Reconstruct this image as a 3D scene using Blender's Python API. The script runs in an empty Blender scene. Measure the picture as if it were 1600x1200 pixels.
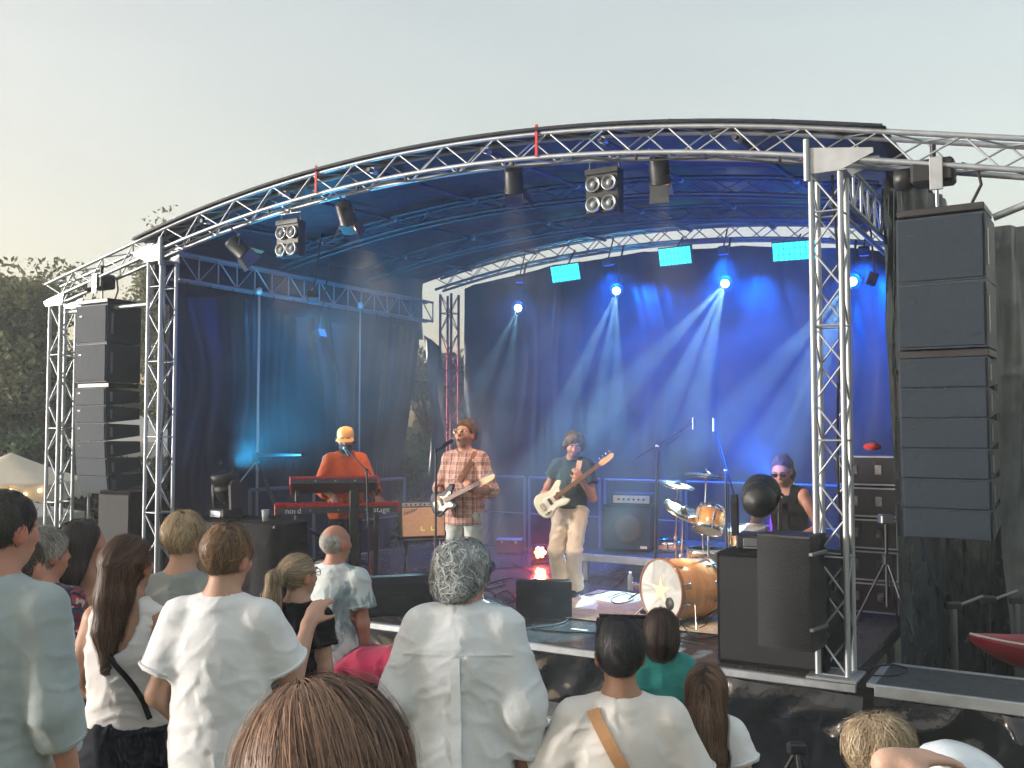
import bpy, math, random
import numpy as np
from mathutils import Matrix, Vector, Euler
random.seed(7); np.random.seed(7)
rng = np.random.default_rng(11)
sc = bpy.context.scene
COL = sc.collection
R = math.radians
# ------------------------------------------------------------------ camera
CAMZ, DECKZ, FPX = 2.78, 1.0, 1500.0
PITCH = math.atan(72.0 / FPX)
cd = bpy.data.cameras.new('camera'); cam = bpy.data.objects.new('camera', cd); COL.objects.link(cam)
cd.sensor_width = 36.0; cd.lens = 36.0 * FPX / 1600.0
cd.clip_start = 0.05; cd.clip_end = 2000
cam.location = (0, 0, CAMZ); cam.rotation_euler = (R(90) + PITCH, 0, 0)
sc.camera = cam
# ------------------------------------------------------------------ sky and sun
SUN_AZ, SUN_EL = R(-93), R(6)          # azimuth measured from +Y, to the left of the view
w = bpy.data.worlds.new('World'); sc.world = w; w.use_nodes = True
nt = w.node_tree; nt.nodes.clear()
wo = nt.nodes.new('ShaderNodeOutputWorld'); bg = nt.nodes.new('ShaderNodeBackground')
sky = nt.nodes.new('ShaderNodeTexSky'); sky.sky_type = 'NISHITA'; sky.sun_disc = False
sky.sun_elevation = SUN_EL; sky.sun_rotation = SUN_AZ
sky.altitude = 100; sky.air_density = 1.0; sky.dust_density = 5.0; sky.ozone_density = 1.6
hs = nt.nodes.new('ShaderNodeHueSaturation'); hs.inputs['Saturation'].default_value = 1.1; hs.inputs['Value'].default_value = 2.08
gm = nt.nodes.new('ShaderNodeGamma'); gm.inputs['Gamma'].default_value = 0.49
nt.links.new(sky.outputs[0], gm.inputs['Color']); nt.links.new(gm.outputs[0], hs.inputs['Color']); tn = nt.nodes.new('ShaderNodeMix'); tn.data_type = 'RGBA'; tn.blend_type = 'MULTIPLY'; tn.inputs[0].default_value = 1.0; tn.inputs[7].default_value = (1.13, 0.985, 0.84, 1)
nt.links.new(hs.outputs[0], tn.inputs[6]); 
cn = nt.nodes.new('ShaderNodeTexNoise'); cn.inputs['Scale'].default_value = 2.2; cn.inputs['Detail'].default_value = 5; cn.inputs['Distortion'].default_value = 0.6
ctc = nt.nodes.new('ShaderNodeTexCoord'); cmp_ = nt.nodes.new('ShaderNodeMapping'); cmp_.inputs['Scale'].default_value = (1, 1, 3.5); nt.links.new(ctc.outputs['Generated'], cmp_.inputs[0]); nt.links.new(cmp_.outputs[0], cn.inputs['Vector'])
crg = nt.nodes.new('ShaderNodeMapRange'); crg.inputs[1].default_value = 0.3; crg.inputs[2].default_value = 0.75; crg.inputs[3].default_value = 0.965; crg.inputs[4].default_value = 1.06; nt.links.new(cn.outputs['Fac'], crg.inputs[0])
cml = nt.nodes.new('ShaderNodeVectorMath'); cml.operation = 'SCALE'; nt.links.new(tn.outputs[2], cml.inputs[0]); nt.links.new(crg.outputs[0], cml.inputs['Scale']); nt.links.new(cml.outputs[0], bg.inputs[0])
bg.inputs[1].default_value = 0.15
nt.links.new(bg.outputs[0], wo.inputs[0])
sd = bpy.data.lights.new('sun', 'SUN'); sun = bpy.data.objects.new('sun', sd); COL.objects.link(sun)
sd.energy = 2.4; sd.angle = R(11); sd.color = (1.0, 0.94, 0.88)
sdir = Vector((math.sin(SUN_AZ) * math.cos(SUN_EL), math.cos(SUN_AZ) * math.cos(SUN_EL), math.sin(SUN_EL)))
sun.rotation_euler = sdir.to_track_quat('Z', 'Y').to_euler()
# ------------------------------------------------------------------ exposure and renderer
vs = sc.view_settings; vs.view_transform = 'Standard'; vs.look = 'None'; vs.exposure = 1.25; vs.gamma = 1.0
vs.use_curve_mapping = False
cy = sc.cycles
cy.use_denoising = True
try: cy.denoiser = 'OPENIMAGEDENOISE'
except Exception: pass
cy.max_bounces = 4; cy.diffuse_bounces = 2; cy.glossy_bounces = 2; cy.transmission_bounces = 4
cy.volume_bounces = 0; cy.transparent_max_bounces = 8
cy.sample_clamp_indirect = 6.0; cy.sample_clamp_direct = 0.0
cy.volume_step_rate = 3.0; cy.volume_max_steps = 48
cy.use_adaptive_sampling = True; cy.adaptive_threshold = 0.035; cy.adaptive_min_samples = 20
cy.use_light_tree = True; cy.caustics_reflective = False; cy.caustics_refractive = False

# ------------------------------------------------------------------ pixel and stage geometry
def ray(px, py):
    v = (600 - py) / FPX; x = (px - 800) / FPX
    c, s = math.cos(PITCH), math.sin(PITCH)
    y = c - v * s
    return x / y, (s + v * c) / y
def at(px, py, y):
    rx, rz = ray(px, py); return Vector((rx * y, y, CAMZ + rz * y))
def on_z(px, py, z):
    rx, rz = ray(px, py); y = (z - CAMZ) / rz; return Vector((rx * y, y, z))
def deck_at(px, py): return on_z(px, py, DECKZ)
TH = R(30.5)
SU = Vector((math.cos(TH), -math.sin(TH), 0)); SV = Vector((math.sin(TH), math.cos(TH), 0))
SO = Vector((-4.04, 10.64, DECKZ))
def S(u, v, z=0.0): return SO + SU * u + SV * v + Vector((0, 0, z))
def uv_of(p):
    d = Vector(p) - SO; return d.dot(SU), d.dot(SV)
SW = 7.4; SD = 5.4
def ground_z(y): return max(0.0, 1.08 - 0.11 * y)

# ------------------------------------------------------------------ object helpers
def tag(o, label=None, cat=None, group=None, kind=None):
    if label: o['label'] = label
    if cat: o['category'] = cat
    if group: o['group'] = group
    if kind: o['kind'] = kind
    return o
def thing(name, label, cat, loc=(0, 0, 0), rotz=0.0, group=None):
    o = bpy.data.objects.new(name, None); COL.objects.link(o)
    o.empty_display_size = 0.1
    o.location = loc; o.rotation_euler = (0, 0, rotz)
    return tag(o, label, cat, group)
def obj(name, me, parent=None, loc=None, rot=None, matrix=None):
    o = bpy.data.objects.new(name, me); COL.objects.link(o)
    if parent is not None: o.parent = parent
    if matrix is not None: o.matrix_basis = matrix
    if loc is not None: o.location = loc
    if rot is not None: o.rotation_euler = rot
    return o
def mesh_np(name, V, Fq, mat, smooth=True, col=None):
    """mesh from numpy verts and a quad (n,4) or tri (n,3) array"""
    V = np.asarray(V, dtype=np.float32); Fq = np.asarray(Fq, dtype=np.int32)
    me = bpy.data.meshes.new(name); k = Fq.shape[1]
    me.vertices.add(len(V)); me.vertices.foreach_set('co', V.ravel())
    me.loops.add(Fq.size); me.loops.foreach_set('vertex_index', Fq.ravel())
    me.polygons.add(len(Fq)); me.polygons.foreach_set('loop_start', np.arange(0, Fq.size, k, dtype=np.int32))
    if col is not None:
        a = me.color_attributes.new('Col', 'FLOAT_COLOR', 'POINT')
        c4 = np.ones((len(V), 4), dtype=np.float32); c4[:, :3] = col
        a.data.foreach_set('color', c4.ravel())
    me.update(calc_edges=True)
    if smooth: me.polygons.foreach_set('use_smooth', np.ones(len(Fq), dtype=bool))
    me.materials.append(mat)
    return me
def basis(d):
    d = Vector(d).normalized()
    a = Vector((0, 0, 1)) if abs(d.z) < 0.95 else Vector((1, 0, 0))
    x = a.cross(d).normalized(); return x, d.cross(x).normalized(), d
class MB:
    """collects shapes into one mesh"""
    def __init__(s): s.v = []; s.f = []; s.sm = []
    def add(s, vs, fs, smooth=False):
        n = len(s.v); s.v += [tuple(p) for p in vs]; s.f += [tuple(i + n for i in f) for f in fs]; s.sm += [smooth] * len(fs); return s
    def box(s, c, d, b=0.0, M=None):
        cx, cy_, cz = c; hx, hy, hz = d[0] / 2, d[1] / 2, d[2] / 2
        if b <= 0:
            vs = [(cx + i * hx, cy_ + j * hy, cz + k * hz) for k in (-1, 1) for j in (-1, 1) for i in (-1, 1)]
            fs = [(0, 2, 3, 1), (4, 5, 7, 6), (0, 1, 5, 4), (2, 6, 7, 3), (0, 4, 6, 2), (1, 3, 7, 5)]
        else:
            b = min(b, hx * .9, hy * .9, hz * .9); vs = []; ix = {}
            for i in (-1, 1):
                for j in (-1, 1):
                    for k in (-1, 1):
                        for a in range(3):
                            h = [hx - b, hy - b, hz - b]; h[a] += b
                            ix[(i, j, k, a)] = len(vs); vs.append((cx + i * h[0], cy_ + j * h[1], cz + k * h[2]))
            fs = []
            for a in range(3):
                for sg in (-1, 1):
                    q = []
                    for (m, n) in ((-1, -1), (1, -1), (1, 1), (-1, 1)):
                        t = [0, 0, 0]; t[a] = sg; t[(a + 1) % 3] = m; t[(a + 2) % 3] = n; q.append(ix[(*t, a)])
                    fs.append(tuple(q) if sg > 0 else tuple(q[::-1]))
            for a in range(3):
                b1, c1 = (a + 1) % 3, (a + 2) % 3
                for m in (-1, 1):
                    for n in (-1, 1):
                        t0 = [0] * 3; t0[a] = -1; t0[b1] = m; t0[c1] = n; t1 = list(t0); t1[a] = 1
                        q = (ix[(*t0, b1)], ix[(*t1, b1)], ix[(*t1, c1)], ix[(*t0, c1)])
                        fs.append(q if m * n > 0 else q[::-1])
            for i in (-1, 1):
                for j in (-1, 1):
                    for k in (-1, 1):
                        q = tuple(ix[(i, j, k, a)] for a in range(3)); fs.append(q if i * j * k > 0 else q[::-1])
        if M is not None: vs = [tuple(M @ Vector(p)) for p in vs]
        return s.add(vs, fs)
    def tube(s, p, q, r, r2=None, n=8, caps=True):
        r2 = r if r2 is None else r2; p, q = Vector(p), Vector(q); x, y, z = basis(q - p); vs = []
        for c, rr in ((p, r), (q, r2)):
            for i in range(n):
                a = 2 * math.pi * i / n; vs.append(c + x * (rr * math.cos(a)) + y * (rr * math.sin(a)))
        fs = [(i, (i + 1) % n, n + (i + 1) % n, n + i) for i in range(n)]
        s.add(vs, fs, True)
        if caps: s.add(vs, [tuple(range(n))[::-1], tuple(range(n, 2 * n))])
        return s
    def path(s, pts, r, n=6, closed=False):
        pts = [Vector(p) for p in pts]; m = len(pts); vs = []; rr = r if hasattr(r, '__len__') else [r] * m
        px = None
        for i, p in enumerate(pts):
            a = pts[(i - 1) % m] if (closed or i > 0) else p; b = pts[(i + 1) % m] if (closed or i < m - 1) else p
            d = (b - a).normalized() if (b - a).length > 1e-9 else Vector((0, 0, 1))
            if px is None: x, y, _ = basis(d)
            else:
                x = (px - d * px.dot(d)).normalized(); y = d.cross(x)
            px = x
            for k in range(n):
                t = 2 * math.pi * k / n; vs.append(p + x * (rr[i] * math.cos(t)) + y * (rr[i] * math.sin(t)))
        fs = []
        for i in range(m if closed else m - 1):
            a0, b0 = i * n, ((i + 1) % m) * n
            for k in range(n): fs.append((a0 + k, a0 + (k + 1) % n, b0 + (k + 1) % n, b0 + k))
        s.add(vs, fs, True)
        if not closed: s.add(vs, [tuple(range(n))[::-1], tuple(range((m - 1) * n, m * n))])
        return s
    def lathe(s, prof, c=(0, 0, 0), n=24, M=None, smooth=True):
        vs = []; m = len(prof)
        for r, z in prof:
            for i in range(n):
                a = 2 * math.pi * i / n; vs.append(Vector((c[0] + r * math.cos(a), c[1] + r * math.sin(a), c[2] + z)))
        if M is not None: vs = [M @ p for p in vs]
        fs = [(j * n + i, j * n + (i + 1) % n, (j + 1) * n + (i + 1) % n, (j + 1) * n + i) for j in range(m - 1) for i in range(n)]
        s.add(vs, fs, smooth)
        ends = []
        if prof[0][0] > 1e-5: ends.append(tuple(range(n))[::-1])
        if prof[-1][0] > 1e-5: ends.append(tuple(range((m - 1) * n, m * n)))
        if ends: s.add(vs, ends)
        return s
    def prism(s, poly, y0, y1, axis='y', M=None):
        """2D polygon (a,b) extruded; axis 'y': (x,z) polygon, 'x': (y,z), 'z': (x,y)"""
        def P(a, b, t): return {'y': (a, t, b), 'x': (t, a, b), 'z': (a, b, t)}[axis]
        n = len(poly); vs = [P(a, b, y0) for a, b in poly] + [P(a, b, y1) for a, b in poly]
        if M is not None: vs = [tuple(M @ Vector(p)) for p in vs]
        fs = [tuple(range(n)), tuple(range(n, 2 * n))[::-1]] + [(i, n + i, n + (i + 1) % n, (i + 1) % n) for i in range(n)]
        return s.add(vs, fs)
    def grid(s, fn, nu, nv, smooth=True):
        vs = [fn(i / nu, j / nv) for j in range(nv + 1) for i in range(nu + 1)]
        fs = [(j * (nu + 1) + i, j * (nu + 1) + i + 1, (j + 1) * (nu + 1) + i + 1, (j + 1) * (nu + 1) + i) for j in range(nv) for i in range(nu)]
        return s.add(vs, fs, smooth)
    def ball(s, c, r, n=12, m=8, M=None):
        rx, ry, rz = r if hasattr(r, '__len__') else (r, r, r)
        vs = []
        for j in range(m + 1):
            t = math.pi * j / m
            for i in range(n):
                a = 2 * math.pi * i / n
                vs.append(Vector((rx * math.sin(t) * math.cos(a), ry * math.sin(t) * math.sin(a), -rz * math.cos(t))))
        if M is not None: vs = [M @ p for p in vs]
        vs = [p + Vector(c) for p in vs]
        return s.add(vs, [(j * n + i, j * n + (i + 1) % n, (j + 1) * n + (i + 1) % n, (j + 1) * n + i) for j in range(m) for i in range(n)], True)
    def mesh(s, name, mat):
        me = bpy.data.meshes.new(name); me.from_pydata(s.v, [], s.f); me.polygons.foreach_set('use_smooth', s.sm)
        me.materials.append(mat); me.update(); return me
    def build(s, name, mat, parent=None, loc=None, rot=None, matrix=None):
        return obj(name, s.mesh(name, mat), parent, loc, rot, matrix)
_rods = {}
def rod(parent, name, p, q, r, mat, n=8):
    """a bar between two points: one object, sharing one unit mesh per material"""
    key = (mat.name, n)
    if key not in _rods: _rods[key] = MB().tube((0, 0, 0), (0, 0, 1), 1, n=n).mesh('rod', mat)
    p, q = Vector(p), Vector(q); x, y, z = basis(q - p); L = (q - p).length
    M = Matrix(((x.x * r, y.x * r, z.x * L, p.x), (x.y * r, y.y * r, z.y * L, p.y), (x.z * r, y.z * r, z.z * L, p.z), (0, 0, 0, 1)))
    return obj(name, _rods[key], parent, matrix=M)
def text_mesh(body, size, mat, ext=0.001, font_shear=0.0):
    cu = bpy.data.curves.new('lettering', 'FONT'); cu.body = body; cu.size = size; cu.extrude = ext
    cu.align_x = 'CENTER'; cu.align_y = 'CENTER'; cu.shear = font_shear; cu.resolution_u = 3
    o = bpy.data.objects.new('lettering', cu); COL.objects.link(o)
    dg = bpy.context.evaluated_depsgraph_get(); me = bpy.data.meshes.new_from_object(o.evaluated_get(dg))
    bpy.data.objects.remove(o); me.materials.clear(); me.materials.append(mat); return me

# ------------------------------------------------------------------ materials
MATS = {}
def pm(name, col, rough=0.5, metal=0.0, var=0.18, scale=6.0, bump=0.0, bscale=60.0, spec=0.5, aniso=(1, 1, 1), coat=0.0,
       emit=None, estr=0.0, trans=0.0, col2=None, sheen=0.0, rvar=0.12, distort=0.0, subs=0.0, crease=0.0, cscale=6.0):
    """procedural material: two noise layers vary the colour and roughness, a third gives relief"""
    m = bpy.data.materials.new(name); m.use_nodes = True; t = m.node_tree; N = t.nodes; L = t.links
    b = N['Principled BSDF']; b.inputs['Metallic'].default_value = metal
    b.inputs['Specular IOR Level'].default_value = spec
    if coat: b.inputs['Coat Weight'].default_value = coat; b.inputs['Coat Roughness'].default_value = 0.15
    if sheen: b.inputs['Sheen Weight'].default_value = sheen
    if trans: b.inputs['Transmission Weight'].default_value = trans
    if subs:
        b.inputs['Subsurface Weight'].default_value = subs; b.inputs['Subsurface Radius'].default_value = (0.02, 0.008, 0.004); b.inputs['Subsurface Scale'].default_value = 0.5
    tc = N.new('ShaderNodeTexCoord'); mp = N.new('ShaderNodeMapping'); mp.inputs['Scale'].default_value = aniso
    L.new(tc.outputs['Object'], mp.inputs[0])
    n1 = N.new('ShaderNodeTexNoise'); n1.inputs['Scale'].default_value = scale; n1.inputs['Detail'].default_value = 3; n1.inputs['Distortion'].default_value = distort
    L.new(mp.outputs[0], n1.inputs['Vector'])
    rp = N.new('ShaderNodeMapRange'); rp.inputs[1].default_value = 0.3; rp.inputs[2].default_value = 0.7
    L.new(n1.outputs['Fac'], rp.inputs[0])
    mx = N.new('ShaderNodeMix'); mx.data_type = 'RGBA'
    c = Vector(col); c2 = Vector(col2) if col2 else c * (1 + var)
    c1 = c if col2 else c * (1 - var)
    mx.inputs[6].default_value = (*c1, 1); mx.inputs[7].default_value = (min(c2[0], 1), min(c2[1], 1), min(c2[2], 1), 1)
    L.new(rp.outputs[0], mx.inputs[0]); L.new(mx.outputs[2], b.inputs['Base Color'])
    rr = N.new('ShaderNodeMapRange'); rr.inputs[3].default_value = max(0.02, rough - rvar); rr.inputs[4].default_value = min(1, rough + rvar)
    n2 = N.new('ShaderNodeTexNoise'); n2.inputs['Scale'].default_value = scale * 2.7; n2.inputs['Detail'].default_value = 1
    L.new(mp.outputs[0], n2.inputs['Vector']); L.new(n2.outputs['Fac'], rr.inputs[0]); L.new(rr.outputs[0], b.inputs['Roughness'])
    if bump:
        n3 = N.new('ShaderNodeTexNoise'); n3.inputs['Scale'].default_value = bscale; n3.inputs['Detail'].default_value = 2
        bp = N.new('ShaderNodeBump'); bp.inputs['Strength'].default_value = bump; bp.inputs['Distance'].default_value = 0.01
        L.new(mp.outputs[0], n3.inputs['Vector']); L.new(n3.outputs['Fac'], bp.inputs['Height']); L.new(bp.outputs[0], b.inputs['Normal'])
    if crease:
        n4 = N.new('ShaderNodeTexNoise'); n4.noise_type = 'RIDGED_MULTIFRACTAL'; n4.inputs['Scale'].default_value = cscale; n4.inputs['Detail'].default_value = 2.5; n4.inputs['Distortion'].default_value = 0.7
        m4 = N.new('ShaderNodeMapping'); m4.inputs['Scale'].default_value = (1, 1, 1.7); m4.inputs['Rotation'].default_value = (0.3, 0.6, 0.2); L.new(tc.outputs['Object'], m4.inputs[0]); L.new(m4.outputs[0], n4.inputs['Vector'])
        b4 = N.new('ShaderNodeBump'); b4.inputs['Strength'].default_value = crease; b4.inputs['Distance'].default_value = 0.02
        L.new(n4.outputs['Fac'], b4.inputs['Height']); L.new(b4.outputs[0], b.inputs['Normal'])
        if bump: L.new(bp.outputs[0], b4.inputs['Normal'])
    if emit is not None:
        b.inputs['Emission Color'].default_value = (*emit, 1); b.inputs['Emission Strength'].default_value = estr
    MATS[name] = m; return m
def pm_col(name, rough=0.5, spec=0.4, subs=0.0, var=0.12, scale=20, bump=0.0, bscale=80, sheen=0.0, aniso_hair=False):
    """procedural material whose base colour is the mesh's own colour attribute (skin, hair, leaves) broken up by noise"""
    m = bpy.data.materials.new(name); m.use_nodes = True; t = m.node_tree; N = t.nodes; L = t.links
    b = N['Principled BSDF']; b.inputs['Roughness'].default_value = rough; b.inputs['Specular IOR Level'].default_value = spec
    if subs:
        b.inputs['Subsurface Weight'].default_value = subs; b.inputs['Subsurface Radius'].default_value = (0.02, 0.008, 0.004); b.inputs['Subsurface Scale'].default_value = 0.4
    if sheen: b.inputs['Sheen Weight'].default_value = sheen
    at_ = N.new('ShaderNodeAttribute'); at_.attribute_name = 'Col'
    tc = N.new('ShaderNodeTexCoord'); n1 = N.new('ShaderNodeTexNoise'); n1.inputs['Scale'].default_value = scale; n1.inputs['Detail'].default_value = 2
    L.new(tc.outputs['Object'], n1.inputs['Vector'])
    rp = N.new('ShaderNodeMapRange'); rp.inputs[3].default_value = 1 - var; rp.inputs[4].default_value = 1 + var
    L.new(n1.outputs['Fac'], rp.inputs[0])
    mu = N.new('ShaderNodeVectorMath'); mu.operation = 'SCALE'
    L.new(at_.outputs['Color'], mu.inputs[0]); L.new(rp.outputs[0], mu.inputs['Scale']); L.new(mu.outputs[0], b.inputs['Base Color'])
    if bump:
        n3 = N.new('ShaderNodeTexNoise'); n3.inputs['Scale'].default_value = bscale
        bp = N.new('ShaderNodeBump'); bp.inputs['Strength'].default_value = bump; bp.inputs['Distance'].default_value = 0.006
        L.new(tc.outputs['Object'], n3.inputs['Vector']); L.new(n3.outputs['Fac'], bp.inputs['Height']); L.new(bp.outputs[0], b.inputs['Normal'])
    MATS[name] = m; return m
alu = pm('aluminium', (0.44, 0.47, 0.50), 0.46, 0.7, var=0.12, scale=9, bump=0.05, bscale=40)
alu_red = pm('red_lit_tint_tube', (0.34, 0.03, 0.04), 0.4, 0.2, var=0.2)  # aluminium with red lamp light put into its colour
steel_d = pm('dark_painted_steel', (0.05, 0.06, 0.075), 0.5, 0.3, var=0.2)
steel = pm('steel', (0.35, 0.37, 0.40), 0.32, 0.9, var=0.15)
chrome = pm('chrome', (0.75, 0.76, 0.78), 0.14, 1.0, var=0.06)
blackm = pm('black_metal', (0.018, 0.019, 0.022), 0.42, 0.0, var=0.3, scale=14)
blackp = pm('black_plastic', (0.014, 0.015, 0.018), 0.5, 0.0, var=0.3, scale=20, bump=0.15, bscale=160)
cab_b = pm('monitor_paint', (0.006, 0.007, 0.010), 0.55, 0.0, var=0.25, scale=5, bump=0.35, bscale=220)
grille_b = pm('monitor_grille', (0.005, 0.006, 0.009), 0.6, 0.2, var=0.2, scale=30, bump=0.5, bscale=320)
cab = pm('speaker_sky_tint', (0.007, 0.020, 0.036), 0.48, 0.0, var=0.25, scale=5, bump=0.35, bscale=220)  # blue of the reflected sky put into the cabinet colour
grille = pm('speaker_grille', (0.005, 0.017, 0.032), 0.5, 0.3, var=0.2, scale=30, bump=0.5, bscale=320)  # same sky reflection put into the grille as a blue tint
carpetb = pm('black_carpet', (0.004, 0.005, 0.007), 0.92, 0.0, var=0.3, scale=40, bump=0.5, bscale=260, spec=0.2)
rubber = pm('cable_rubber', (0.012, 0.012, 0.013), 0.55, var=0.25)
cablew = pm('white_cable', (0.62, 0.60, 0.56), 0.5, var=0.1)
white_pl = pm('white_plastic', (0.78, 0.79, 0.80), 0.35, var=0.05)
# ------------------------------------------------------------------ implicit surfaces (bodies, clothes, hair)
def smin(a, b, k):
    if k <= 0: return np.minimum(a, b)
    h = np.maximum(k - np.abs(a - b), 0) / k
    return np.minimum(a, b) - h * h * k * 0.25
class Sdf:
    def __init__(s): s.p = []
    def cone(s, a, b, ra, rb, k=0.02, op='u'):
        s.p.append(('cone', np.array(a, float), np.array(b, float), ra, rb, k, op)); return s
    def ccone(s, a, b, ra, rb, k=0.02, op='u'):
        s.p.append(('ccone', np.array(a, float), np.array(b, float), ra, rb, k, op)); return s
    def chain(s, pts, rs, k=0.02):
        for i in range(len(pts) - 1): s.cone(pts[i], pts[i + 1], rs[i], rs[i + 1], k)
        return s
    def ell(s, c, r, M=None, k=0.02, op='u'):
        s.p.append(('ell', np.array(c, float), np.array(r, float), None if M is None else np.array(M, float), 0, k, op)); return s
    def col(s, O, M, ts, rx, ry, cy, k=0.02, op='u'):
        s.p.append(('col', np.array(O, float), np.array(M, float), (np.array(ts), np.array(rx), np.array(ry), np.array(cy)), 0, k, op)); return s
    def cut(s, p0, n):
        n = np.array(n, float); n /= np.linalg.norm(n); s.p.append(('cut', np.array(p0, float), n, 0, 0, 0, 'c')); return s
    @staticmethod
    def dist(q, P):
        if q[0] == 'cone':
            a, b = q[1], q[2]; ba = b - a; pa = P - a
            t = np.clip((pa @ ba) / max(ba @ ba, 1e-12), 0, 1)
            return np.linalg.norm(pa - t[..., None] * ba, axis=-1) - (q[3] + (q[4] - q[3]) * t)
        if q[0] == 'ccone':
            a, b = q[1], q[2]; ba = b - a; l2 = ba @ ba; pa = P - a
            t = np.clip((pa @ ba) / l2, 0, 1.6)
            return np.maximum(np.linalg.norm(pa - t[..., None] * ba, axis=-1) - (q[3] + (q[4] - q[3]) * t), ((P - b) @ ba) / math.sqrt(l2))
        if q[0] == 'ell':
            L = P - q[1]
            if q[3] is not None: L = L @ q[3]
            k0 = np.linalg.norm(L / q[2], axis=-1); k1 = np.linalg.norm(L / (q[2] ** 2), axis=-1) + 1e-9
            return k0 * (k0 - 1) / k1
        if q[0] == 'col':
            L = (P - q[1]) @ q[2]; ts, rx, ry, cy_ = q[3]; z = L[..., 2]
            ax = np.interp(z, ts, rx); ay = np.interp(z, ts, ry); y = L[..., 1] - np.interp(z, ts, cy_)
            x = L[..., 0]
            k0 = np.sqrt((x / ax) ** 2 + (y / ay) ** 2); k1 = np.sqrt((x / ax ** 2) ** 2 + (y / ay ** 2) ** 2) + 1e-9
            return np.maximum(k0 * (k0 - 1) / k1, np.maximum(z - ts[-1], ts[0] - z))
        if q[0] == 'cut': return (P - q[1]) @ q[2]
    def bbox(s, q):
        if q[0] in ('cone', 'ccone'):
            r = max(q[3], q[4]); return np.minimum(q[1], q[2]) - r, np.maximum(q[1], q[2]) + r
        if q[0] == 'ell':
            r = q[2] if q[3] is None else np.abs(q[3]) @ q[2]
            return q[1] - r, q[1] + r
        ts, rx, ry, cy_ = q[3]; m = max(rx.max(), ry.max() + np.abs(cy_).max())
        c0 = q[1] + q[2] @ np.array([0, 0, ts[0]]); c1 = q[1] + q[2] @ np.array([0, 0, ts[-1]])
        e = np.abs(q[2]) @ np.array([rx.max(), ry.max() + np.abs(cy_).max(), 0.0])
        return np.minimum(c0, c1) - e, np.maximum(c0, c1) + e
    def at(s, P):
        f = np.full(P.shape[:-1], 1.0)
        for q in s.p:
            d = s.dist(q, P)
            f = smin(f, d, q[5]) if q[6] == 'u' else np.maximum(f, d if q[6] == 'c' else -d)
        return f
    def grad(s, P, e=0.004):
        g = np.stack([s.at(P + np.eye(3)[i] * e) - s.at(P - np.eye(3)[i] * e) for i in range(3)], -1)
        return g / (np.linalg.norm(g, axis=-1, keepdims=True) + 1e-9)
    def mesh(s, h, smooth=2):
        us = [s.bbox(q) for q in s.p if q[6] == 'u']
        lo = np.min([b[0] for b in us], 0) - 3 * h; hi = np.max([b[1] for b in us], 0) + 3 * h
        n = np.ceil((hi - lo) / h).astype(int) + 1
        f = np.full(n, 0.5, dtype=np.float32)
        ax = [lo[i] + h * np.arange(n[i]) for i in range(3)]
        for q in s.p:
            if q[6] == 'c': a, b = np.zeros(3, int), n
            else:
                bl, bh = s.bbox(q); m = q[5] + 2.5 * h
                a = np.clip(np.floor((bl - m - lo) / h).astype(int), 0, n); b = np.clip(np.ceil((bh + m - lo) / h).astype(int) + 1, 0, n)
            if np.any(b <= a): continue
            G = np.stack(np.meshgrid(ax[0][a[0]:b[0]], ax[1][a[1]:b[1]], ax[2][a[2]:b[2]], indexing='ij'), -1)
            d = s.dist(q, G); sl = (slice(a[0], b[0]), slice(a[1], b[1]), slice(a[2], b[2]))
            f[sl] = smin(f[sl], d, q[5]) if q[6] == 'u' else np.maximum(f[sl], d if q[6] == 'c' else -d)
        return nets(f, lo, h, smooth)
def nets(f, lo, h, smooth=2):
    s = f < 0; n = np.array(f.shape)
    cnt = np.zeros(n - 1, dtype=np.int8); corners = [(i, j, k) for i in (0, 1) for j in (0, 1) for k in (0, 1)]
    for (i, j, k) in corners: cnt += s[i:n[0] - 1 + i, j:n[1] - 1 + j, k:n[2] - 1 + k]
    idx = np.argwhere((cnt > 0) & (cnt < 8))
    vid = np.full(n - 1, -1, dtype=np.int64); vid[idx[:, 0], idx[:, 1], idx[:, 2]] = np.arange(len(idx))
    acc = np.zeros((len(idx), 3)); num = np.zeros(len(idx))
    vals = {c: f[idx[:, 0] + c[0], idx[:, 1] + c[1], idx[:, 2] + c[2]] for c in corners}
    for a in corners:
        for axi in range(3):
            if a[axi] == 0:
                b = list(a); b[axi] = 1; fa, fb = vals[a], vals[tuple(b)]
                m = (fa < 0) != (fb < 0); t = np.where(m, fa / np.where(m, fa - fb, 1), 0)
                p = np.tile(np.array(a, float), (len(idx), 1)); p[:, axi] = t
                acc[m] += p[m]; num[m] += 1
    V = lo + h * (idx + acc / num[:, None])
    quads = []
    for axi in range(3):
        e = np.zeros(3, int); e[axi] = 1; b_, c_ = (axi + 1) % 3, (axi + 2) % 3
        A = s[tuple(slice(0, n[i] - e[i]) for i in range(3))]; B = s[tuple(slice(e[i], n[i]) for i in range(3))]
        p = np.argwhere(A != B)
        ok = (p[:, b_] > 0) & (p[:, c_] > 0) & (p[:, b_] < n[b_] - 1) & (p[:, c_] < n[c_] - 1); p = p[ok]
        if not len(p): continue
        eb = np.zeros(3, int); eb[b_] = 1; ec = np.zeros(3, int); ec[c_] = 1
        g = lambda q: vid[q[:, 0], q[:, 1], q[:, 2]]
        Q = np.stack([g(p), g(p - eb), g(p - eb - ec), g(p - ec)], 1)
        flip = ~A[p[:, 0], p[:, 1], p[:, 2]]
        Q[flip] = Q[flip][:, ::-1]; quads.append(Q)
    Q = np.concatenate(quads); Q = Q[(Q >= 0).all(1)]
    for _ in range(smooth): V = relax(V, Q, 0.5)
    return V, Q
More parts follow.
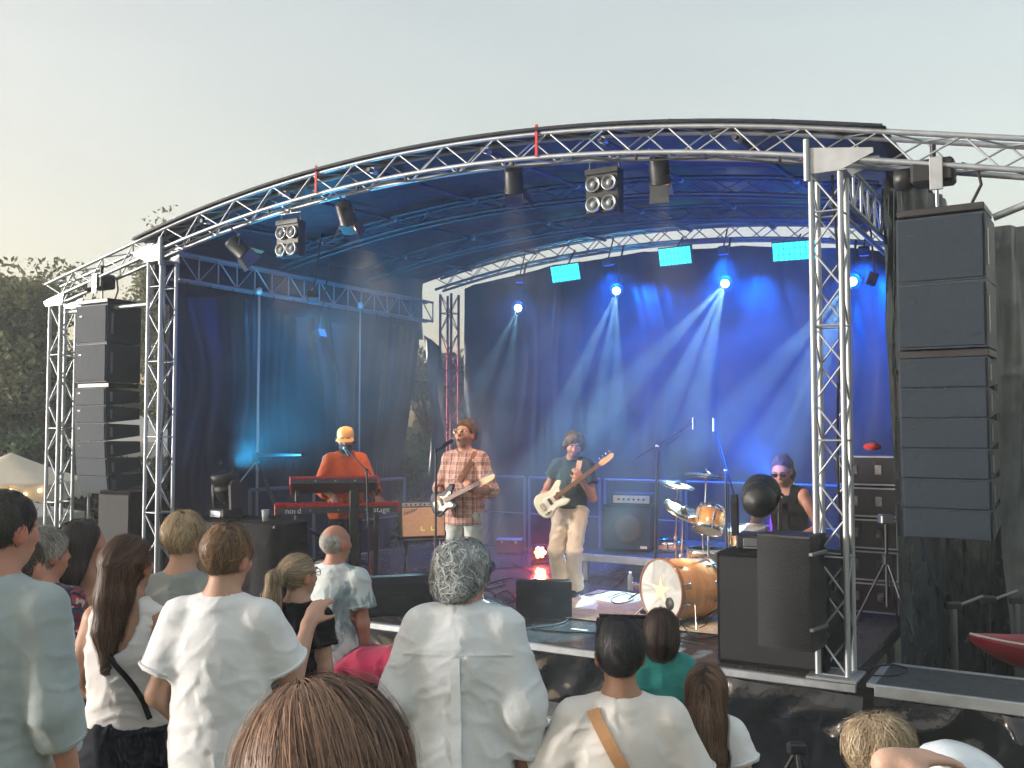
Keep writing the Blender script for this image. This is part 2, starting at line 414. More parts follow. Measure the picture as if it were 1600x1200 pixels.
def relax(V, Q, w):
    acc = np.zeros_like(V); num = np.zeros(len(V))
    for i in range(4):
        a, b = Q[:, i], Q[:, (i + 1) % 4]
        for j in range(3):
            acc[:, j] += np.bincount(a, V[b, j], len(V)) + np.bincount(b, V[a, j], len(V))
        num += np.bincount(a, minlength=len(V)) + np.bincount(b, minlength=len(V))
    return V + w * (acc / np.maximum(num, 1)[:, None] - V)
def vnormals(V, Q):
    fn = np.cross(V[Q[:, 2]] - V[Q[:, 0]], V[Q[:, 3]] - V[Q[:, 1]])
    N = np.zeros_like(V)
    for i in range(4):
        for j in range(3): N[:, j] += np.bincount(Q[:, i], fn[:, j], len(V))
    return N / (np.linalg.norm(N, axis=1, keepdims=True) + 1e-12)
_perm = np.random.default_rng(3).random((64, 64, 64)).astype(np.float32)
def vnoise(P):
    """smooth value noise in -1..1"""
    P = np.asarray(P); i = np.floor(P).astype(int); t = P - i; t = t * t * (3 - 2 * t); out = 0
    for a in (0, 1):
        for b in (0, 1):
            for c in (0, 1):
                wgt = (t[:, 0] if a else 1 - t[:, 0]) * (t[:, 1] if b else 1 - t[:, 1]) * (t[:, 2] if c else 1 - t[:, 2])
                out = out + wgt * _perm[(i[:, 0] + a) & 63, (i[:, 1] + b) & 63, (i[:, 2] + c) & 63]
    return out * 2 - 1
def folds(V, N, amp, seed=0.0, freq=9.0, slant=0.7, zs=1.15):
    """cloth folds: warped ridges, stronger low on the garment"""
    o = seed * 13.7
    wv = np.stack([vnoise(V * 5 + o + 3), vnoise(V * 5 + o + 9), vnoise(V * 5 + o + 21)], 1) * 0.06
    W = V + wv
    sl = np.stack([W[:, 0] + slant * np.sign(W[:, 0]) * W[:, 2], W[:, 1], W[:, 2] * zs], 1)
    r1 = 1 - np.abs(vnoise(sl * freq + o)) * 2.0
    r2 = 1 - np.abs(vnoise(sl[:, [2, 0, 1]] * freq * 1.9 + o + 5)) * 2.0
    lowf = vnoise(V * 4.0 + o + 31)
    c1 = np.clip(r1, -.3, 1); c1 = np.where(c1 > 0, c1 ** 2.2, c1 * .5); c2 = np.clip(r2, -.3, 1); c2 = np.where(c2 > 0, c2 ** 2.0, c2 * .5)
    d = amp * (1.15 * c1 * (0.75 + 0.6 * vnoise(V * 3.1 + o + 50)) + 0.6 * c2 * (0.6 + lowf) + 0.35 * lowf)
    return V + N * d[:, None]
# ------------------------------------------------------------------ people
skinm = pm_col('skin', rough=0.52, spec=0.35, subs=0.12, var=0.10, scale=28, bump=0.12, bscale=240)
hairm = pm_col('hair', rough=0.5, spec=0.35, var=0.22, scale=14)
eye_w = pm('eye_white', (0.75, 0.72, 0.70), 0.2, var=0.05); eye_d = pm('eye_dark', (0.02, 0.015, 0.012), 0.15, var=0.1)
lipm = pm('lips', (0.36, 0.13, 0.11), 0.45, var=0.15, scale=60); mouthm = pm('mouth_inside', (0.05, 0.015, 0.015), 0.6, var=0.2)
lens = pm('spectacle_lens', (0.85, 0.86, 0.86), 0.03, var=0.02, trans=1.0, spec=0.05)
lens.node_tree.nodes['Principled BSDF'].inputs['IOR'].default_value = 1.02
lensd = pm('dark_lens', (0.01, 0.01, 0.012), 0.08, var=0.1)
def V3(*a): return np.array(a, float)
def euler_m(yaw, pitch, roll=0.0): return np.array(Euler((pitch, roll, yaw), 'XYZ').to_matrix())
def frame(z, xhint):
    z = z / np.linalg.norm(z); x = xhint - z * (xhint @ z); x /= np.linalg.norm(x); return np.stack([x, np.cross(z, x), z], 1)
REST = dict(pelvis=(0, 0, .95), neck=(0, -.012, 1.475),
            shL=(-.158, -.012, 1.41), elL=(-.205, -.03, 1.13), wrL=(-.205, .04, .90),
            shR=(.158, -.012, 1.41), elR=(.205, -.03, 1.13), wrR=(.205, .04, .90),
            hipL=(-.092, 0, .90), knL=(-.11, .012, .50), anL=(-.115, -.02, .085),
            hipR=(.092, 0, .90), knR=(.11, .012, .50), anR=(.115, -.02, .085))
class Fig:
    """skeleton and volumes of one person, in the person's own frame (faces +y, right hand +x)"""
    def __init__(s, H=1.75, pose=None, head=(0, 0, 0), sex='m', bulk=1.0, belly=0.0, headk=1.0, lean=0.0, twist=0.0, neckf=0.0, broad=1.0, drop=0.0):
        k = H / 1.75; s.k = k; s.hk = headk * k ** 0.55
        J = {n: np.array(p, float) for n, p in REST.items()}
        for n in ('pelvis', 'neck', 'shL', 'shR', 'elL', 'elR', 'wrL', 'wrR', 'hipL', 'hipR'): J[n][2] -= drop
        up = ('neck', 'shL', 'shR', 'elL', 'elR', 'wrL', 'wrR')
        for n in ('shL', 'shR', 'elL', 'elR', 'wrL', 'wrR'): J[n][0] *= (0.92 if sex == 'f' else 1.0) * broad
        if lean or twist:
            M = np.array((Matrix.Rotation(twist, 3, 'Z') @ Matrix.Rotation(-lean, 3, 'X')))
            for n in up: J[n] = J['pelvis'] + M @ (J[n] - J['pelvis'])
        for n, p in (pose or {}).items():
            if not n.startswith(('hd', 'pn', 'curl')): J[n] = np.array(p, float)
        s.J = {n: p * k for n, p in J.items()}; s.pose = pose or {}
        J = s.J
        s.T = frame(J['neck'] - J['pelvis'], J['shR'] - J['shL']); s.tl = np.linalg.norm(J['neck'] - J['pelvis'])
        a = s.tl / 0.52
        s.ts = np.array([-.15, -.09, 0, .10, .21, .33, .42, .475, .52]) * a
        if sex == 'm':
            rx = np.array([.10, .160, .165, .150, .154, .168, .160, .108, .060]); ry = np.array([.07, .108, .116, .106, .112, .12, .10, .075, .058])
        else:
            rx = np.array([.10, .168, .182, .138, .138, .156, .150, .095, .052]); ry = np.array([.07, .11, .12, .098, .105, .118, .09, .066, .05])
        bl = np.array([0, .5, .8, 1, .8, .3, 0, 0, 0]) * belly
        s.rx = (rx * k) * bulk * broad + bl * .5; s.ry = ry * k * bulk + bl * .5; s.cy = np.array([0, -.01, -.01, 0, 0, -.005, -.012, -.012, -.005]) * k + bl * .4
        s.bulk = bulk
        s.HM = euler_m(*head[:2], head[2] if len(head) > 2 else 0)
        s.hc = J['neck'] + s.T[:, 2] * .06 * k + s.T[:, 1] * (.012 + neckf) * k + s.HM @ V3(0, .012, .105) * s.hk
    def h2b(s, P): return (np.asarray(P, float) * s.hk) @ s.HM.T + s.hc
    def head_prims(s, d, k=0.03, face=True):
        q = s.hk; M = s.HM
        E = lambda c, r, kk=k, op='u': d.ell(s.h2b(c), np.array(r) * q, M, kk * q, op)
        E((0, -.012, .022), (.077, .098, .094), .01)
        E((0, .020, -.035), (.060, .070, .078))
        E((0, .048, -.088), (.032, .032, .028))
        if face:
            E((0, .052, .034), (.055, .040, .02), .02)
            for sx in (-1, 1):
                E((sx * .034, .090, .012), (.017, .016, .012), .02, 'sub')
                E((sx * .040, .060, -.022), (.024, .026, .02), .03)
                E((sx * .082, -.002, -.012), (.013, .026, .036), .012)
            d.cone(s.h2b((0, .086, .020)), s.h2b((0, .106, -.022)), .0095 * q, .014 * q, .015)
            E((0, .088, -.058), (.026, .014, .010), .012); E((0, .086, -.068), (.022, .014, .009), .01)
        else:
            for sx in (-1, 1): E((sx * .082, -.002, -.012), (.013, .026, .036), .012)
    def torso_col(s, d, e=0.0, t0=None, t1=None, loose=0.0, k=0.03, flare=0.0):
        rx, ry, cy_ = s.rx + e, s.ry + e, s.cy.copy(); j = 5
        if loose:
            for i in range(j):
                f = loose; rx[i] = max(rx[i], (1 - f) * rx[i] + f * (rx[j] + flare)); ry[i] = max(ry[i], (1 - f) * ry[i] + f * (ry[j] + flare))
        t0 = s.ts[0] if t0 is None else t0; t1 = s.ts[-1] if t1 is None else t1
        tt = np.linspace(t0, t1, 40)
        def sm(a):
            g = np.interp(tt, s.ts, a); w_ = np.array([1, 2, 3, 2, 1]) / 9; gp = np.pad(g, 2, mode='edge'); return np.convolve(gp, w_, 'valid')
        d.col(s.J['pelvis'], s.T, tt, sm(rx), sm(ry), sm(cy_), k)
    def arm(s, d, side, e=0.0, upto=2.0, k=0.025, taper=0.0):
        a, b, c = s.J['sh' + side], s.J['el' + side], s.J['wr' + side]; q = s.k * (0.5 + 0.5 * s.bulk)
        ra, rb, rc = .055 * q + e, .043 * q + e, .029 * q + e
        f = min(upto, 1.0); d.cone(a, a + (b - a) * f, ra, ra + (rb - ra) * f + taper * f, k)
        if upto > 1:
            f = upto - 1; d.cone(b, b + (c - b) * f, rb + taper, rb + (rc - rb) * f + taper, k)
    def hand(s, d, side):
        w_, el = s.J['wr' + side], s.J['el' + side]; q = s.k ** 0.7 * 1.04
        hd = np.array(s.pose.get('hd' + side, (w_ - el)), float); hd /= np.linalg.norm(hd)
        sg = 1 if side == 'R' else -1
        pn = np.array(s.pose.get('pn' + side, (-sg, 0.2, 0)), float); pn -= hd * (pn @ hd); pn /= np.linalg.norm(pn)
        ac = np.cross(pn, hd) * sg      # towards the thumb
        curl = s.pose.get('curl' + side, 0.35)
        M = np.stack([ac, hd, pn], 1)
        d.cone(w_ - hd * .01, w_ + hd * .03 * q, .027 * q, .025 * q, .02)
        d.ell(w_ + hd * .052 * q, np.array([.042, .052, .018]) * q, M, .012)
        for i, (off, L) in enumerate(((.031, .072), (.011, .082), (-.010, .076), (-.030, .060))):
            p = w_ + hd * (.090 - .004 * abs(i - 1)) * q + ac * off * q; a = curl * (0.8 + 0.12 * i); r = .0098 * q
            for seg, fr in enumerate((.45, .32, .26)):
                v = hd * math.cos(a) + pn * math.sin(a); n_ = p + v * L * fr * q
                d.cone(p, n_, r, r * .93, .006); p = n_; a += curl; r *= .93
        p = w_ + hd * .022 * q + ac * .030 * q
        v = ac * .62 + hd * .66 + pn * .42; v /= np.linalg.norm(v); n_ = p + v * .045 * q; d.cone(p, n_, .015 * q, .011 * q, .012)
        v2 = v * .5 + hd * .6 + pn * (.35 + curl * .3); v2 /= np.linalg.norm(v2); d.cone(n_, n_ + v2 * .036 * q, .011 * q, .009 * q, .006)
    def leg(s, d, side, e=0.0, upto=2.0, k=0.03, straight=0.0):
        a, b, c = s.J['hip' + side], s.J['kn' + side], s.J['an' + side]; q = s.k * (0.4 + 0.6 * s.bulk)
        rk = .056 * q + e; ra = .038 * q + e + straight
        d.cone(a, b, .086 * q + e, rk, k)
        if upto > 1: d.cone(b, b + (c - b) * (upto - 1), rk, rk + (ra - rk) * (upto - 1), k)
    def body(s, face=True, legs=True, hands='LR'):
        d = Sdf(); J = s.J
        s.torso_col(d); nk = s.h2b((0, -.015, -.06)); d.cone(J['neck'] - s.T[:, 2] * .03, nk, .058 * s.k * (.6 + .4 * s.bulk), .052 * s.hk, .03)
        for sd_ in 'LR':
            d.cone(J['neck'] + s.T[:, 2] * .02, J['sh' + sd_], .042 * s.k, .046 * s.k, .05)
            s.arm(d, sd_)
            if sd_ in hands: s.hand(d, sd_)
            if legs:
                s.leg(d, sd_); an = J['an' + sd_]; d.cone(an + V3(0, -.02, -.05), an + V3(0, .13, -.062), .034 * s.k, .026 * s.k, .02)
        s.head_prims(d, face=face); return d
def garment(parent, name, d, mat, h, amp, seed, freq=8.0, slant=0.7, zs=1.15, sm=2):
    V, Q = d.mesh(h, sm); N = vnormals(V, Q)
    if amp: V = folds(V, N, amp, seed, freq, slant, zs)
    return obj(name, mesh_np(name, V, Q, mat), parent)
def body_mesh(parent, fig, skin, h, face=True, legs=True, paint=None, hands='LR'):
    V, Q = fig.body(face, legs, hands).mesh(h, 2)
    c = np.tile(np.array(skin, float), (len(V), 1))
    L = ((V - fig.hc) @ fig.HM) / fig.hk
    inh = (L[:, 2] > -.14) & (np.linalg.norm(L, axis=1) < .2)
    fr = inh & (L[:, 1] > .03)
    ch = fr & (np.abs(np.abs(L[:, 0]) - .042) < .022) & (np.abs(L[:, 2] + .03) < .022); c[ch] *= (1.1, .90, .88)
    ns = fr & (np.abs(L[:, 0]) < .016) & (L[:, 1] > .098); c[ns] *= (1.08, .86, .84)
    ea = inh & (np.abs(L[:, 0]) > .078) & (np.abs(L[:, 1]) < .035); c[ea] *= (1.12, .82, .80)
    if paint: paint(c, L, inh)
    return obj('body', mesh_np('body', V, Q, skinm, col=c), parent)
def face_parts(parent, fig, brow=(0.05, 0.03, 0.02), glasses=None, mouth='closed'):
    q = fig.hk; M = Matrix([list(r) for r in fig.HM]).to_4x4(); M.translation = Vector(fig.hc); M = M @ Matrix.Scale(q, 4)
    for sx in (-1, 1):
        MB().ball((sx * .033, .0795, .012), (.0125, .0085, .0075)).build('eye', eye_w, parent, matrix=M)
        MB().ball((sx * .033, .0865, .012), (.0055, .0035, .0058), 8, 6).build('iris', eye_d, parent, matrix=M)
        bm = pm_brow(brow)
        MB().path([(sx * .014, .0985, .030), (sx * .032, .0965, .036), (sx * .052, .084, .031)], [.004, .005, .003]).build('eyebrow', bm, parent, matrix=M)
    if mouth == 'open': MB().ball((0, .094, -.062), (.017, .010, .012)).build('mouth', mouthm, parent, matrix=M)
    else: MB().path([(-.025, .088, -.063), (0, .102, -.060), (.025, .088, -.063)], [.003, .0055, .003]).build('lips', lipm, parent, matrix=M)
    if glasses:
        fm, lm = glasses; g = MB(); l_ = MB()
        for sx in (-1, 1):
            c = (sx * .035, .106, .010); pts = [(c[0] + .027 * math.cos(a), c[1] - .25 * abs(.027 * math.cos(a)), c[2] + .019 * math.sin(a)) for a in np.linspace(0, 2 * math.pi, 16, endpoint=False)]
            g.path(pts, .0022, 5, True); l_.add(pts, [tuple(range(16))]); g.path([(sx * .060, .096, .016), (sx * .078, .05, .018), (sx * .082, -.01, .012)], .0026, 5)
        g.path([(-.010, .108, .014), (0, .112, .017), (.010, .108, .014)], .0022, 5)
        go = g.build('glasses', fm, parent, matrix=M); l_.build('lens', lm, go)
_brow = {}
def pm_brow(c):
    if c not in _brow: _brow[c] = pm('brow_hair', c, 0.7, var=0.25, scale=200)
    return _brow[c]
# ---- hair
def hair_mass(fig, parts, cuts=()):
    d = Sdf(); q = fig.hk
    for p in parts:
        if p[0] == 'e':
            M = fig.HM if len(p) < 4 else fig.HM @ euler_m(*p[3]); d.ell(fig.h2b(p[1]), np.array(p[2]) * q, M, .02 * q)
        elif p[0] == 's': d.ell(fig.h2b(p[1]), np.array(p[2]) * q, fig.HM, 0, 'sub')
        elif p[0] == 'ch': d.chain([fig.h2b(x) for x in p[1]], [r * q for r in p[2]], p[3] * q if len(p) > 3 else .02 * q)
    for p0, n in cuts: d.cut(fig.h2b(p0), fig.HM @ np.array(n, float))
    return d
def hair(parent, fig, d, n, steps, step, flow, c0, c1, wid=.0026, lift=.004, curl=0.0, curlf=60.0, h=.009, name='hair', seed=1, jitter=.25, sel=None, tipfall=0.0, streak=0.35, clump=0.0):
    """a solid hair mass and ribbons of hair that run over it along a flow field"""
    rg = np.random.default_rng(seed); q = fig.hk
    V, Q = d.mesh(h * q, 1)
    V = V - vnormals(V, Q) * .003
    cap_c = np.tile(np.array(c0) * .55, (len(V), 1))
    tri = rg.integers(0, len(Q), n * (3 if sel is not None else 1)); wgt = rg.dirichlet((1, 1, 1, 1), len(tri))
    P = (V[Q[tri]] * wgt[..., None]).sum(1)
    if sel is not None:
        L = ((P - fig.hc) @ fig.HM) / q; P = P[sel(L)][:n]
    m = len(P); off = rg.random(m) * lift + .0015
    off = np.where(rg.random(m) < .05, off + rg.random(m) * .012, off)
    if clump: off = off + clump * .016 * np.clip(vnoise(P * 34) + .25, 0, 1)
    ph = rg.random(m) * 6.28
    clv = np.stack([vnoise(P * 70 + 3), vnoise(P * 70 + 40), vnoise(P * 70 + 80)], 1) if clump else 0
    jit = rg.normal(0, jitter, (m, 3)) + (clv * clump if clump else 0)
    pts = []; nrm = []; live = np.ones(m, bool)
    for i in range(steps + 1):
        g = d.grad(P); dd = d.at(P); P = P if i and not live.any() else P - g * np.clip(dd - off * (1 + tipfall * i / steps), -.02, .02)[:, None]
        L = ((P - fig.hc) @ fig.HM) / q
        f = flow(L) @ fig.HM.T
        f = f / (np.linalg.norm(f, axis=1, keepdims=True) + 1e-9) + jit
        if curl: 
            sdir_ = np.cross(f, g); f = f + sdir_ * (curl * np.sin(curlf * i * step + ph))[:, None] + g * (0.5 * curl * np.cos(curlf * i * step + ph))[:, None]
        t = f - g * (f * g).sum(1, keepdims=True) * (0.9 if not curl else .6); t /= (np.linalg.norm(t, axis=1, keepdims=True) + 1e-9)
        pts.append(P); nrm.append(np.cross(t, g) + rg.normal(0, .12, P.shape))
        P2 = P + t * (step * q * (0.7 + 0.6 * rg.random(m)))[:, None]
        if i > 1: live &= (P2 - pts[-2] * 1.0)[:, 2] * 0 + ((P2 - P) * (pts[-1] - pts[-2])).sum(1) > 0
        P = np.where(live[:, None], P2, P)
    pts = np.stack(pts, 1); nrm = np.stack(nrm, 1); nrm /= (np.linalg.norm(nrm, axis=2, keepdims=True) + 1e-9)
    wd = wid * q * (0.6 + 0.8 * rg.random(m))[:, None, None] * np.concatenate([[.6], np.ones(steps - 1), [.25]])[None, :, None] * .5
    RV = np.stack([pts - nrm * wd, pts + nrm * wd], 2).reshape(-1, 3)
    base = (np.arange(m) * (steps + 1) * 2)[:, None] + (np.arange(steps) * 2)[None, :]
    RQ = np.stack([base, base + 1, base + 3, base + 2], -1).reshape(-1, 4) + len(V)
    mixr = np.clip(.5 + .5 * vnoise(pts[:, 0] * 60) + rg.normal(0, streak, m), 0, 1)[:, None]
    col = np.array(c0)[None] * (1 - mixr) + np.array(c1)[None] * mixr; col *= (0.8 + 0.4 * rg.random((m, 1))) * (1 + .45 * vnoise(((pts[:, 0] - fig.hc) @ fig.HM) * np.array([42, 42, 13]) + seed))[:, None]
    RC = np.repeat(col, (steps + 1) * 2, 0)
    return obj(name, mesh_np(name, np.concatenate([V, RV]), np.concatenate([Q, RQ]), hairm, col=np.concatenate([cap_c, RC])), parent)
def flow_crown(c=(0, -.055, .115), g=.35, fwd=0.0):
    c = np.array(c)
    def f(L):
        v = L - c; v = v / (np.linalg.norm(v, axis=1, keepdims=True) + 1e-6); v[:, 2] -= g; v[:, 1] += fwd; return v
    return f
def flow_to(p, w_=1.0):
    p = np.array(p)
    def f(L): v = p - L; return v / (np.linalg.norm(v, axis=1, keepdims=True) + 1e-6)
    return f
def flow_part(px=0.0, g=1.0):
    """from a parting on top, to both sides and down"""
    def f(L):
        v = np.zeros_like(L); top = np.clip((L[:, 2] - .03) / .08, 0, 1)
        v[:, 0] = np.sign(L[:, 0] - px) * top * 1.2; v[:, 1] = -0.35 * top; v[:, 2] = -g * (1 - .55 * top); return v
    return f
EARS = [('s', (-.088, .012, -.025), (.03, .034, .042)), ('s', (.088, .012, -.025), (.03, .034, .042))]
SHORT = [('e', (0, -.016, .030), (.081, .101, .095))] + EARS
CUT_SHORT = [((0, .060, .045), (0, .80, -.60)), ((0, -.06, -.062), (0, .35, -1))]
# ------------------------------------------------------------------ ground
grassm = pm('grass_ground', (.045, .065, .022), .9, var=.35, scale=3, bump=.6, bscale=60, col2=(.09, .085, .04))
g = MB()
ys = [-30, -12, -4] + [i * .7 - 2 for i in range(24)] + [16, 22, 32, 60, 150, 500, 1400]
xs = [-1400, -300, -80, -30, -14] + [i * 1.0 - 10 for i in range(21)] + [14, 30, 80, 300, 1400]
vs = [(x, y, ground_z(max(y, 0)) + .02 * math.sin(x * 1.7) * math.cos(y * 2.1) * (abs(x) < 12) * (y < 7)) for y in ys for x in xs]; n = len(xs)
g.add(vs, [(j * n + i, j * n + i + 1, (j + 1) * n + i + 1, (j + 1) * n + i) for j in range(len(ys) - 1) for i in range(n - 1)], True)
tag(g.build('ground', grassm), kind='structure')

# ------------------------------------------------------------------ stage helpers
def st(name, label, cat, u=0, v=0, z=0, rot=0.0, group=None): return thing(name, label, cat, S(u, v, z), -TH + rot, group)
tarp = pm('roof_tarp', (.012, .020, .040), .45, var=.2, scale=2, bump=.3, bscale=5)
vinyl = pm('black_vinyl', (.010, .013, .018), .33, var=.2, scale=2, bump=.2, bscale=7, spec=.6, rvar=.1, crease=.35, cscale=1.3)
vinyl_s = pm('skirt_vinyl', (.008, .010, .014), .16, var=.25, scale=2, bump=.3, bscale=14, spec=.8, rvar=.06, crease=.8, cscale=2.2)
deckm = pm('stage_plywood', (.080, .072, .070), .22, var=.28, scale=5, bump=.15, bscale=70, rvar=.14)
sided = pm('side_deck_plywood', (.050, .062, .070), .42, var=.3, scale=7, bump=.2, bscale=120)
RS = .045      # the roof rises a little towards the rear
def arch_z(u, apex=4.40):
    x = abs(u - SW / 2)
    return apex - (x * x / 34.2 if x <= 3.7 else .4003 + (x - 3.7) * .2164)

# ---- platform
o = st('stage_platform', 'raised stage platform with dark plywood deck panels and aluminium edge', 'stage')
me = MB().box((0, 0, 0), (1.862, .918, .024), .003).mesh('deck_panel', deckm)
for i in range(4):
    for j in range(6): obj('deck_panel', me, o, (-.06 + .94 + i * 1.87, .46 + j * .925, -.012 + .0006 * ((i * 7 + j * 3) % 4)))
MB().box((SW / 2, 2.75, -.07), (7.46, 5.5, .085), 0).build('deck_frame', blackm, o)
MB().box((SW / 2, -.022, -.030), (7.6, .038, .056), .006).build('edge_rail', alu, o)
for i in range(5):
    for j in range(3): MB().box((.1 + i * 1.8, .15 + j * 2.5, -.56), (.06, .06, .88), 0).build('leg', alu, o)
def side_deck(label, u0, u1, v1, z):
    o = st('side_deck', label, 'platform', u0, 0, z); L = u1 - u0; n = int(round(L / 1.0))
    me = MB().box((0, 0, 0), (L / n - .008, v1 - .01, .02), .003).mesh('deck_panel', sided)
    for i in range(n): obj('deck_panel', me, o, (L / n * (i + .5), v1 / 2, -.01))
    MB().box((L / 2, -.02, -.035), (L, .038, .085), .006).build('edge_rail', alu, o); MB().box((L / 2, v1 + .02, -.03), (L, .038, .075), .006).build('edge_rail', alu, o)
    MB().box((-.03, v1 / 2, -.012), (.055, v1, .03), .004).build('end_rail', alu, o)
    MB().box((L / 2, v1 / 2, -.055), (L - .02, v1 - .02, .06), 0).build('deck_frame', blackm, o)
    for i in range(n + 1):
        for q in (.06, v1 - .06): MB().box((min(max(L / n * i, .05), L - .05), q, -.55), (.05, .05, .95), 0).build('leg', alu, o)
side_deck('dark side deck with aluminium rim at the right, under the hung speakers', 7.62, 10.6, .66, .012)
side_deck('dark side deck at the left beneath the hung left speakers', -2.9, -.1, .66, .012)
def skirt(label, u0, u1, z1, seed, v=-.045):
    o = st('stage_skirt', label, 'curtain', u0, v, 0); L = u1 - u0; rg = np.random.default_rng(seed)
    nu, nv = int(L * 26), 26; U, W = np.meshgrid(np.linspace(0, L, nu + 1), np.linspace(0, 1, nv + 1))
    P = np.stack([U.ravel(), W.ravel(), np.zeros(U.size)], 1); gz = np.array([ground_z(max(0, S(u0 + a, v).y)) for a in U[0]])
    top_ = -.058 - .012 * np.abs(np.sin(U * 5.2)) * (1 - W); zz = top_ * (1 - W) + (np.tile(gz, (nv + 1, 1)) - DECKZ + .01) * W
    fr = P * np.array([3.2, 1.2, 1]) + seed * 7; warp = vnoise(P * np.array([1.5, 2, 1]) + 40) * .6
    fr[:, 0] += P[:, 1] * 1.3 * np.sin(P[:, 0] * 1.1 + seed) + warp
    y = -.055 * np.clip(1 - np.abs(vnoise(fr)) * 2.6, -.2, 1) - .024 * (1 - np.abs(vnoise(fr * 2.3 + 9)) * 2) * (1 - .5 * P[:, 1]) - .02
    V = np.stack([U.ravel(), y * (.25 + .75 * np.minimum(1, P[:, 1] * 4)), zz.ravel()], 1)
    Q = np.array([(j * (nu + 1) + i, j * (nu + 1) + i + 1, (j + 1) * (nu + 1) + i + 1, (j + 1) * (nu + 1) + i) for j in range(nv) for i in range(nu)])
    obj('cloth', mesh_np('cloth', V, Q, vinyl_s), o)
skirt('glossy black vinyl skirt along the front of the main stage', -.05, 7.55, 1, 1)
skirt('glossy black vinyl skirt below the right side deck', 7.62, 10.6, 1, 2)
skirt('glossy black vinyl skirt below the left side deck', -2.9, -.12, 1, 3)
# step in front of the stage
p = on_z(868, 1100, .62); u_, v_ = uv_of(p)
o = st('stage_step', 'low grey step platform standing in front of the stage', 'platform', u_ - .5, min(v_, -.55), -.40)
MB().box((.5, .18, -.02), (1.2, .36, .03), .004).build('tread', pm('worn_step_board', (.20, .20, .19), .6, var=.3, scale=6), o); MB().box((.5, -.015, -.05), (1.2, .025, .07), .003).build('front_rail', alu, o)
for sx in (-.06, 1.06):
    for sy in (.03, .33): MB().box((sx, sy, -.19), (.04, .04, .30), 0).build('leg', alu, o)

# ------------------------------------------------------------------ trusses
CR, BR = .021, .0078
def box_truss(o, pts, nrm, bn, size, mat, bay, faces=4, cr=CR, br=BR, cross=False):
    """pts: centre line in the thing's frame; nrm, bn: section axes at each point. Chords are paths, braces single bars"""
    h = size / 2 - cr; ch = []
    for a, b in ((-1, -1), (1, -1), (1, 1), (-1, 1)):
        line = [Vector(p) + Vector(n_) * (a * h) + Vector(b_) * (b * h) for p, n_, b_ in zip(pts, nrm, bn)]; ch.append(line)
        if len(pts) == 2: rod(o, 'chord', line[0], line[1], cr, mat, 12)
        else: MB().path(line, cr, 10).build('chord', mat, o)
    def along(line, t):
        seg = t * (len(line) - 1); i = min(int(seg), len(line) - 2); return line[i].lerp(line[i + 1], seg - i)
    L = sum((Vector(pts[i + 1]) - Vector(pts[i])).length for i in range(len(pts) - 1)); nb = max(2, int(round(L / bay)))
    for fi in range(faces):
        A, B = ch[fi], ch[(fi + 1) % 4]
        for i in range(nb):
            t0, t1 = i / nb, (i + 1) / nb
            if (i + fi) % 2: a, b = along(A, t0), along(B, t1)
            else: a, b = along(B, t0), along(A, t1)
            rod(o, 'brace', a, b, br, mat, 6)
            if cross and i % 3 == 0: rod(o, 'batten', along(A, t0), along(B, t0), br, mat, 6)
def tower(label, u, v, z1, mat=alu, size=.25, z0=0.0):
    o = st('truss_tower', label, 'truss', u, v, z0)
    box_truss(o, [(0, 0, .03), (0, 0, z1 - z0)], [(1, 0, 0)] * 2, [(0, 1, 0)] * 2, size, mat, .29, cross=True)
    MB().box((0, 0, .012), (size + .1, size + .1, .02), .003).build('base_plate', mat, o); return o
TZ = 3.66
t_fr = tower('silver truss tower at the front right corner of the stage', 7.33, .14, TZ)
t_fl = tower('silver truss tower at the front left corner of the stage', .04, .14, TZ)
tower('outermost silver truss tower left of the hung speakers', -1.74, .14, 3.28, z0=-.0)
tower('outer truss tower carrying the right hand wing truss', 9.12, .14, 3.28)
tower('red tinted truss tower at the rear left corner of the stage', .36, 5.4, 3.92, alu_red)
tower('truss tower at the rear right corner of the stage', 7.33, 5.55, 3.66)
def head_plate(label, u, sgn):
    o = st('truss_head_plate', label, 'bracket', u, .14, TZ)
    for q in (-.125, .125): MB().prism([(-.125 * sgn, .0), (.13 * sgn, .012), (.34 * sgn, .10), (.34 * sgn, .135), (-.125 * sgn, .20)], q - .004, q + .004, 'y').build('side_plate', alu, o)
    rod(o, 'post', (-.125 * sgn, -.135, -.05), (-.125 * sgn, -.135, .26), .024, alu); MB().box((0, 0, .006), (.30, .26, .01), .002).build('seat_plate', alu, o)
head_plate('aluminium gusset plate joining the front right tower to the roof truss', 7.33, 1)
head_plate('aluminium gusset plate joining the front left tower to the roof truss', .04, -1)
o = st('truss_head_plate', 'aluminium gusset plate on top of the outermost left tower', 'bracket', -1.74, .14, 3.28)
for q in (-.13, .13): MB().prism([(-.15, 0), (.16, 0), (.19, .14), (-.2, .06)], q - .004, q + .004, 'y').build('side_plate', alu, o)
def arch(label, v, u0, u1, size, mat, bay, apex, faces=4, cr=CR, br=BR, seg=36):
    o = st('roof_truss', label, 'truss', 0, v, 0); us = np.linspace(u0, u1, seg + 1)
    pts, nr, bn = [], [], []
    for u in us:
        dz = (arch_z(u + .01, apex) - arch_z(u - .01, apex)) / .02; n_ = Vector((-dz, 0, 1)).normalized(); pts.append(Vector((u, 0, arch_z(u, apex))) - n_ * size / 2); nr.append(n_); bn.append(Vector((0, 1, 0)))
    box_truss(o, pts, nr, bn, size, mat, bay, faces, cr, br); return o
arch('curved silver truss along the front edge of the roof with wings to both sides', .14, -1.95, 9.6, .25, alu, .27, 4.40, seg=48)
arch('curved dark truss along the rear edge of the roof', 5.42, .1, 7.9, .25, steel, .25, 4.61)
arch('curved roof rafter truss a third of the way back', 1.95, .05, 7.4, .20, steel_d, .32, 4.41, 3, .018, .007)
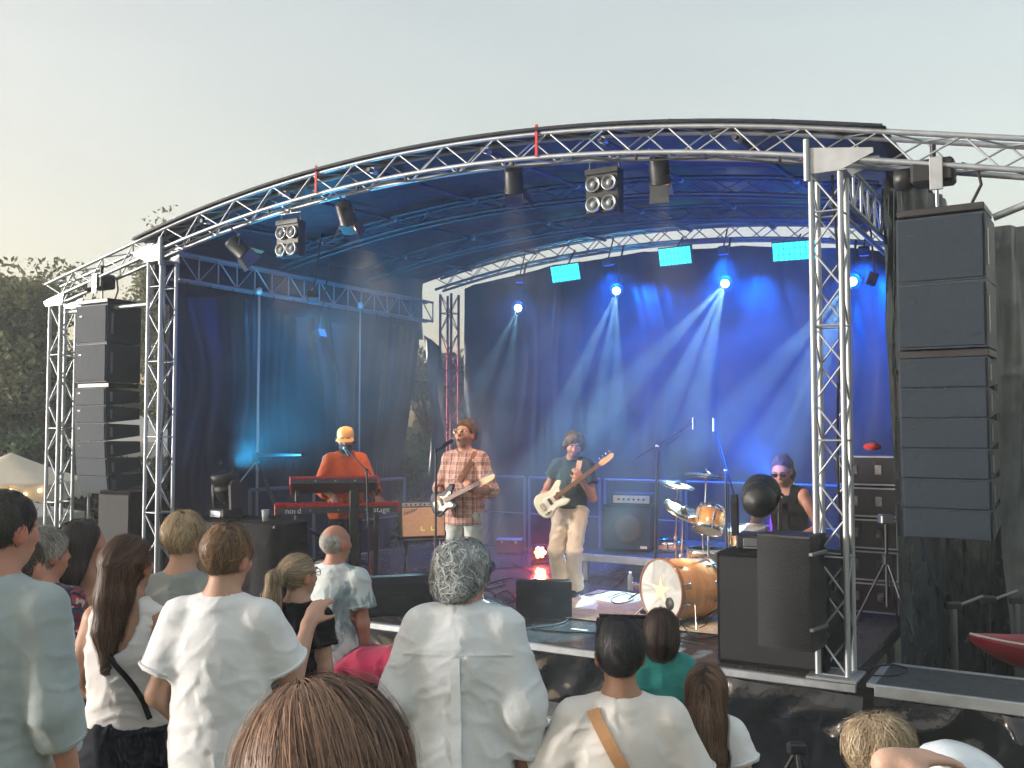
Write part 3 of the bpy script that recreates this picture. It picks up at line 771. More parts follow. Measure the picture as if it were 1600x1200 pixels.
arch('curved roof rafter truss two thirds of the way back', 3.7, .05, 7.4, .20, steel_d, .32, 4.49, 3, .018, .007)
def ladder(label, u, v0, v1, z0, z1):
    o = st('side_truss', label, 'truss', u, v0, z0); L = v1 - v0; H = z1 - z0
    for q in (-.06, .06):
        rod(o, 'chord', (q, 0, 0), (q, L, 0), .020, alu); rod(o, 'chord', (q, 0, H), (q, L, H), .020, alu)
    n = 17
    for i in range(n + 1):
        y = L * i / n; rod(o, 'post', (.06, y, 0), (.06, y, H), .011, alu, 6)
        if i < n: rod(o, 'brace', (.06, y, 0 if i % 2 else H), (.06, y + L / n, H if i % 2 else 0), .009, alu, 6)
ladder('straight ladder truss along the top of the left wall', .05, .30, 5.3, 3.50, 3.80)
ladder('straight ladder truss along the top of the right wall', 7.36, .30, 5.4, 3.50, 3.80)
for i, u in enumerate((.75, 1.9, 3.05, 4.35, 5.5, 6.65)):
    o = st('roof_purlin', ['first', 'second', 'third', 'fourth', 'fifth', 'sixth'][i] + ' long roof tube counted from the left, running front to back', 'tube', u, 0, arch_z(u) - .10)
    rod(o, 'tube', (0, .05, 0), (0, 5.4, 5.3 * RS), .022, steel_d); 
    for q in (.14, 1.95, 3.7, 5.4): MB().tube((0, q - .03, q * RS), (0, q + .03, q * RS), .032, n=10).build('clamp', alu, o)
# cables tied along the rig
rc = np.random.default_rng(5); z_b = lambda u: arch_z(u) - .25
o = st('truss_cable', 'black cable tied along the underside of the front roof truss', 'cable', 0, .05, 0); MB().path([(u, -.02 + .012 * math.sin(u * 9), z_b(u) - .02 - .03 * abs(math.sin(u * 2.9))) for u in np.linspace(.3, 7.2, 90)], .009, 6).build('cable', rubber, o)
for u in np.linspace(.6, 7.0, 12): MB().box((u, -.01, z_b(u) - .012), (.018, .03, .05), .003).build('cable_tie', blackp, o)
o = st('tower_cable', 'black cable hanging down inside the front right tower', 'cable', 7.33, .14, 0); MB().path([(.05 + .02 * math.sin(z * 3), .02 * math.cos(z * 4), z) for z in np.linspace(.02, 3.7, 40)], .010, 6).build('cable', rubber, o)
o = st('tower_cable', 'black cable hanging down inside the front left tower', 'cable', .04, .14, 0); MB().path([(.04 + .02 * math.sin(z * 3.3), .03 * math.cos(z * 2.7), z) for z in np.linspace(.02, 3.7, 40)], .010, 6).build('cable', rubber, o)
# roof skin
o = st('stage_roof', 'dark blue tarpaulin roof stretched over the curved trusses', 'roof')
def roof(a, b, dz=0.0):
    u = -.30 + a * (SW + .66); v = -.02 + b * 5.62; sag = .025 * math.sin(min(1, b) * math.pi * 3) ** 2
    return (u, v, arch_z(u) + .006 - sag + dz + RS * max(0, v - .14))
m = MB(); m.grid(roof, 60, 24); tp = m.build('tarpaulin', tarp, o); tp.modifiers.new('thickness', 'SOLIDIFY').thickness = .012
MB().path([(u, -.012, arch_z(u) + .012) for u in np.linspace(-.28, SW + .34, 54)], .010, 8).build('front_keder', blackp, o)
for i in range(9):
    u = .4 + i * .82; MB().box((u, -.01, arch_z(u) + .022), (.035, .02, .010), .003).build('clip', alu, o)
for u in (2.43, 4.93):
    m = MB(); m.box((u, .005, arch_z(u) - .09), (.028, .012, .28), .002, None); m.build('ratchet_strap', pm('red_webbing', (.55, .02, .03), .6, var=.1), o)
# ------------------------------------------------------------------ walls of cloth
def cloth_wall(label, path, ztop, zbot, seed, amp, mat, nu=150, nv=44, edge=None, swag=.05, fq=2.6):
    """path: (u, v) polyline; ztop(t), zbot(t)"""
    o = st('curtain_wall', label, 'curtain', *path[0], 0); pa = [np.array(p, float) for p in path]; seg = [np.linalg.norm(pa[i + 1] - pa[i]) for i in range(len(pa) - 1)]; Lt = sum(seg)
    T, W = np.meshgrid(np.linspace(0, 1, nu + 1), np.linspace(0, 1, nv + 1)); cum = np.concatenate([[0], np.cumsum(seg)]) / Lt
    pu = np.interp(T, cum, [p[0] for p in pa]); pv = np.interp(T, cum, [p[1] for p in pa])
    if edge is not None: du, dv = edge(T, W); pu = pu + du; pv = pv + dv
    dx = np.gradient(np.interp(np.linspace(0, 1, nu + 1), cum, [p[0] for p in pa])); dy = np.gradient(np.interp(np.linspace(0, 1, nu + 1), cum, [p[1] for p in pa])); ln = np.hypot(dx, dy); nx, ny = -dy / ln, dx / ln
    s_ = T.ravel() * Lt; w_ = W.ravel()
    P = np.stack([s_ * fq, w_ * .8, np.zeros_like(s_)], 1) + seed * 11; wp = vnoise(np.stack([s_ * 1.1, w_ * 3, np.zeros_like(s_)], 1) + seed * 3) * .9
    P[:, 0] += wp * .6; d = amp * ((1 - np.abs(vnoise(P)) * 2) + .5 * (1 - np.abs(vnoise(P * np.array([2.7, 1.5, 1]) + 5)) * 2) * (1 - .6 * w_)) 
    sw = swag * np.abs(np.sin(s_ * 2.2 + seed)) ** .7 * np.exp(-w_ * 9)
    zt = np.vectorize(ztop)(T.ravel()); zb = np.vectorize(zbot)(T.ravel()); z = zt * (1 - w_) + zb * w_ - sw
    NX = np.tile(nx, nv + 1); NY = np.tile(ny, nv + 1)
    V = np.stack([pu.ravel() + NX * d - path[0][0], pv.ravel() + NY * d - path[0][1], z], 1)
    Q = np.array([(j * (nu + 1) + i, j * (nu + 1) + i + 1, (j + 1) * (nu + 1) + i + 1, (j + 1) * (nu + 1) + i) for j in range(nv) for i in range(nu)])
    obj('cloth', mesh_np('cloth', V, Q, mat), o); return o
# left wall: hangs below the ladder truss, its rear edge drawn back
o = cloth_wall('black vinyl wall curtain hanging along the left side of the stage', [(.0, .30), (-.02, 5.15)], lambda t: 3.40 + .06 * math.sin(t * 9), lambda t: .02, 4, .030, vinyl, 190, 50, edge=lambda T, W: (0 * T, -.75 * np.clip((T - .75) / .25, 0, 1) * W ** 1.2), swag=.10)
for i in range(14): MB().path([(.0, .2 + i * .35, 3.06 + .34), (.03, .2 + i * .35, 3.50)], .006, 5).build('tie', rubber, o)
cloth_wall('loose black flap of curtain hanging in the gap beside the red tower', [(.02, 5.16), (.30, 5.22)], lambda t: 3.3 - .2 * t, lambda t: .35, 6, .03, vinyl, 24, 40, edge=lambda T, W: (.16 * np.sin(W * 3.1) - .12 * T * W, 0 * T))
# backdrop
cloth_wall('wide black backdrop cloth closing the rear of the stage', [(.56, 5.50), (7.75, 5.50)], lambda t: arch_z(.56 + t * 7.19, 4.61) - .29, lambda t: .02, 9, .020, vinyl, 240, 56, swag=.03)
cloth_wall('dark tarpaulin gable closing the left wall up to the roof', [(-.10, .16), (-.12, 5.35)], lambda t: arch_z(-.1) + .01 + RS * t * 5.2, lambda t: 3.22, 21, .02, tarp, 60, 12, swag=0)
cloth_wall('dark tarpaulin gable closing the right wall up to the roof', [(7.50, 1.6), (7.56, 5.35)], lambda t: arch_z(7.5) + .05 + RS * t * 5.2, lambda t: 3.4, 22, .02, tarp, 60, 12, swag=0)
# right wall and the tent-like wing behind the right speakers
plasticw = pm('creased_plastic_sheet', (.15, .17, .18), .20, var=.45, scale=3, bump=.5, bscale=9, spec=.8, rvar=.1, crease=1.0, cscale=1.8)
cloth_wall('creased dark plastic side wall flaring out behind the right hand speakers', [(7.52, 1.65), (7.62, 2.3), (8.0, 4.2), (8.45, 5.4)], lambda t: 3.95 - .05 * t, lambda t: -.95, 12, .07, pm('dark_plastic_sheet', (.035, .045, .055), .24, var=.5, scale=2.5, bump=.9, bscale=5, spec=.7, rvar=.1), 150, 60, swag=.1)
_t = plasticw.node_tree; _b = _t.nodes['Principled BSDF']; _tr = _t.nodes.new('ShaderNodeBsdfTranslucent'); _mx = _t.nodes.new('ShaderNodeMixShader'); _mx.inputs[0].default_value = .30
_tr.inputs[0].default_value = (.30, .32, .31, 1); _t.links.new(_b.outputs[0], _mx.inputs[1]); _t.links.new(_tr.outputs[0], _mx.inputs[2]); _t.links.new(_mx.outputs[0], _t.nodes['Material Output'].inputs[0])
cloth_wall('pale crumpled plastic sheet hanging behind the right hand speakers', [(7.60, 1.72), (8.0, 2.2), (8.5, 3.1), (9.1, 4.7)], lambda t: 4.02 - .55 * t, lambda t: 2.3 - 3.2 * min(1, max(0, (t - .36) / .06)), 15, .10, plasticw, 190, 60, swag=.15, fq=5.5)
# ------------------------------------------------------------------ line arrays
def line_array(label, u, v, ztop, rot):
    o = st('line_array', label, 'loudspeaker', u, v, ztop, rot); W, D = .565, .46; z = -.02; y = -.0; tl = 0.0
    MB().box((0, .2, .02), (W * .98, .40, .05), .006).build('rigging_frame', blackm, o)
    for i in range(8):
        big = i < 2; h = .455 if big else .205; tl = 0 if big else tl + R(.5 + .35 * (i - 2)); rear = h * (.97 if big else .62)
        if i == 2:
            MB().box((0, D / 2 + .01, z - .03), (W, D * .9, .052), .005).build('coupling_frame', blackm, o); z -= .062
        M = Matrix.Translation((0, y, z)) @ Matrix.Rotation(tl, 4, 'X'); c = MB()
        dr = (h - rear) / 2; c.prism([(0, 0), (D, -dr), (D, -h + dr), (0, -h + .004)], -W / 2, W / 2, 'x', M)
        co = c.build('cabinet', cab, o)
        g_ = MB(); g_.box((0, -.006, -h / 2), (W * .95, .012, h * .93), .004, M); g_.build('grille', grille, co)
        bd = MB(); bd.box((-W * .33, -.0135, -h * .28), (.05, .003, .022), .001, M); bd.build('badge', blackm, co)
        for sx in (-1, 1):
            q = MB(); q.box((sx * (W / 2 + .004), D * .15, -h * .5), (.008, .03, h * .55), .002, M); q.build('rigging_plate', steel, co)
        e = M @ Vector((0, 0, -h)); y, z = e.y, e.z
    return o
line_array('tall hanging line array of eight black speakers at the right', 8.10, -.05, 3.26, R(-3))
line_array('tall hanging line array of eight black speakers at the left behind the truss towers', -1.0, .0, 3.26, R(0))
def hoist(label, u, z, rot=0):
    o = st('chain_hoist', label, 'hoist', u, .12, z, rot)
    MB().box((0, 0, .0), (.28, .20, .17), .02).build('motor_housing', blackp, o); MB().lathe([(0, .07), (.075, .065), (.08, 0), (.078, -.05), (0, -.05)], n=18, M=Matrix.Translation((-.19, 0, -.02)) @ Matrix.Rotation(R(-90), 4, 'Y')).build('motor_end', blackm, o)
    MB().box((.03, -.112, -.03), (.085, .02, .23), .004).build('side_bracket', alu, o); rod(o, 'chain', (.02, 0, -.10), (.02, 0, z * 0 - .26), .012, steel, 6); rod(o, 'hook_strap', (0, 0, .08), (0, 0, .20), .02, blackm, 6)
    MB().path([(.18, .02, .05), (.28, .0, .0), (.30, .0, -.12), (.24, 0, -.24)], .011, 6).build('cable', rubber, o)
hoist('black chain hoist with grey bracket above the right line array', 8.05, 3.58); hoist('black chain hoist with grey bracket above the left line array', -1.0, 3.52)
rodm = st('hanging_bar', 'horizontal silver bar between the two left towers above the speakers', 'tube', -1.62, .10, 3.20); rod(rodm, 'tube', (0, 0, 0), (1.55, 0, .0), .024, alu)
o = st('brace_tube', 'slanting grey tube rising to the right edge beside the right line array', 'tube', 8.42, .1, 3.22); rod(o, 'tube', (0, 0, 0), (1.6, -.1, .52), .026, alu)
# ------------------------------------------------------------------ box speakers and monitors
def box_speaker(name, label, u, v, z, w_, d_, h, rot=0, cat='loudspeaker', pole=False):
    o = st(name, label, cat, u, v, z, rot)
    MB().box((0, d_ / 2, h / 2), (w_, d_, h), .012).build('cabinet', carpetb, o); MB().box((0, -.008, h / 2), (w_ * .93, .016, h * .93), .005).build('grille', grille_b, o)
    for sx in (-1, 1): MB().box((sx * (w_ / 2 + .004), d_ * .5, h * .72), (.010, .16, .08), .004).build('handle', blackp, o)
    return o
box_speaker('subwoofer', 'big black subwoofer box at the right front of the stage under a moving light', 6.86, .12, .004, .82, .60, .84)
box_speaker('subwoofer', 'black subwoofer box at the left front of the stage under a moving light', .68, .30, .004, .80, .60, .80)
box_speaker('subwoofer', 'black speaker box with pale top edge standing below the left line array', -.50, -.02, .012, .56, .5, 1.08)
# fill speaker bracketed to the front right tower
o = st('fill_speaker', 'black speaker with curved mesh grille bracketed to the front right tower', 'loudspeaker', 7.06, -.24, .235, R(-10))
poly = [(-.20, .0)] + [(-.20 + .40 * t, -.055 * math.sin(math.pi * t)) for t in np.linspace(0, 1, 9)] + [(.17, .34), (-.17, .34)]
MB().prism([(-.20, .0), (.20, .0), (.17, .34), (-.17, .34)], 0, .80, 'z').build('cabinet', cab_b, o)
m = MB(); m.grid(lambda a, b: (-.196 + .392 * a, -.004 - .05 * math.sin(math.pi * a), .012 + .776 * b), 14, 4); gr = m.build('grille', grille_b, o)
dot = MB().lathe([(0, .0015), (.0035, .001), (.004, 0)], n=6).mesh('grille_hole', pm('grille_bump', (.05, .055, .06), .4, .5, var=.1))
m = MB()
for j in range(44):
    for i in range(22):
        a = (i + .5 * (j % 2) + .5) / 23; m.ball((-.19 + .38 * a, -.006 - .05 * math.sin(math.pi * a), .025 + j * .0172), (.0050, .0022, .0050), 5, 3)
mm = m.build('grille_mesh', pm('grille_wire', (.045, .05, .058), .45, .4, var=.1), gr); mm['kind'] = 'stuff'
for z in (.16, .68): MB().box((.205, .12, z), (.03, .26, .025), .004).build('side_handle', steel, o)
for z in (.05, .75): MB().box((.10, .38, z), (.10, .12, .03), .004).build('bracket', blackm, o)
def wedge(label, px, py, w_, rot, h=.32, d_=.42):
    p = deck_at(px, py); u, v = uv_of(p); o = st('floor_monitor', label, 'loudspeaker', u, v, .005, rot)
    prof = [(0, 0), (d_, 0), (d_ * 1.0, .06), (d_ * .38, h), (.05, h), (0, h * .82)]
    MB().prism(prof, -w_ / 2, w_ / 2, 'x').build('cabinet', cab_b, o)
    a = math.atan2(h - .06, d_ * .62); M = Matrix.Translation((0, d_ * .70, (h + .06) / 2 + .004)) @ Matrix.Rotation(-a, 4, 'X'); m = MB(); m.box((0, 0, .004), (w_ * .92, .36, .01), .003, M); m.build('grille', grille_b, o)
    MB().box((0, -.002, h * .5), (.14, .008, .06), .002).build('socket_plate', blackm, o)
wedge('black floor monitor wedge in front of the bass player', 850, 966, .53, TH, .33)
wedge('black floor monitor wedge at the left facing the keyboard player', 622, 962, .66, R(48), .36, .5)
wedge('black floor monitor wedge behind the teal shirted child', 972, 1003, .44, R(20), .17, .34)
# moving lights
def moving_head(label, u, v, z, s_=1.0, rot=0, tiltx=R(20)):
    o = st('moving_head_light', label, 'stage light', u, v, z, rot)
    MB().box((0, 0, .055 * s_), (.30 * s_, .26 * s_, .10 * s_), .015).build('base', blackp, o); MB().box((0, -.134 * s_, .055 * s_), (.20 * s_, .008, .055 * s_), .003).build('display_panel', steel, o)
    for sx in (-1, 1): MB().prism([(-.06, .10), (.06, .10), (.075, .36), (.04, .42), (-.04, .42), (-.075, .36)], sx * .17 * s_ - .022, sx * .17 * s_ + .022, 'x').build('yoke_arm', blackp, o)
    M = Matrix.Translation((0, 0, .35 * s_)) @ Matrix.Rotation(tiltx, 4, 'X'); m = MB(); m.lathe([(0, -.175), (.05, -.175), (.055, -.165), (.10, -.16), (.128, -.12), (.136, -.05), (.136, -.03), (.143, -.028), (.143, -.008), (.136, -.006), (.136, .06), (.150, .07), (.150, .15), (.13, .163), (0, .155)], n=24, M=M); hd = m.build('lamp_head', blackp, o)
    m = MB(); m.lathe([(0, .168), (.10, .164), (.105, .16)], n=20, M=M); m.build('lens', pm('dark_glass', (.02, .025, .03), .06, var=.1, coat=.8), hd)
    rod(o, 'carry_handle', (-.10 * s_, -.14 * s_, .02), (.10 * s_, -.14 * s_, .02), .008, steel)
moving_head('large moving head light standing on the right subwoofer', 6.70, .45, .846, 1.15, R(10), R(-75))
moving_head('moving head light standing on the left subwoofer', .66, .55, .806, 1.0, R(-10), R(15))
# ------------------------------------------------------------------ clothes
def fabric(name, col, bump=0.6, bscale=16, var=0.10, rough=0.85, **k):
    return pm(name, col, rough, var=var, scale=9, bump=bump * .5, bscale=bscale * 2, sheen=k.pop('sheen', 0.15), spec=0.25, crease=k.pop('crease', .45), cscale=k.pop('cscale', 6.0), **k)
LAST = {}
def top(root, f, mat, sleeve=0.55, hem=-0.13, e=0.014, loose=0.6, h=0.010, amp=0.0045, seed=1, es=0.016, taper=0.008, collar=False, name='shirt', neck=0.066, scoop=None, flare=0.0, sides='LR', slant=0.8, zs=1.1, freq=8.0):
    k = f.k; d = Sdf(); J = f.J; hems = []
    f.torso_col(d, e, hem * k, f.ts[-1] + .004, loose, .03, flare)
    for sd_ in 'LR':
        d.cone(J['neck'] + f.T[:, 2] * .005, J['sh' + sd_], .040 * k + e * .7, .048 * k + e, .05)
        if sleeve <= 0 or sd_ not in sides: continue
        a, b, c = J['sh' + sd_], J['el' + sd_], J['wr' + sd_]; q = k * (.5 + .5 * f.bulk)
        ra, rb, rc = .056 * q + es, .044 * q + es + taper, .030 * q + es + taper
        if sleeve <= 1:
            en = a + (b - a) * sleeve; re = ra + (rb - ra) * sleeve + taper
            d.ccone(a, en, ra, re, .035)
        else:
            d.cone(a, b, ra, rb, .035); en = b + (c - b) * (sleeve - 1); re = rb + (rc - rb) * (sleeve - 1); d.ccone(b, en, rb, re, .02)
        dr = (en - (a if sleeve <= 1 else b)); dr /= np.linalg.norm(dr)
        d.cone(en - dr * .02, en + dr * .04, re - .017, re - .017, 0, 'sub'); hems.append((en, dr, re))
    nk = J['neck']; up = f.T[:, 2]
    d.cone(nk + up * .022 * k + f.T[:, 1] * .02 * k, nk + up * .2, neck * k, (neck + .03) * k, 0, 'sub')
    if scoop is not None:
        for (c, r) in scoop: d.ell(np.array(c) * k, np.array(r) * k, None, 0, 'sub')
    o = garment(root, name, d, mat, h, amp, seed, slant=slant, zs=zs, freq=freq); LAST['d'] = d
    for en, dr, re in hems:
        bx_, by_, _ = basis(dr); c0 = Vector(en - dr * .016)
        MB().path([c0 + bx_ * (re * 1.0 * math.cos(a)) + by_ * (re * 1.0 * math.sin(a)) for a in np.linspace(0, 6.283, 28, endpoint=False)], .006, 6, True).build('sleeve_hem', mat, root)
    if not collar and scoop is None:
        hd = f.hc - nk; hd = hd / np.linalg.norm(hd); ax = f.T; c0 = nk + up * .010 * k + ax[:, 1] * .012 * k
        MB().path([tuple(c0 + ax[:, 0] * ((neck + .004) * k * math.sin(a)) + ax[:, 1] * ((neck + .006) * k * math.cos(a)) - up * (.016 * k * (1 + math.cos(a)))) for a in np.linspace(0, 6.283, 40, endpoint=False)], .0085 * k, 8, True).build('neckband', mat, root)
    if collar:
        n0 = nk - up * .012 * k; m = MB(); ax = f.T
        hd = f.hc - nk; hd = hd / np.linalg.norm(hd); up2 = up * .6 + hd * .4; up2 /= np.linalg.norm(up2)
        def ring(a, r, z, tilt): return tuple(n0 + ax[:, 0] * (r * math.sin(a)) - ax[:, 1] * (r * 1.08 * math.cos(a) - .008) + up2 * (z - tilt * (1 - math.cos(a)) * .5))
        A = np.linspace(-2.55, 2.55, 33); rows = [(.058, .005), (.060, .032), (.0615, .052), (.066, .050), (.074, .028), (.082, .004)]
        vs = [ring(a, r * k * (.65 + .35 * f.bulk), z * k, .035 * k) for (r, z) in rows for a in A]; n = len(A)
        fs = [(j * n + i, j * n + i + 1, (j + 1) * n + i + 1, (j + 1) * n + i) for j in range(len(rows) - 1) for i in range(n - 1)]
        m.add(vs, fs, True); me = m.mesh('collar', mat); co = obj('collar', me, root)
        so = co.modifiers.new('thickness', 'SOLIDIFY'); so.thickness = .003
    return o
def trousers(root, f, mat, upto=1.93, e=0.010, h=0.014, amp=0.006, seed=3, waist=-0.01, straight=0.02, name='trousers', zs=0.9):
    d = Sdf(); k = f.k
    f.torso_col(d, e * .8, f.ts[0], waist * k, 0, .03)
    for sd_ in 'LR':
        a, b, c = f.J['hip' + sd_], f.J['kn' + sd_], f.J['an' + sd_]; q = k * (.4 + .6 * f.bulk)
        rk = .058 * q + e; ra = .040 * q + e + straight
        d.cone(a, b, .088 * q + e, rk, .035)
        if upto > 1: d.ccone(b, b + (c - b) * (upto - 1), rk, rk + (ra - rk) * (upto - 1), .03)
    return garment(root, name, d, mat, h, amp, seed, zs=zs)
def shoes(root, f, mat, sole):
    for sd_ in 'LR':
        an, kn = f.J['an' + sd_], f.J['kn' + sd_]; fy = V3(0, 1, 0); z0 = an[2] - .085
        d = Sdf(); p = an * 1.0; p[2] = z0
        d.chain([p + V3(0, -.045, .05), p + V3(0, .03, .055), p + V3(0, .11, .038), p + V3(0, .165, .032)], [.042, .044, .040, .034], .03); d.cone(an, p + V3(0, -.02, .05), .042, .045, .03)
        d.cut(p + V3(0, 0, .012), (0, 0, -1)); o = garment(root, 'shoe', d, mat, .010, 0, 1)
        d2 = Sdf(); d2.chain([p + V3(0, -.045, .014), p + V3(0, .06, .014), p + V3(0, .165, .014)], [.047, .046, .040], .02); d2.cut(p + V3(0, 0, .018), (0, 0, 1)); d2.cut(p, (0, 0, -1))
        V, Q = d2.mesh(.009, 1); obj('sole', mesh_np('sole', V, Q, sole), o)
def person(label, px, pytop, d, yaw=0.0, H=None, z0=None, group=None, hairtop=.012, **kw):
    top_ = at(px, pytop, d); zf = ground_z(d) if z0 is None else z0
    Hh = (top_.z - zf) if H is None else H
    f = Fig(Hh, **kw); want = top_.z - zf - hairtop
    for _ in range(3):
        cur = f.hc[2] + .116 * f.hk
        Hh *= (want + kw.get('drop', 0)) / (cur + kw.get('drop', 0)) if H is None else 1.0; f = Fig(Hh, **kw)
    c, s_ = math.cos(yaw), math.sin(yaw); hx, hy = f.hc[0], f.hc[1]
    ox, oy = c * hx - s_ * hy, s_ * hx + c * hy
    root = thing('person', label, 'person', (top_.x - ox, top_.y - oy, zf), yaw, group)
    return root, f
FAIR, TAN, RED, PALE, OLIVE = (.52, .31, .22), (.42, .23, .15), (.50, .25, .18), (.58, .37, .28), (.40, .22, .14)
cotton_w = fabric('white_cotton', (.80, .81, .82), var=.04, bump=.5, bscale=11)
linen_w = fabric('white_linen', (.74, .78, .81), var=.05, bump=.65, bscale=13)
linen_s = fabric('sage_linen', (.36, .42, .43), var=.10, bump=.6, bscale=14)
cream_c = fabric('cream_cotton', (.78, .75, .71), var=.04, bump=.4, bscale=12)
rib_w = fabric('white_knit', (.76, .73, .70), var=.05, bump=.4, bscale=22)
grey_c = fabric('grey_cotton', (.25, .28, .27), var=.1)
black_c = fabric('black_cotton', (.007, .007, .009), var=.3, bump=.3, sheen=0.0)
navy_c = fabric('dark_skirt_cloth', (.006, .008, .016), var=.3, bump=.3, sheen=0.0)
teal_c = fabric('teal_cotton', (.030, .27, .25), var=.12)
crimson_c = fabric('crimson_jersey', (.30, .012, .055), var=.12, bump=.3)
blue_c = fabric('pale_blue_cotton', (.55, .66, .75), var=.05)
denim = fabric('denim', (.05, .09, .16), var=.25, bscale=40)
denim_l = fabric('washed_denim', (.40, .47, .48), var=.22, col2=(.60, .60, .55), bscale=30)
khaki = fabric('stone_chino', (.50, .47, .42), var=.08)
tan_c = fabric('tan_cotton', (.45, .25, .12), var=.1)
orange_c = fabric('orange_overshirt', (.62, .10, .020), var=.10, bump=.4)
slate_c = fabric('slate_cotton', (.030, .060, .085), var=.15)
ivory_c = fabric('ivory_trouser_cloth', (.70, .61, .50), var=.06, bump=.4, bscale=10)
leather_t = pm('tan_webbing', (.48, .25, .11), .6, var=.12, bump=.3, bscale=200)
brass = pm('brass_buckle', (.70, .55, .32), .25, .9, var=.1)
def pattern_mat(name, stops, scale, kind, rough=.85, aniso=(1, 1, 1)):
    m = fabric(name, (.5, .5, .5)); t = m.node_tree; N, L = t.nodes, t.links; b = N['Principled BSDF']
    tc = N.new('ShaderNodeTexCoord'); mp = N.new('ShaderNodeMapping'); mp.inputs['Scale'].default_value = aniso; L.new(tc.outputs['Object'], mp.inputs[0])
    if kind == 'voronoi':
        x = N.new('ShaderNodeTexVoronoi'); x.inputs['Scale'].default_value = scale
        nz = N.new('ShaderNodeTexNoise'); nz.inputs['Scale'].default_value = scale * .7; L.new(mp.outputs[0], nz.inputs['Vector'])
        ad = N.new('ShaderNodeMix'); ad.data_type = 'VECTOR'; ad.inputs[0].default_value = .12; L.new(mp.outputs[0], ad.inputs[4]); L.new(nz.outputs['Color'], ad.inputs[5]); L.new(ad.outputs[1], x.inputs['Vector'])
        sp = N.new('ShaderNodeSeparateColor'); L.new(x.outputs['Color'], sp.inputs[0]); out = sp.outputs[0]
    else:
        x = N.new('ShaderNodeTexNoise'); x.inputs['Scale'].default_value = scale; x.inputs['Detail'].default_value = 3; x.inputs['Distortion'].default_value = 1.2; L.new(mp.outputs[0], x.inputs['Vector']); out = x.outputs['Fac']
    cr = N.new('ShaderNodeValToRGB'); cr.color_ramp.elements.remove(cr.color_ramp.elements[0])
    cr.color_ramp.elements[0].position = stops[0][0]; cr.color_ramp.elements[0].color = (*stops[0][1], 1)
    for p, c in stops[1:]:
        e = cr.color_ramp.elements.new(p); e.color = (*c, 1)
    if kind == 'voronoi': cr.color_ramp.interpolation = 'CONSTANT'
    L.new(out, cr.inputs[0]); L.new(cr.outputs[0], b.inputs['Base Color']); return m
floral = pattern_mat('floral_print', [(0, (.020, .030, .06)), (.42, (.16, .02, .035)), (.60, (.03, .07, .11)), (.76, (.32, .05, .07)), (.87, (.20, .28, .33)), (.95, (.5, .42, .38))], 34, 'voronoi')
tiedye = pattern_mat('tie_dye_cotton', [(.36, (.16, .22, .25)), (.47, (.30, .38, .41)), (.52, (.62, .68, .69)), (.72, (.70, .72, .71)), (.8, (.55, .40, .33))], 4.5, 'noise', aniso=(1.6, 1, .8))
def plaid_mat():
    m = fabric('plaid_cotton', (.5, .3, .2)); t = m.node_tree; N, L = t.nodes, t.links; b = N['Principled BSDF']
    tc = N.new('ShaderNodeTexCoord'); sp = N.new('ShaderNodeSeparateXYZ'); L.new(tc.outputs['Object'], sp.inputs[0])
    def stripe(sock, period, width, ph):
        a = N.new('ShaderNodeMath'); a.operation = 'MULTIPLY_ADD'; a.inputs[1].default_value = 1 / period; a.inputs[2].default_value = ph; L.new(sock, a.inputs[0])
        f_ = N.new('ShaderNodeMath'); f_.operation = 'FRACT'; L.new(a.outputs[0], f_.inputs[0])
        l_ = N.new('ShaderNodeMath'); l_.operation = 'LESS_THAN'; l_.inputs[1].default_value = width; L.new(f_.outputs[0], l_.inputs[0]); return l_.outputs[0]
    prev = None
    for sock, per, wd, ph, col, fac in ((sp.outputs[0], .085, .42, .1, (.30, .12, .12), .55), (sp.outputs[2], .085, .42, .3, (.28, .11, .13), .55),
                                        (sp.outputs[0], .085, .10, .72, (.05, .05, .12), .75), (sp.outputs[2], .085, .10, .86, (.06, .05, .12), .75),
                                        (sp.outputs[0], .0425, .09, .9, (.80, .62, .50), .7), (sp.outputs[2], .0425, .09, .6, (.80, .62, .50), .7)):
        s_ = stripe(sock, per, wd, ph); mu = N.new('ShaderNodeMath'); mu.operation = 'MULTIPLY'; mu.inputs[1].default_value = fac; L.new(s_, mu.inputs[0])
        mx = N.new('ShaderNodeMix'); mx.data_type = 'RGBA'; L.new(mu.outputs[0], mx.inputs[0]); mx.inputs[7].default_value = (*col, 1)
        if prev is None: mx.inputs[6].default_value = (.62, .36, .27, 1)
        else: L.new(prev, mx.inputs[6])
        prev = mx.outputs[2]
    L.new(prev, b.inputs['Base Color']); return m
plaid = plaid_mat()
def strap(root, pts, w_, mat, name='bag_strap', th=.004, nor=None):
    """a flat band through points; nor gives the outward side at each point"""
    vs = []; pts = [np.array(p, float) for p in pts]; n = len(pts)
    for i, p in enumerate(pts):
        t = pts[min(i + 1, n - 1)] - pts[max(i - 1, 0)]; t /= np.linalg.norm(t); nn = np.array(nor[i] if nor is not None else (0, -1, 0), float); nn -= t * (nn @ t); nn /= np.linalg.norm(nn)
        sx = np.cross(t, nn) * w_ / 2
        vs += [p - sx, p + sx, p + sx + nn * th, p - sx + nn * th]
    fs = []
    for i in range(n - 1):
        a, b = i * 4, i * 4 + 4
        for k in range(4): fs.append((a + k, a + (k + 1) % 4, b + (k + 1) % 4, b + k))
    m = MB(); m.add([tuple(v) for v in vs], fs, False); return m.build(name, mat, root)
def surf_path(d, a, b, n, out, off=.006):
    """points from a to b pushed onto an implicit surface from the outside"""
    P = np.array([np.array(a) + (np.array(b) - np.array(a)) * t for t in np.linspace(0, 1, n)]) + np.array(out) * .0
    for _ in range(12):
        g = d.grad(P); dd = d.at(P); P = P - g * np.clip(dd - off, -.03, .03)[:, None]
    return P, d.grad(P)
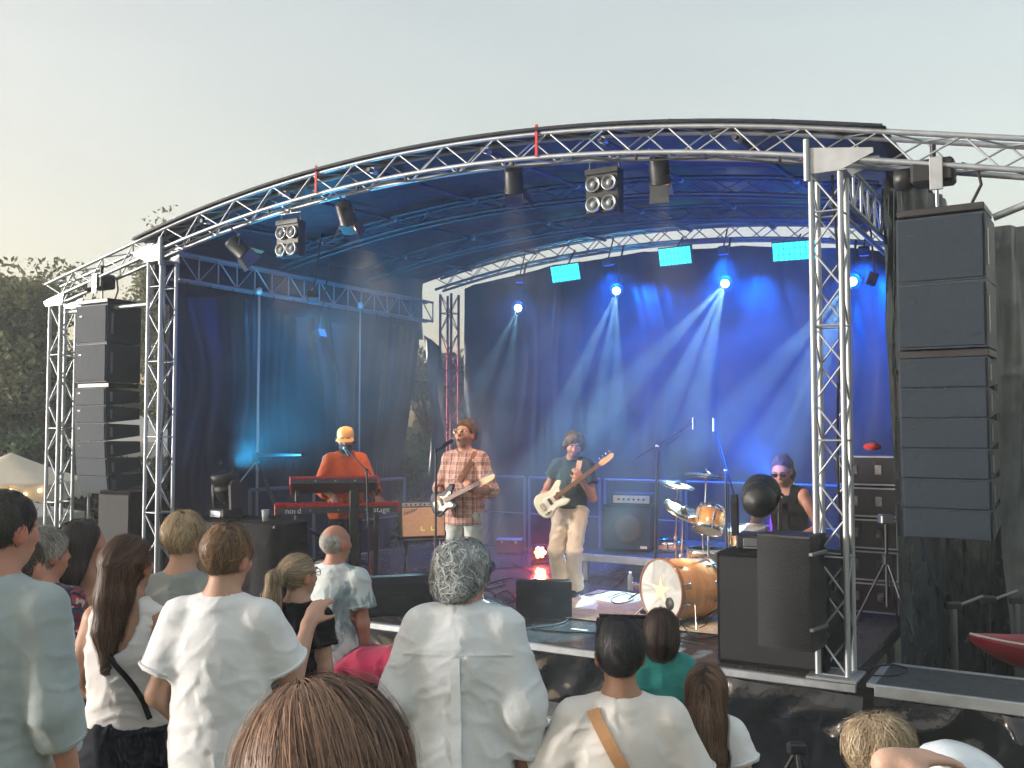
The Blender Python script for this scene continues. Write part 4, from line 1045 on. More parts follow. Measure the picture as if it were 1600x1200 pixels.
def shirt_sdf(f, e, hem=-.13, loose=.6):
    d = Sdf(); f.torso_col(d, e, hem * f.k, f.ts[-1], loose, .03)
    for sd_ in 'LR': d.cone(f.J['neck'], f.J['sh' + sd_], .040 * f.k + e * .7, .048 * f.k + e, .05)
    return d
# ------------------------------------------------------------------ the crowd, left to right
def crowd():
    # tall man in sage linen shirt at the left edge
    r, f = person('man in sage linen shirt with rolled sleeves at the left edge of the photo', 10, 764, 3.1, yaw=R(-6), head=(R(-22), R(-3)), bulk=.97, neckf=.01, pose=dict(elR=(.225, -.05, 1.13), wrR=(.24, .02, .89)))
    body_mesh(r, f, RED, .011); top(r, f, linen_s, 1.45, -.20, .015, .7, .0085, .007, 2, .018, .010, collar=True); trousers(r, f, khaki)
    d = hair_mass(f, [('e', (0, -.016, .028), (.080, .100, .093))] + EARS, CUT_SHORT)
    hair(r, f, d, 9000, 4, .010, flow_crown(g=.5), (.022, .020, .020), (.075, .068, .06), .0016, .008, seed=3, jitter=.5)
    # person in pale blue behind him
    r, f = person('person in pale blue shirt half hidden behind the man in sage linen', 34, 836, 3.75, yaw=R(-10))
    body_mesh(r, f, FAIR, .014); top(r, f, blue_c, 1.9, -.16, .02, .8, .011, .009, 5); trousers(r, f, denim)
    hair(r, f, hair_mass(f, SHORT, CUT_SHORT), 2200, 4, .012, flow_crown(), (.05, .035, .025), (.12, .09, .06), seed=4)
    # grey haired woman in floral dress
    r, f = person('grey haired woman in dark red and blue floral dress near the left edge', 74, 824, 4.6, yaw=R(-12), head=(R(-30), R(0)), sex='f', bulk=1.08, pose=dict(elR=(.25, -.03, 1.10), wrR=(.15, .16, 1.02)))
    body_mesh(r, f, RED, .012)
    top(r, f, floral, .62, -.60, .018, .6, .011, .010, 7, .024, .012, name='dress', flare=.05)
    hair(r, f, hair_mass(f, [('e', (0, -.02, .03), (.090, .108, .100))], [((0, .06, .045), (0, .8, -.6)), ((0, -.06, -.07), (0, .3, -1))]), 5500, 6, .012, flow_crown(g=.3), (.10, .09, .08), (.55, .52, .47), .002, .010, .5, 70, seed=5, clump=.3)
    # woman with long dark hair and bare shoulders
    r, f = person('woman with long straight dark hair and tan strappy top behind the white tank top', 132, 810, 5.1, yaw=R(-15), head=(R(-35), R(3)), sex='f')
    body_mesh(r, f, TAN, .012); top(r, f, tan_c, 0, -.10, .010, .2, .012, .004, 9, scoop=[((0, -.10, 1.45), (.15, .16, .10)), ((0, .12, 1.46), (.14, .16, .10))]); trousers(r, f, denim)
    d = hair_mass(f, [('e', (0, -.022, .028), (.088, .106, .098)), ('ch', [(0, -.05, .0), (0, -.085, -.12), (0, -.10, -.28)], [.085, .078, .06], .04), ('ch', [(-.05, -.02, 0), (-.075, -.045, -.14), (-.07, -.07, -.25)], [.04, .04, .03], .03), ('ch', [(.05, -.02, 0), (.075, -.04, -.14), (.07, -.06, -.25)], [.04, .04, .03], .03)], [((0, .065, .05), (0, .85, -.5))])
    hair(r, f, d, 6000, 16, .022, flow_part(0.01), (.010, .009, .009), (.06, .048, .04), .002, .006, seed=6, jitter=.10, clump=.15)
    # woman in white tank top and black skirt
    r, f = person('woman in white tank top and long black skirt with black bag strap', 205, 836, 4.1, yaw=R(-8), head=(R(-12), R(4)), sex='f', bulk=1.1, pose=dict(elR=(.235, -.03, 1.12), wrR=(.17, .14, .99), elL=(-.24, -.02, 1.13), wrL=(-.15, .15, 1.0)))
    body_mesh(r, f, TAN, .010)
    so = dict(scoop=[((0, -.13, 1.44), (.105, .11, .16)), ((0, .12, 1.46), (.10, .12, .12)), ((.215, -.01, 1.36), (.075, .2, .12)), ((-.215, -.01, 1.36), (.075, .2, .12))])
    top(r, f, rib_w, 0, .015, .011, .25, .0085, .006, 11, name='tank_top', zs=2.6, slant=.2, **so)
    d = Sdf(); k = f.k; P = f.J['pelvis']
    d.col(P, np.eye(3), np.array([-.75, -.4, -.12, 0, .06]) * k, np.array([.26, .235, .215, .20, .165]) * k, np.array([.20, .18, .16, .145, .118]) * k, np.array([0, 0, -.015, -.01, 0]) * k)
    garment(r, 'skirt', d, navy_c, .012, .010, 12, zs=.35, slant=0)
    sd_ = LAST['d']; Pp, Nn = surf_path(sd_, V3(-.085, -.15, 1.40) * k, V3(.20, -.14, 1.03) * k, 16, (0, -1, 0), .012); strap(r, Pp, .022, black_c, nor=Nn)
    d = hair_mass(f, [('e', (0, -.022, .028), (.086, .106, .098)), ('ch', [(.0, -.07, .0), (.005, -.11, -.12), (.0, -.14, -.25), (.015, -.165, -.37)], [.070, .060, .046, .018], .04)], [((0, .065, .05), (0, .85, -.5)), ((0, 0, -.40), (0, 0, -1))])
    hair(r, f, d, 7500, 14, .024, lambda L: np.where((L[:, 2] > .02)[:, None], flow_to((0, -.13, .01))(L), np.tile([[0, -.1, -1.]], (len(L), 1))), (.028, .015, .010), (.16, .08, .045), .002, .009, seed=8, jitter=.13, clump=.35)
    q = f.hk; cl = MB(); c0 = f.h2b((0, -.128, .02)); cl.box(tuple(c0), (.045, .016, .018), .004); cl.build('hair_clip', blackp, r)
    # blond boy in grey tee
    r, f = person('blond young man in grey crew neck tee behind the white tee', 290, 804, 4.7, yaw=R(-8), head=(R(-15), R(-4)))
    body_mesh(r, f, FAIR, .012); top(r, f, grey_c, .6, -.14, .014, .6, .010, .007, 14); trousers(r, f, denim)
    hair(r, f, hair_mass(f, [('e', (0, -.014, .040), (.084, .102, .099))] + EARS, CUT_SHORT), 7000, 6, .014, flow_crown(c=(0.01, -.05, .13), g=.35), (.20, .14, .08), (.62, .47, .28), .0018, .009, seed=9, jitter=.3, clump=.5)
    # man in white tee
    r, f = person('broad young man in white tee with brown wavy hair and right hand raised', 356, 820, 3.7, yaw=R(-7), head=(R(-16), R(-5)), broad=1.0, bulk=1.0, pose=dict(elL=(-.235, -.05, 1.13), wrL=(-.18, .10, .96), elR=(.245, .09, 1.15), wrR=(.23, .33, 1.335), hdR=(.15, .5, .5), pnR=(0, .6, -.8), curlR=.45))
    body_mesh(r, f, FAIR, .010); top(r, f, cotton_w, .72, -.22, .018, .9, .0085, .0050, 16, .024, .016, neck=.07, flare=.012); trousers(r, f, denim)
    hair(r, f, hair_mass(f, [('e', (0, -.014, .034), (.080, .100, .098))] + EARS, CUT_SHORT), 11000, 7, .013, flow_crown(c=(.015, -.05, .125), g=.35), (.06, .034, .02), (.34, .21, .115), .0017, .008, .3, 55, seed=10, jitter=.26, clump=.5)
    # woman with ponytail
    r, f = person('woman with blond ponytail and glasses in black tee', 468, 863, 5.1, yaw=R(-12), head=(R(-30), R(2)), sex='f')
    body_mesh(r, f, FAIR, .011); top(r, f, black_c, .55, -.12, .012, .4, .010, .006, 18); trousers(r, f, denim)
    tail = [('e', (0, -.016, .026), (.082, .103, .094)), ('ch', [(0, -.10, .03), (-.02, -.155, .01), (-.035, -.155, -.10), (-.045, -.14, -.21), (-.05, -.125, -.28)], [.022, .032, .040, .034, .012], .02)]
    d = hair_mass(f, tail, [((0, .065, .05), (0, .85, -.5)), ((0, .0, -.065), (0, .95, -.3))])
    d = hair_mass(f, tail, [((0, .068, .05), (0, .85, -.5))])
    hair(r, f, d, 7500, 12, .02, lambda L: np.where((L[:, 1] > -.115)[:, None], flow_to((0, -.125, .03))(L), np.tile([[-.1, .05, -1.]], (len(L), 1))), (.16, .11, .065), (.58, .45, .30), .0018, .006, seed=11, jitter=.08, clump=.12)
    c0 = f.h2b((-.005, -.118, .028)); MB().path([tuple(c0 + f.HM @ V3(.026 * math.cos(a), .004, .026 * math.sin(a))) for a in np.linspace(0, 6.28, 12, endpoint=False)], .006, 6, True).build('hair_tie', white_pl, r)
    face_parts(r, f, glasses=(blackp, lens))
    # balding man in tie-dye
    r, f = person('balding man in pale tie-dyed tee watching from the front row', 526, 820, 6.4, yaw=R(-10), head=(R(-38), R(0)), bulk=.98, hairtop=.002)
    body_mesh(r, f, RED, .011); top(r, f, tiedye, .66, -.16, .016, .8, .010, .008, 20, .024, .016); trousers(r, f, denim)
    d = hair_mass(f, [('e', (0, -.014, .012), (.0805, .101, .090))], [((0, .02, 0), (0, 1, -.1)), ((0, -.04, .048), (0, .5, 1)), ((0, -.06, -.072), (0, .3, -1))])
    hair(r, f, d, 2600, 3, .010, flow_crown(g=1), (.42, .40, .38), (.68, .66, .63), .002, .003, seed=12, jitter=.3)
    # woman in crimson bending over
    P0 = at(642, 1035, 6.2); r = thing('person', 'woman in crimson top bending forward with dark hair hanging down', 'person', (P0.x, P0.y, ground_z(6.2)), R(70))
    f = Fig(1.66, sex='f', bulk=1.06, lean=R(100), head=(0, R(-95)), pose=dict(elL=(-.22, .62, .74), wrL=(-.12, .62, .98), elR=(.24, .50, .72), wrR=(.14, .70, .62), hdL=(.3, .2, .9)))
    body_mesh(r, f, FAIR, .011); top(r, f, crimson_c, 0, -.02, .012, .5, .009, .007, 22, scoop=None); trousers(r, f, denim)
    d = hair_mass(f, [('e', (0, -.022, .028), (.088, .106, .098)), ('ch', [(0, -.03, .06), (0, .05, .16), (0, .10, .28)], [.09, .085, .05], .04)], [])
    hair(r, f, d, 3000, 12, .02, lambda L: np.tile([[0, .3, 1.]], (len(L), 1)), (.010, .008, .008), (.045, .035, .03), .003, .006, seed=13, jitter=.12)
    w_ = f.J['wrL']; MB().path([tuple(w_ + V3(.034 * math.cos(a), .034 * math.sin(a), -.02)) for a in np.linspace(0, 6.28, 12, endpoint=False)], .007, 6, True).build('wristband', blackp, r)
    # grey curly man in white shirt
    r, f = person('grey curly haired man with glasses in loose white linen shirt', 728, 840, 3.75, yaw=R(-8), head=(R(-40), R(0)), bulk=1.06, belly=.03, broad=1.03, headk=1.0, pose=dict(elL=(-.245, -.03, 1.15), wrL=(-.18, .16, 1.02), elR=(.245, -.04, 1.12), wrR=(.24, .03, .88)))
    body_mesh(r, f, RED, .010)
    top(r, f, linen_w, 1.75, -.26, .026, .95, .0085, .0075, 24, .030, .018, collar=True, zs=1.3, slant=.9)
    sdm = LAST['d']; k = f.k
    Pp, Nn = surf_path(sdm, V3(.0, -.2, 1.335) * k, V3(.012, -.2, .75) * k, 18, (0, -1, 0), .008); strap(r, Pp, .036, linen_w, 'back_pleat', .006, Nn)
    Pp, Nn = surf_path(sdm, V3(-.24, -.16, 1.335) * k, V3(.24, -.16, 1.345) * k, 22, (0, -1, 0), .003); strap(r, Pp, .007, linen_w, 'yoke_seam', .005, Nn)
    trousers(r, f, denim)
    d = hair_mass(f, [('e', (0, -.020, .016), (.086, .106, .098)), ('ch', [(-.062, -.03, -.03), (-.045, -.072, -.055), (0, -.085, -.062), (.045, -.072, -.055), (.062, -.03, -.03)], [.020, .024, .026, .024, .020], .04)] + EARS, [((0, .050, .05), (0, .9, -.35)), ((0, -.06, -.082), (0, .3, -1))])
    hair(r, f, d, 5600, 10, .0095, flow_crown(c=(0, -.02, .13), g=.7), (.13, .145, .15), (.58, .61, .62), .0032, .018, 1.4, 58, seed=14, jitter=.2, clump=.6, sel=lambda L: ~((np.abs(L[:, 0]) < .035) & (L[:, 2] > .105) & (L[:, 1] < .0) & (np.random.default_rng(1).random(len(L)) < .5)))
    face_parts(r, f, brow=(.4, .4, .4), glasses=(blackp, lens))
    # nearest head
    r, f = person('nearest person with smooth brown hair seen from behind at bottom', 506, 1060, 1.18, yaw=R(4), head=(R(8), R(-8)), sex='f', headk=1.0)
    body_mesh(r, f, FAIR, .011); top(r, f, grey_c, .6, -.14, .014, .6, .011, .007, 26); trousers(r, f, denim)
    d = hair_mass(f, [('e', (0, -.022, .028), (.096, .112, .098)), ('ch', [(0, -.05, .0), (0, -.065, -.10), (0, -.06, -.16)], [.098, .105, .08], .05)], [((0, .065, .05), (0, .85, -.5))])
    hair(r, f, d, 24000, 12, .016, lambda L: flow_crown(c=(-.035, -.02, .13), g=.45)(L), (.070, .038, .027), (.32, .195, .13), .00095, .006, h=.007, seed=15, jitter=.07, clump=.16, streak=.38)
    # dark haired man with bag strap
    r, f = person('dark haired man in cream tee with tan bag strap across his back', 968, 963, 3.7, yaw=R(-2), head=(R(4), R(-2)), bulk=1.03, broad=1.0, drop=.46, belly=.02,
                  pose=dict(knL=(-.12, .03, .06), anL=(-.12, -.38, .06), knR=(.12, .03, .06), anR=(.12, -.38, .06), elL=(-.26, .0, .70), wrL=(-.2, .2, .62), elR=(.26, .0, .70), wrR=(.2, .2, .62)))
    body_mesh(r, f, OLIVE, .011); top(r, f, cream_c, .8, -.2, .02, .9, .0085, .0048, 28, .026, .018, neck=.07); trousers(r, f, denim)
    hair(r, f, hair_mass(f, [('e', (0, -.016, .034), (.080, .101, .100))] + EARS, [((0, .060, .045), (0, .8, -.6)), ((0, -.06, -.075), (0, .35, -1))]), 11000, 6, .012, flow_crown(g=.4), (.010, .010, .012), (.06, .06, .066), .0017, .008, .4, 60, seed=16, jitter=.3, clump=.55)
    sdm = LAST['d']; k = f.k; dz = .46
    Pp, Nn = surf_path(sdm, V3(-.10, -.075, 1.465 - dz) * k, V3(.17, -.2, .98 - dz) * k, 22, (0, -1, 0), .011); strap(r, Pp, .046, leather_t, nor=Nn)
    i = 9; c0 = Pp[i]; t = Pp[i + 1] - Pp[i - 1]; t /= np.linalg.norm(t); nn = Nn[i]; sx = np.cross(t, nn)
    q4 = [c0 + nn * .012 + t * a + sx * b for a, b in ((-.022, -.032), (.022, -.032), (.022, .032), (-.022, .032))]
    MB().path([tuple(x) for x in q4], .0035, 6, True).build('buckle', brass, r)
    # child in teal tee
    r, f = person('child in teal tee with dark bob haircut near the stage edge', 1033, 948, 5.0, yaw=R(-6), head=(R(-4), R(2)), sex='f', headk=1.02, bulk=.95, pose=dict(elL=(-.21, -.08, 1.15), wrL=(-.02, -.15, 1.0), elR=(.22, -.03, 1.12), hdL=(1, -.2, -.1)))
    body_mesh(r, f, PALE, .010); top(r, f, teal_c, .62, -.16, .014, .7, .009, .006, 30, .02, .014); trousers(r, f, black_c)
    d = hair_mass(f, [('e', (0, -.020, .030), (.088, .106, .098)), ('ch', [(0, -.05, .0), (0, -.06, -.06), (0, -.055, -.11)], [.088, .092, .075], .05)], [((0, .065, .05), (0, .85, -.5)), ((0, 0, -.135), (0, .2, -1))])
    hair(r, f, d, 6500, 10, .018, flow_crown(c=(0, -.03, .13), g=.8), (.018, .011, .010), (.09, .055, .042), .0018, .004, seed=17, jitter=.06, clump=.1)
    # long haired girl
    r, f = person('girl with very long straight brown hair in white tee', 1104, 1034, 3.9, yaw=R(-10), head=(R(-6), R(2)), sex='f', headk=1.02, bulk=.95, pose=dict(elR=(.25, -.03, 1.12)))
    body_mesh(r, f, PALE, .011); top(r, f, cotton_w, .6, -.14, .014, .7, .009, .006, 32, .02, .012); trousers(r, f, denim)
    d = hair_mass(f, [('e', (0, -.022, .028), (.089, .107, .098)), ('ch', [(0, -.05, .0), (0, -.085, -.14), (.004, -.10, -.30), (.01, -.10, -.46)], [.088, .088, .085, .062], .04)], [((0, .065, .05), (0, .85, -.5)), ((0, 0, -.5), (.0, 0, -1))])
    hair(r, f, d, 8000, 20, .024, flow_part(-.005), (.045, .024, .016), (.26, .155, .095), .0018, .006, seed=18, jitter=.05, clump=.12)
    # blond small child
    r, f = person('small blond child leaning sideways at bottom right', 1380, 1116, 2.6, yaw=R(-20), head=(R(-75), R(-6), R(12)), headk=1.0, bulk=.95, sex='f')
    body_mesh(r, f, PALE, .010); top(r, f, cotton_w, .6, -.14, .014, .7, .011, .006, 34); trousers(r, f, denim)
    hair(r, f, hair_mass(f, [('e', (0, -.016, .032), (.088, .105, .098))], [((0, .045, .045), (0, .8, -.6)), ((0, -.06, -.09), (0, .3, -1))]), 8000, 8, .015, flow_crown(g=.5), (.22, .155, .09), (.62, .50, .34), .0016, .010, .4, 50, seed=19, jitter=.3, clump=.6)
    face_parts(r, f, brow=(.35, .25, .15))
    # raised arm with the white dish
    hp = at(1418, 1166, 1.66); zf = ground_z(1.7)
    r = thing('person', 'child below the frame with one bare arm raised at bottom right', 'person', (hp.x - .16, hp.y - .02, zf), R(0))
    Hc = 1.22; k = Hc / 1.75; hz = (hp.z - zf) / k
    f = Fig(Hc, sex='f', headk=.95, pose=dict(elR=(.17, .02, hz - .26), wrR=(.175, .0, hz - .03), hdR=(.92, .12, .10), pnR=(.1, 0, -1), curlR=.30))
    body_mesh(r, f, PALE, .008); top(r, f, blue_c, .5, -.14, .014, .7, .012, .006, 36)
    hair(r, f, hair_mass(f, SHORT, CUT_SHORT), 1500, 4, .012, flow_crown(), (.10, .07, .04), (.3, .2, .12), seed=20)
    c = at(1502, 1226, 1.72)
    dm = pm('milky_plastic', (.74, .80, .84), .3, var=.04, subs=.2)
    mb = MB(); prof = [(.0, .062), (.03, .060), (.06, .050), (.080, .030), (.090, .0), (.092, -.012), (.088, -.012), (.086, 0), (.076, .028), (.057, .045), (.03, .055), (0.0, .057)]
    mb.lathe(prof, n=32); o = mb.build('plastic_bowl', dm, None, tuple(c), (R(14), R(14), 0)); tag(o, 'upturned white plastic bowl held by the raised hand', 'bowl')
crowd()
# ------------------------------------------------------------------ the band
STG = DECKZ + .006
def P3(f, p): return np.array(p, float) * f.k
def to_world(root, p):
    c, s_ = math.cos(root.rotation_euler[2]), math.sin(root.rotation_euler[2]); x, y, z = p
    return Vector((root.location[0] + c * x - s_ * y, root.location[1] + s_ * x + c * y, root.location[2] + z))
def strum_frame(root, f, a, b, up=(0, 0.2, 1)):
    """matrix of a guitar: x along the neck from body point a to point b (person space), z out of the front"""
    A, B = to_world(root, P3(f, a)), to_world(root, P3(f, b)); x = (B - A).normalized()
    yaw = root.rotation_euler[2]; out = Vector((-math.sin(yaw), math.cos(yaw), .12))
    z = (out - x * out.dot(x)).normalized(); y = z.cross(x)
    M = Matrix((x, y, z)).transposed().to_4x4(); M.translation = A; return M
bodyw = pm('cream_lacquer', (.66, .68, .54), .18, var=.05, coat=.5); bodyb = pm('dark_blue_lacquer', (.010, .025, .06), .15, var=.2, coat=.6)
maple = pm('maple', (.56, .34, .15), .4, var=.15, aniso=(1, 6, 6), scale=14); rosew = pm('rosewood', (.20, .085, .035), .5, var=.25, aniso=(1, 8, 8), scale=18)
guardw = pm('pickguard_white', (.80, .76, .66), .3, var=.05); guardk = pm('pickguard_dark', (.03, .03, .03), .3, var=.2)
def body_outline(L, W, horn=1.0):
    """offset double-cut body, x along the neck"""
    pts = [(-.50, .00), (-.49, .22), (-.43, .40), (-.30, .50), (-.14, .46), (-.02, .37), (.12, .36), (.27, .44), (.40, .50 * horn), (.50, .42 * horn), (.47, .32), (.36, .22), (.33, .10), (.33, -.10), (.34, -.22), (.42, -.34), (.38, -.42), (.24, -.43), (.08, -.35), (-.08, -.36), (-.22, -.46), (-.36, -.45), (-.46, -.30), (-.50, -.12)]
    out = []
    n = len(pts)
    for i in range(n):
        p0, p1, p2, p3 = (np.array(pts[(i + k) % n]) for k in (-1, 0, 1, 2))
        for t in (0, .5):
            q = .5 * ((2 * p1) + (-p0 + p2) * t + (2 * p0 - 5 * p1 + 4 * p2 - p3) * t * t + (-p0 + 3 * p1 - 3 * p2 + p3) * t ** 3); out.append((q[0] * L, q[1] * W))
    return out
def guitar(name, label, M, L, W, neckL, bodym, guard, fret, headm, strings, tuners_side):
    o = thing(name, label, 'guitar'); o.matrix_world = M
    ol = body_outline(L, W); m = MB(); n = len(ol)
    rings = [(.93, -.022), (1.0, -.014), (1.0, .014), (.93, .021)]; vs = [(x * s_, y * s_, z) for s_, z in rings for x, y in ol]
    fs = [(j * n + i, j * n + (i + 1) % n, (j + 1) * n + (i + 1) % n, (j + 1) * n + i) for j in range(3) for i in range(n)]
    m.add(vs, fs, True); m.add(vs, [tuple(range(n))[::-1], tuple(range(3 * n, 4 * n))]); m.build('guitar_body', bodym, o)
    gl = [(x * .62 + .04 * L, y * .62 - .06 * W) for x, y in ol]; m = MB(); m.prism(gl, .0215, .0245, 'z'); m.build('pickguard', guard, o)
    x0, x1 = L * .30, L * .30 + neckL
    MB().prism([(x0 - .08, -.029), (x1, -.021), (x1, .021), (x0 - .08, .029)], .012, .034, 'z').build('neck', headm, o)
    MB().prism([(x0 - .09, -.028), (x1, -.020), (x1, .020), (x0 - .09, .028)], .0345, .0395, 'z').build('fretboard', fret, o)
    hp = [(x1, -.021), (x1 + .03, -.036), (x1 + .12, -.040), (x1 + .20, -.030), (x1 + .225, .0), (x1 + .20, .028), (x1 + .14, .024), (x1 + .05, .034), (x1, .021)]
    MB().prism(hp, .012, .028, 'z').build('headstock', headm, o)
    for i in range(strings):
        m = MB(); xx = x1 + .045 + i * (.15 / max(strings - 1, 1)); m.tube((xx, .02, .02), (xx, .052, .02), .004, n=6); m.ball((xx, .060, .02), (.012, .010, .008), 8, 6); m.build('tuning_peg', chrome, o)
    for i, xx in enumerate((-.02, .09)):
        MB().box((xx * 1.2, 0, .029), (.035, .085, .012), .004).build('pickup', blackp, o)
    MB().box((-.30 * L, 0, .030), (.05, .085, .014), .003).build('bridge', chrome, o)
    for i in range(3): MB().lathe([(.0, .045), (.010, .044), (.012, .025), (.0, .025)], (-.18 * L - .035 * i, -.30 * W, 0), 10).build('control_knob', blackp if i % 2 else chrome, o)
    m = MB()
    for i in range(strings):
        y = (-.5 + i / (strings - 1)) * .04; m.tube((-.30 * L, y * 1.4, .040), (x1 + .03, y * .8, .0425), .0011, n=4, caps=False)
    m.build('strings', steel, o); return o
def mic_parts(o, p, d, handle=.16, head=.024, mat=None):
    """microphone as part of its stand: handle from p along d, grille ball at p"""
    p, d = Vector(p), Vector(d).normalized()
    m = MB(); m.tube(p + d * .02, p + d * handle, .020, .013, 10); b = m.build('microphone', mat or blackp, o)
    MB().ball(tuple(p), head * 1.05, 12, 8).build('microphone_grille', steel, o)
    MB().tube(p + d * handle * .55, p + d * handle * .75, .021, .021, 10).build('microphone_clip', blackp, o)
def leather_strap(root, f, mat, pts, w_, off=.012, e=.02):
    d = shirt_sdf(f, e, -.18, .7); out = []; nn = []
    for a, b in zip(pts[:-1], pts[1:]):
        P, N = surf_path(d, P3(f, a), P3(f, b), 8, (0, 1, 0), off); out += list(P); nn += list(N)
    return strap(root, out, w_, mat, 'guitar_strap', .004, nn)
def stubble(c0, amt=.6):
    c0 = np.array(c0)
    def paint(c, L, inh):
        w_ = (inh & (L[:, 2] < -.040) & (L[:, 1] > -.005) & ~((np.abs(L[:, 0]) < .024) & (np.abs(L[:, 2] + .062) < .007) & (L[:, 1] > .07)))
        c[w_] = c[w_] * (1 - amt) + c0 * amt
    return paint
def band():
    # ---- singer
    r, f = person('singer in plaid shirt playing a pale electric guitar at the microphone', 727, 656, 9.6, yaw=R(155), z0=STG, head=(R(-8), R(10)), headk=1.08, bulk=.98, hairtop=.02,
                  pose=dict(elR=(.27, -.03, 1.14), wrR=(.155, .215, 1.06), hdR=(-.7, .25, -.25), pnR=(-.1, -1, -.1), curlR=.55, elL=(-.285, .02, 1.13), wrL=(-.235, .235, 1.135), hdL=(.45, .35, .45), pnL=(.2, -.9, .3), curlL=.75))
    body_mesh(r, f, (.50, .25, .17), .0085, paint=stubble((.28, .15, .10), .5)); top(r, f, plaid, 1.28, -.15, .028, .9, .010, .010, 40, .02, .010, collar=True)
    trousers(r, f, denim_l, 1.95, .012, .011, .008, 41); shoes(r, f, fabric('brown_suede', (.10, .06, .035)), white_pl)
    hair(r, f, hair_mass(f, [('e', (0, -.018, .032), (.0775, .095, .089))] + EARS, [((0, .030, .058), (0, .8, -.6)), ((0, -.06, -.07), (0, .35, -1))]), 2600, 5, .012, flow_crown(c=(0, -.06, .10), g=-.7, fwd=.2), (.10, .055, .03), (.27, .16, .09), .0026, .024, seed=31, jitter=.55, clump=.8)
    face_parts(r, f, (.14, .08, .05), (brass, lens), 'open')
    M = strum_frame(r, f, (.085, .235, 1.03), (-.30, .30, 1.20)) @ Matrix.Scale(.84, 4)
    guitar('electric_guitar', 'dark blue electric guitar with white pickguard held by the singer', M, .40, .31, .46, bodyb, guardw, rosew, maple, 6, 1)
    leather_strap(r, f, pm('brown_strap_leather', (.22, .085, .035), .5, var=.15), [(.16, .16, 1.08), (-.02, .20, 1.22), (-.12, .16, 1.38), (-.13, .02, 1.47)], .055)
    # singer's stand
    mp = to_world(r, f.h2b((.012, .155, -.072))); c = to_world(r, P3(f, (.03, .50, 0)))
    o = thing('microphone_stand', 'straight black microphone stand in front of the plaid shirted singer', 'microphone stand', (c.x, c.y, STG), R(150))
    lm = o.matrix_basis.inverted_safe() if False else (Matrix.Translation(Vector((c.x, c.y, STG))) @ Matrix.Rotation(R(150), 4, 'Z')).inverted()
    ml = lm @ mp; topz = ml.z - .10
    MB().lathe([(.0, .022), (.04, .022), (.12, .014), (.13, .0), (0, 0)], n=20).build('base', blackm, o)
    rod(o, 'pole', (0, 0, .015), (0, 0, topz), .011, blackm); rod(o, 'boom', (0, 0, topz), (ml.x, ml.y + .08, ml.z - .035), .008, blackm)
    MB().tube((0, 0, topz - .42), (0, 0, topz - .34), .018, n=8).build('clutch', blackm, o); MB().ball((0, 0, topz), .02).build('joint', blackm, o)
    mic_parts(o, ml, (.15, 1, -.42), .17)
    # ---- bassist
    r, f = person('bass player in dark tee and ivory trousers looking down at his bass', 897, 674, 10.3, yaw=R(162), z0=STG, head=(R(18), R(-24), R(-6)), headk=1.10, bulk=.95, hairtop=.016, lean=R(-7),
                  pose=dict(knL=(-.06, .12, .50), anL=(-.02, -.06, .085), knR=(.14, .13, .50), anR=(.10, -.02, .085), hipL=(-.09, .02, .90), hipR=(.09, .02, .90),
                            elR=(.29, -.10, 1.17), wrR=(.265, .16, 1.11), hdR=(-.75, .3, -.1), pnR=(-.1, -1, 0), curlR=.6, elL=(-.24, .00, 1.06), wrL=(-.155, .20, 1.27), hdL=(.25, .3, .7), pnL=(.5, -.7, .2), curlL=.8))
    body_mesh(r, f, (.47, .25, .18), .0085, paint=stubble((.16, .10, .08), .45)); top(r, f, slate_c, .58, -.06, .014, .5, .010, .007, 43, .02, .012, neck=.074)
    trousers(r, f, ivory_c, 1.97, .020, .010, .010, 44, straight=.035); shoes(r, f, pm('black_canvas', (.02, .02, .022), .7, var=.2), white_pl)
    hair(r, f, hair_mass(f, [('e', (0, -.014, .034), (.086, .106, .098)), ('ch', [(-.074, .03, .05), (-.082, .02, 0), (-.080, .01, -.04)], [.018, .02, .012]), ('ch', [(.074, .03, .05), (.082, .02, 0), (.080, .01, -.04)], [.018, .02, .012])], [((0, .072, .045), (0, .85, -.5)), ((0, -.06, -.10), (0, .3, -1))]), 3000, 8, .014, flow_part(-.02), (.045, .030, .022), (.24, .18, .14), .003, .008, seed=33, jitter=.12, clump=.3)
    face_parts(r, f, (.05, .03, .02))
    m = MB(); nk = f.J['neck']; m.path([tuple(nk + f.T[:, 0] * (.085 * math.sin(a)) * f.k + f.T[:, 1] * (.085 * math.cos(a) + .012) * f.k + f.T[:, 2] * (-.03 - .05 * (1 + math.cos(a))) * f.k) for a in np.linspace(0, 6.28, 28, endpoint=False)], .006, 6, True); m.build('necklace', white_pl, r)
    MB().path([tuple(P3(f, (.158 * math.sin(a), .122 * math.cos(a) + .005, .965))) for a in np.linspace(0, 6.28, 32, endpoint=False)], .013, 6, True).build('belt', blackp, r)
    M = strum_frame(r, f, (.145, .235, 1.045), (-.33, .24, 1.40)) @ Matrix.Scale(.86, 4)
    guitar('bass_guitar', 'cream bass guitar with rosewood neck held by the bass player', M, .46, .33, .60, bodyw, guardw, rosew, maple, 4, 1)
    leather_strap(r, f, fabric('woven_strap', (.62, .46, .36), var=.3, bscale=60), [(-.06, .17, 1.20), (-.10, .15, 1.36), (-.10, .02, 1.47)], .055)
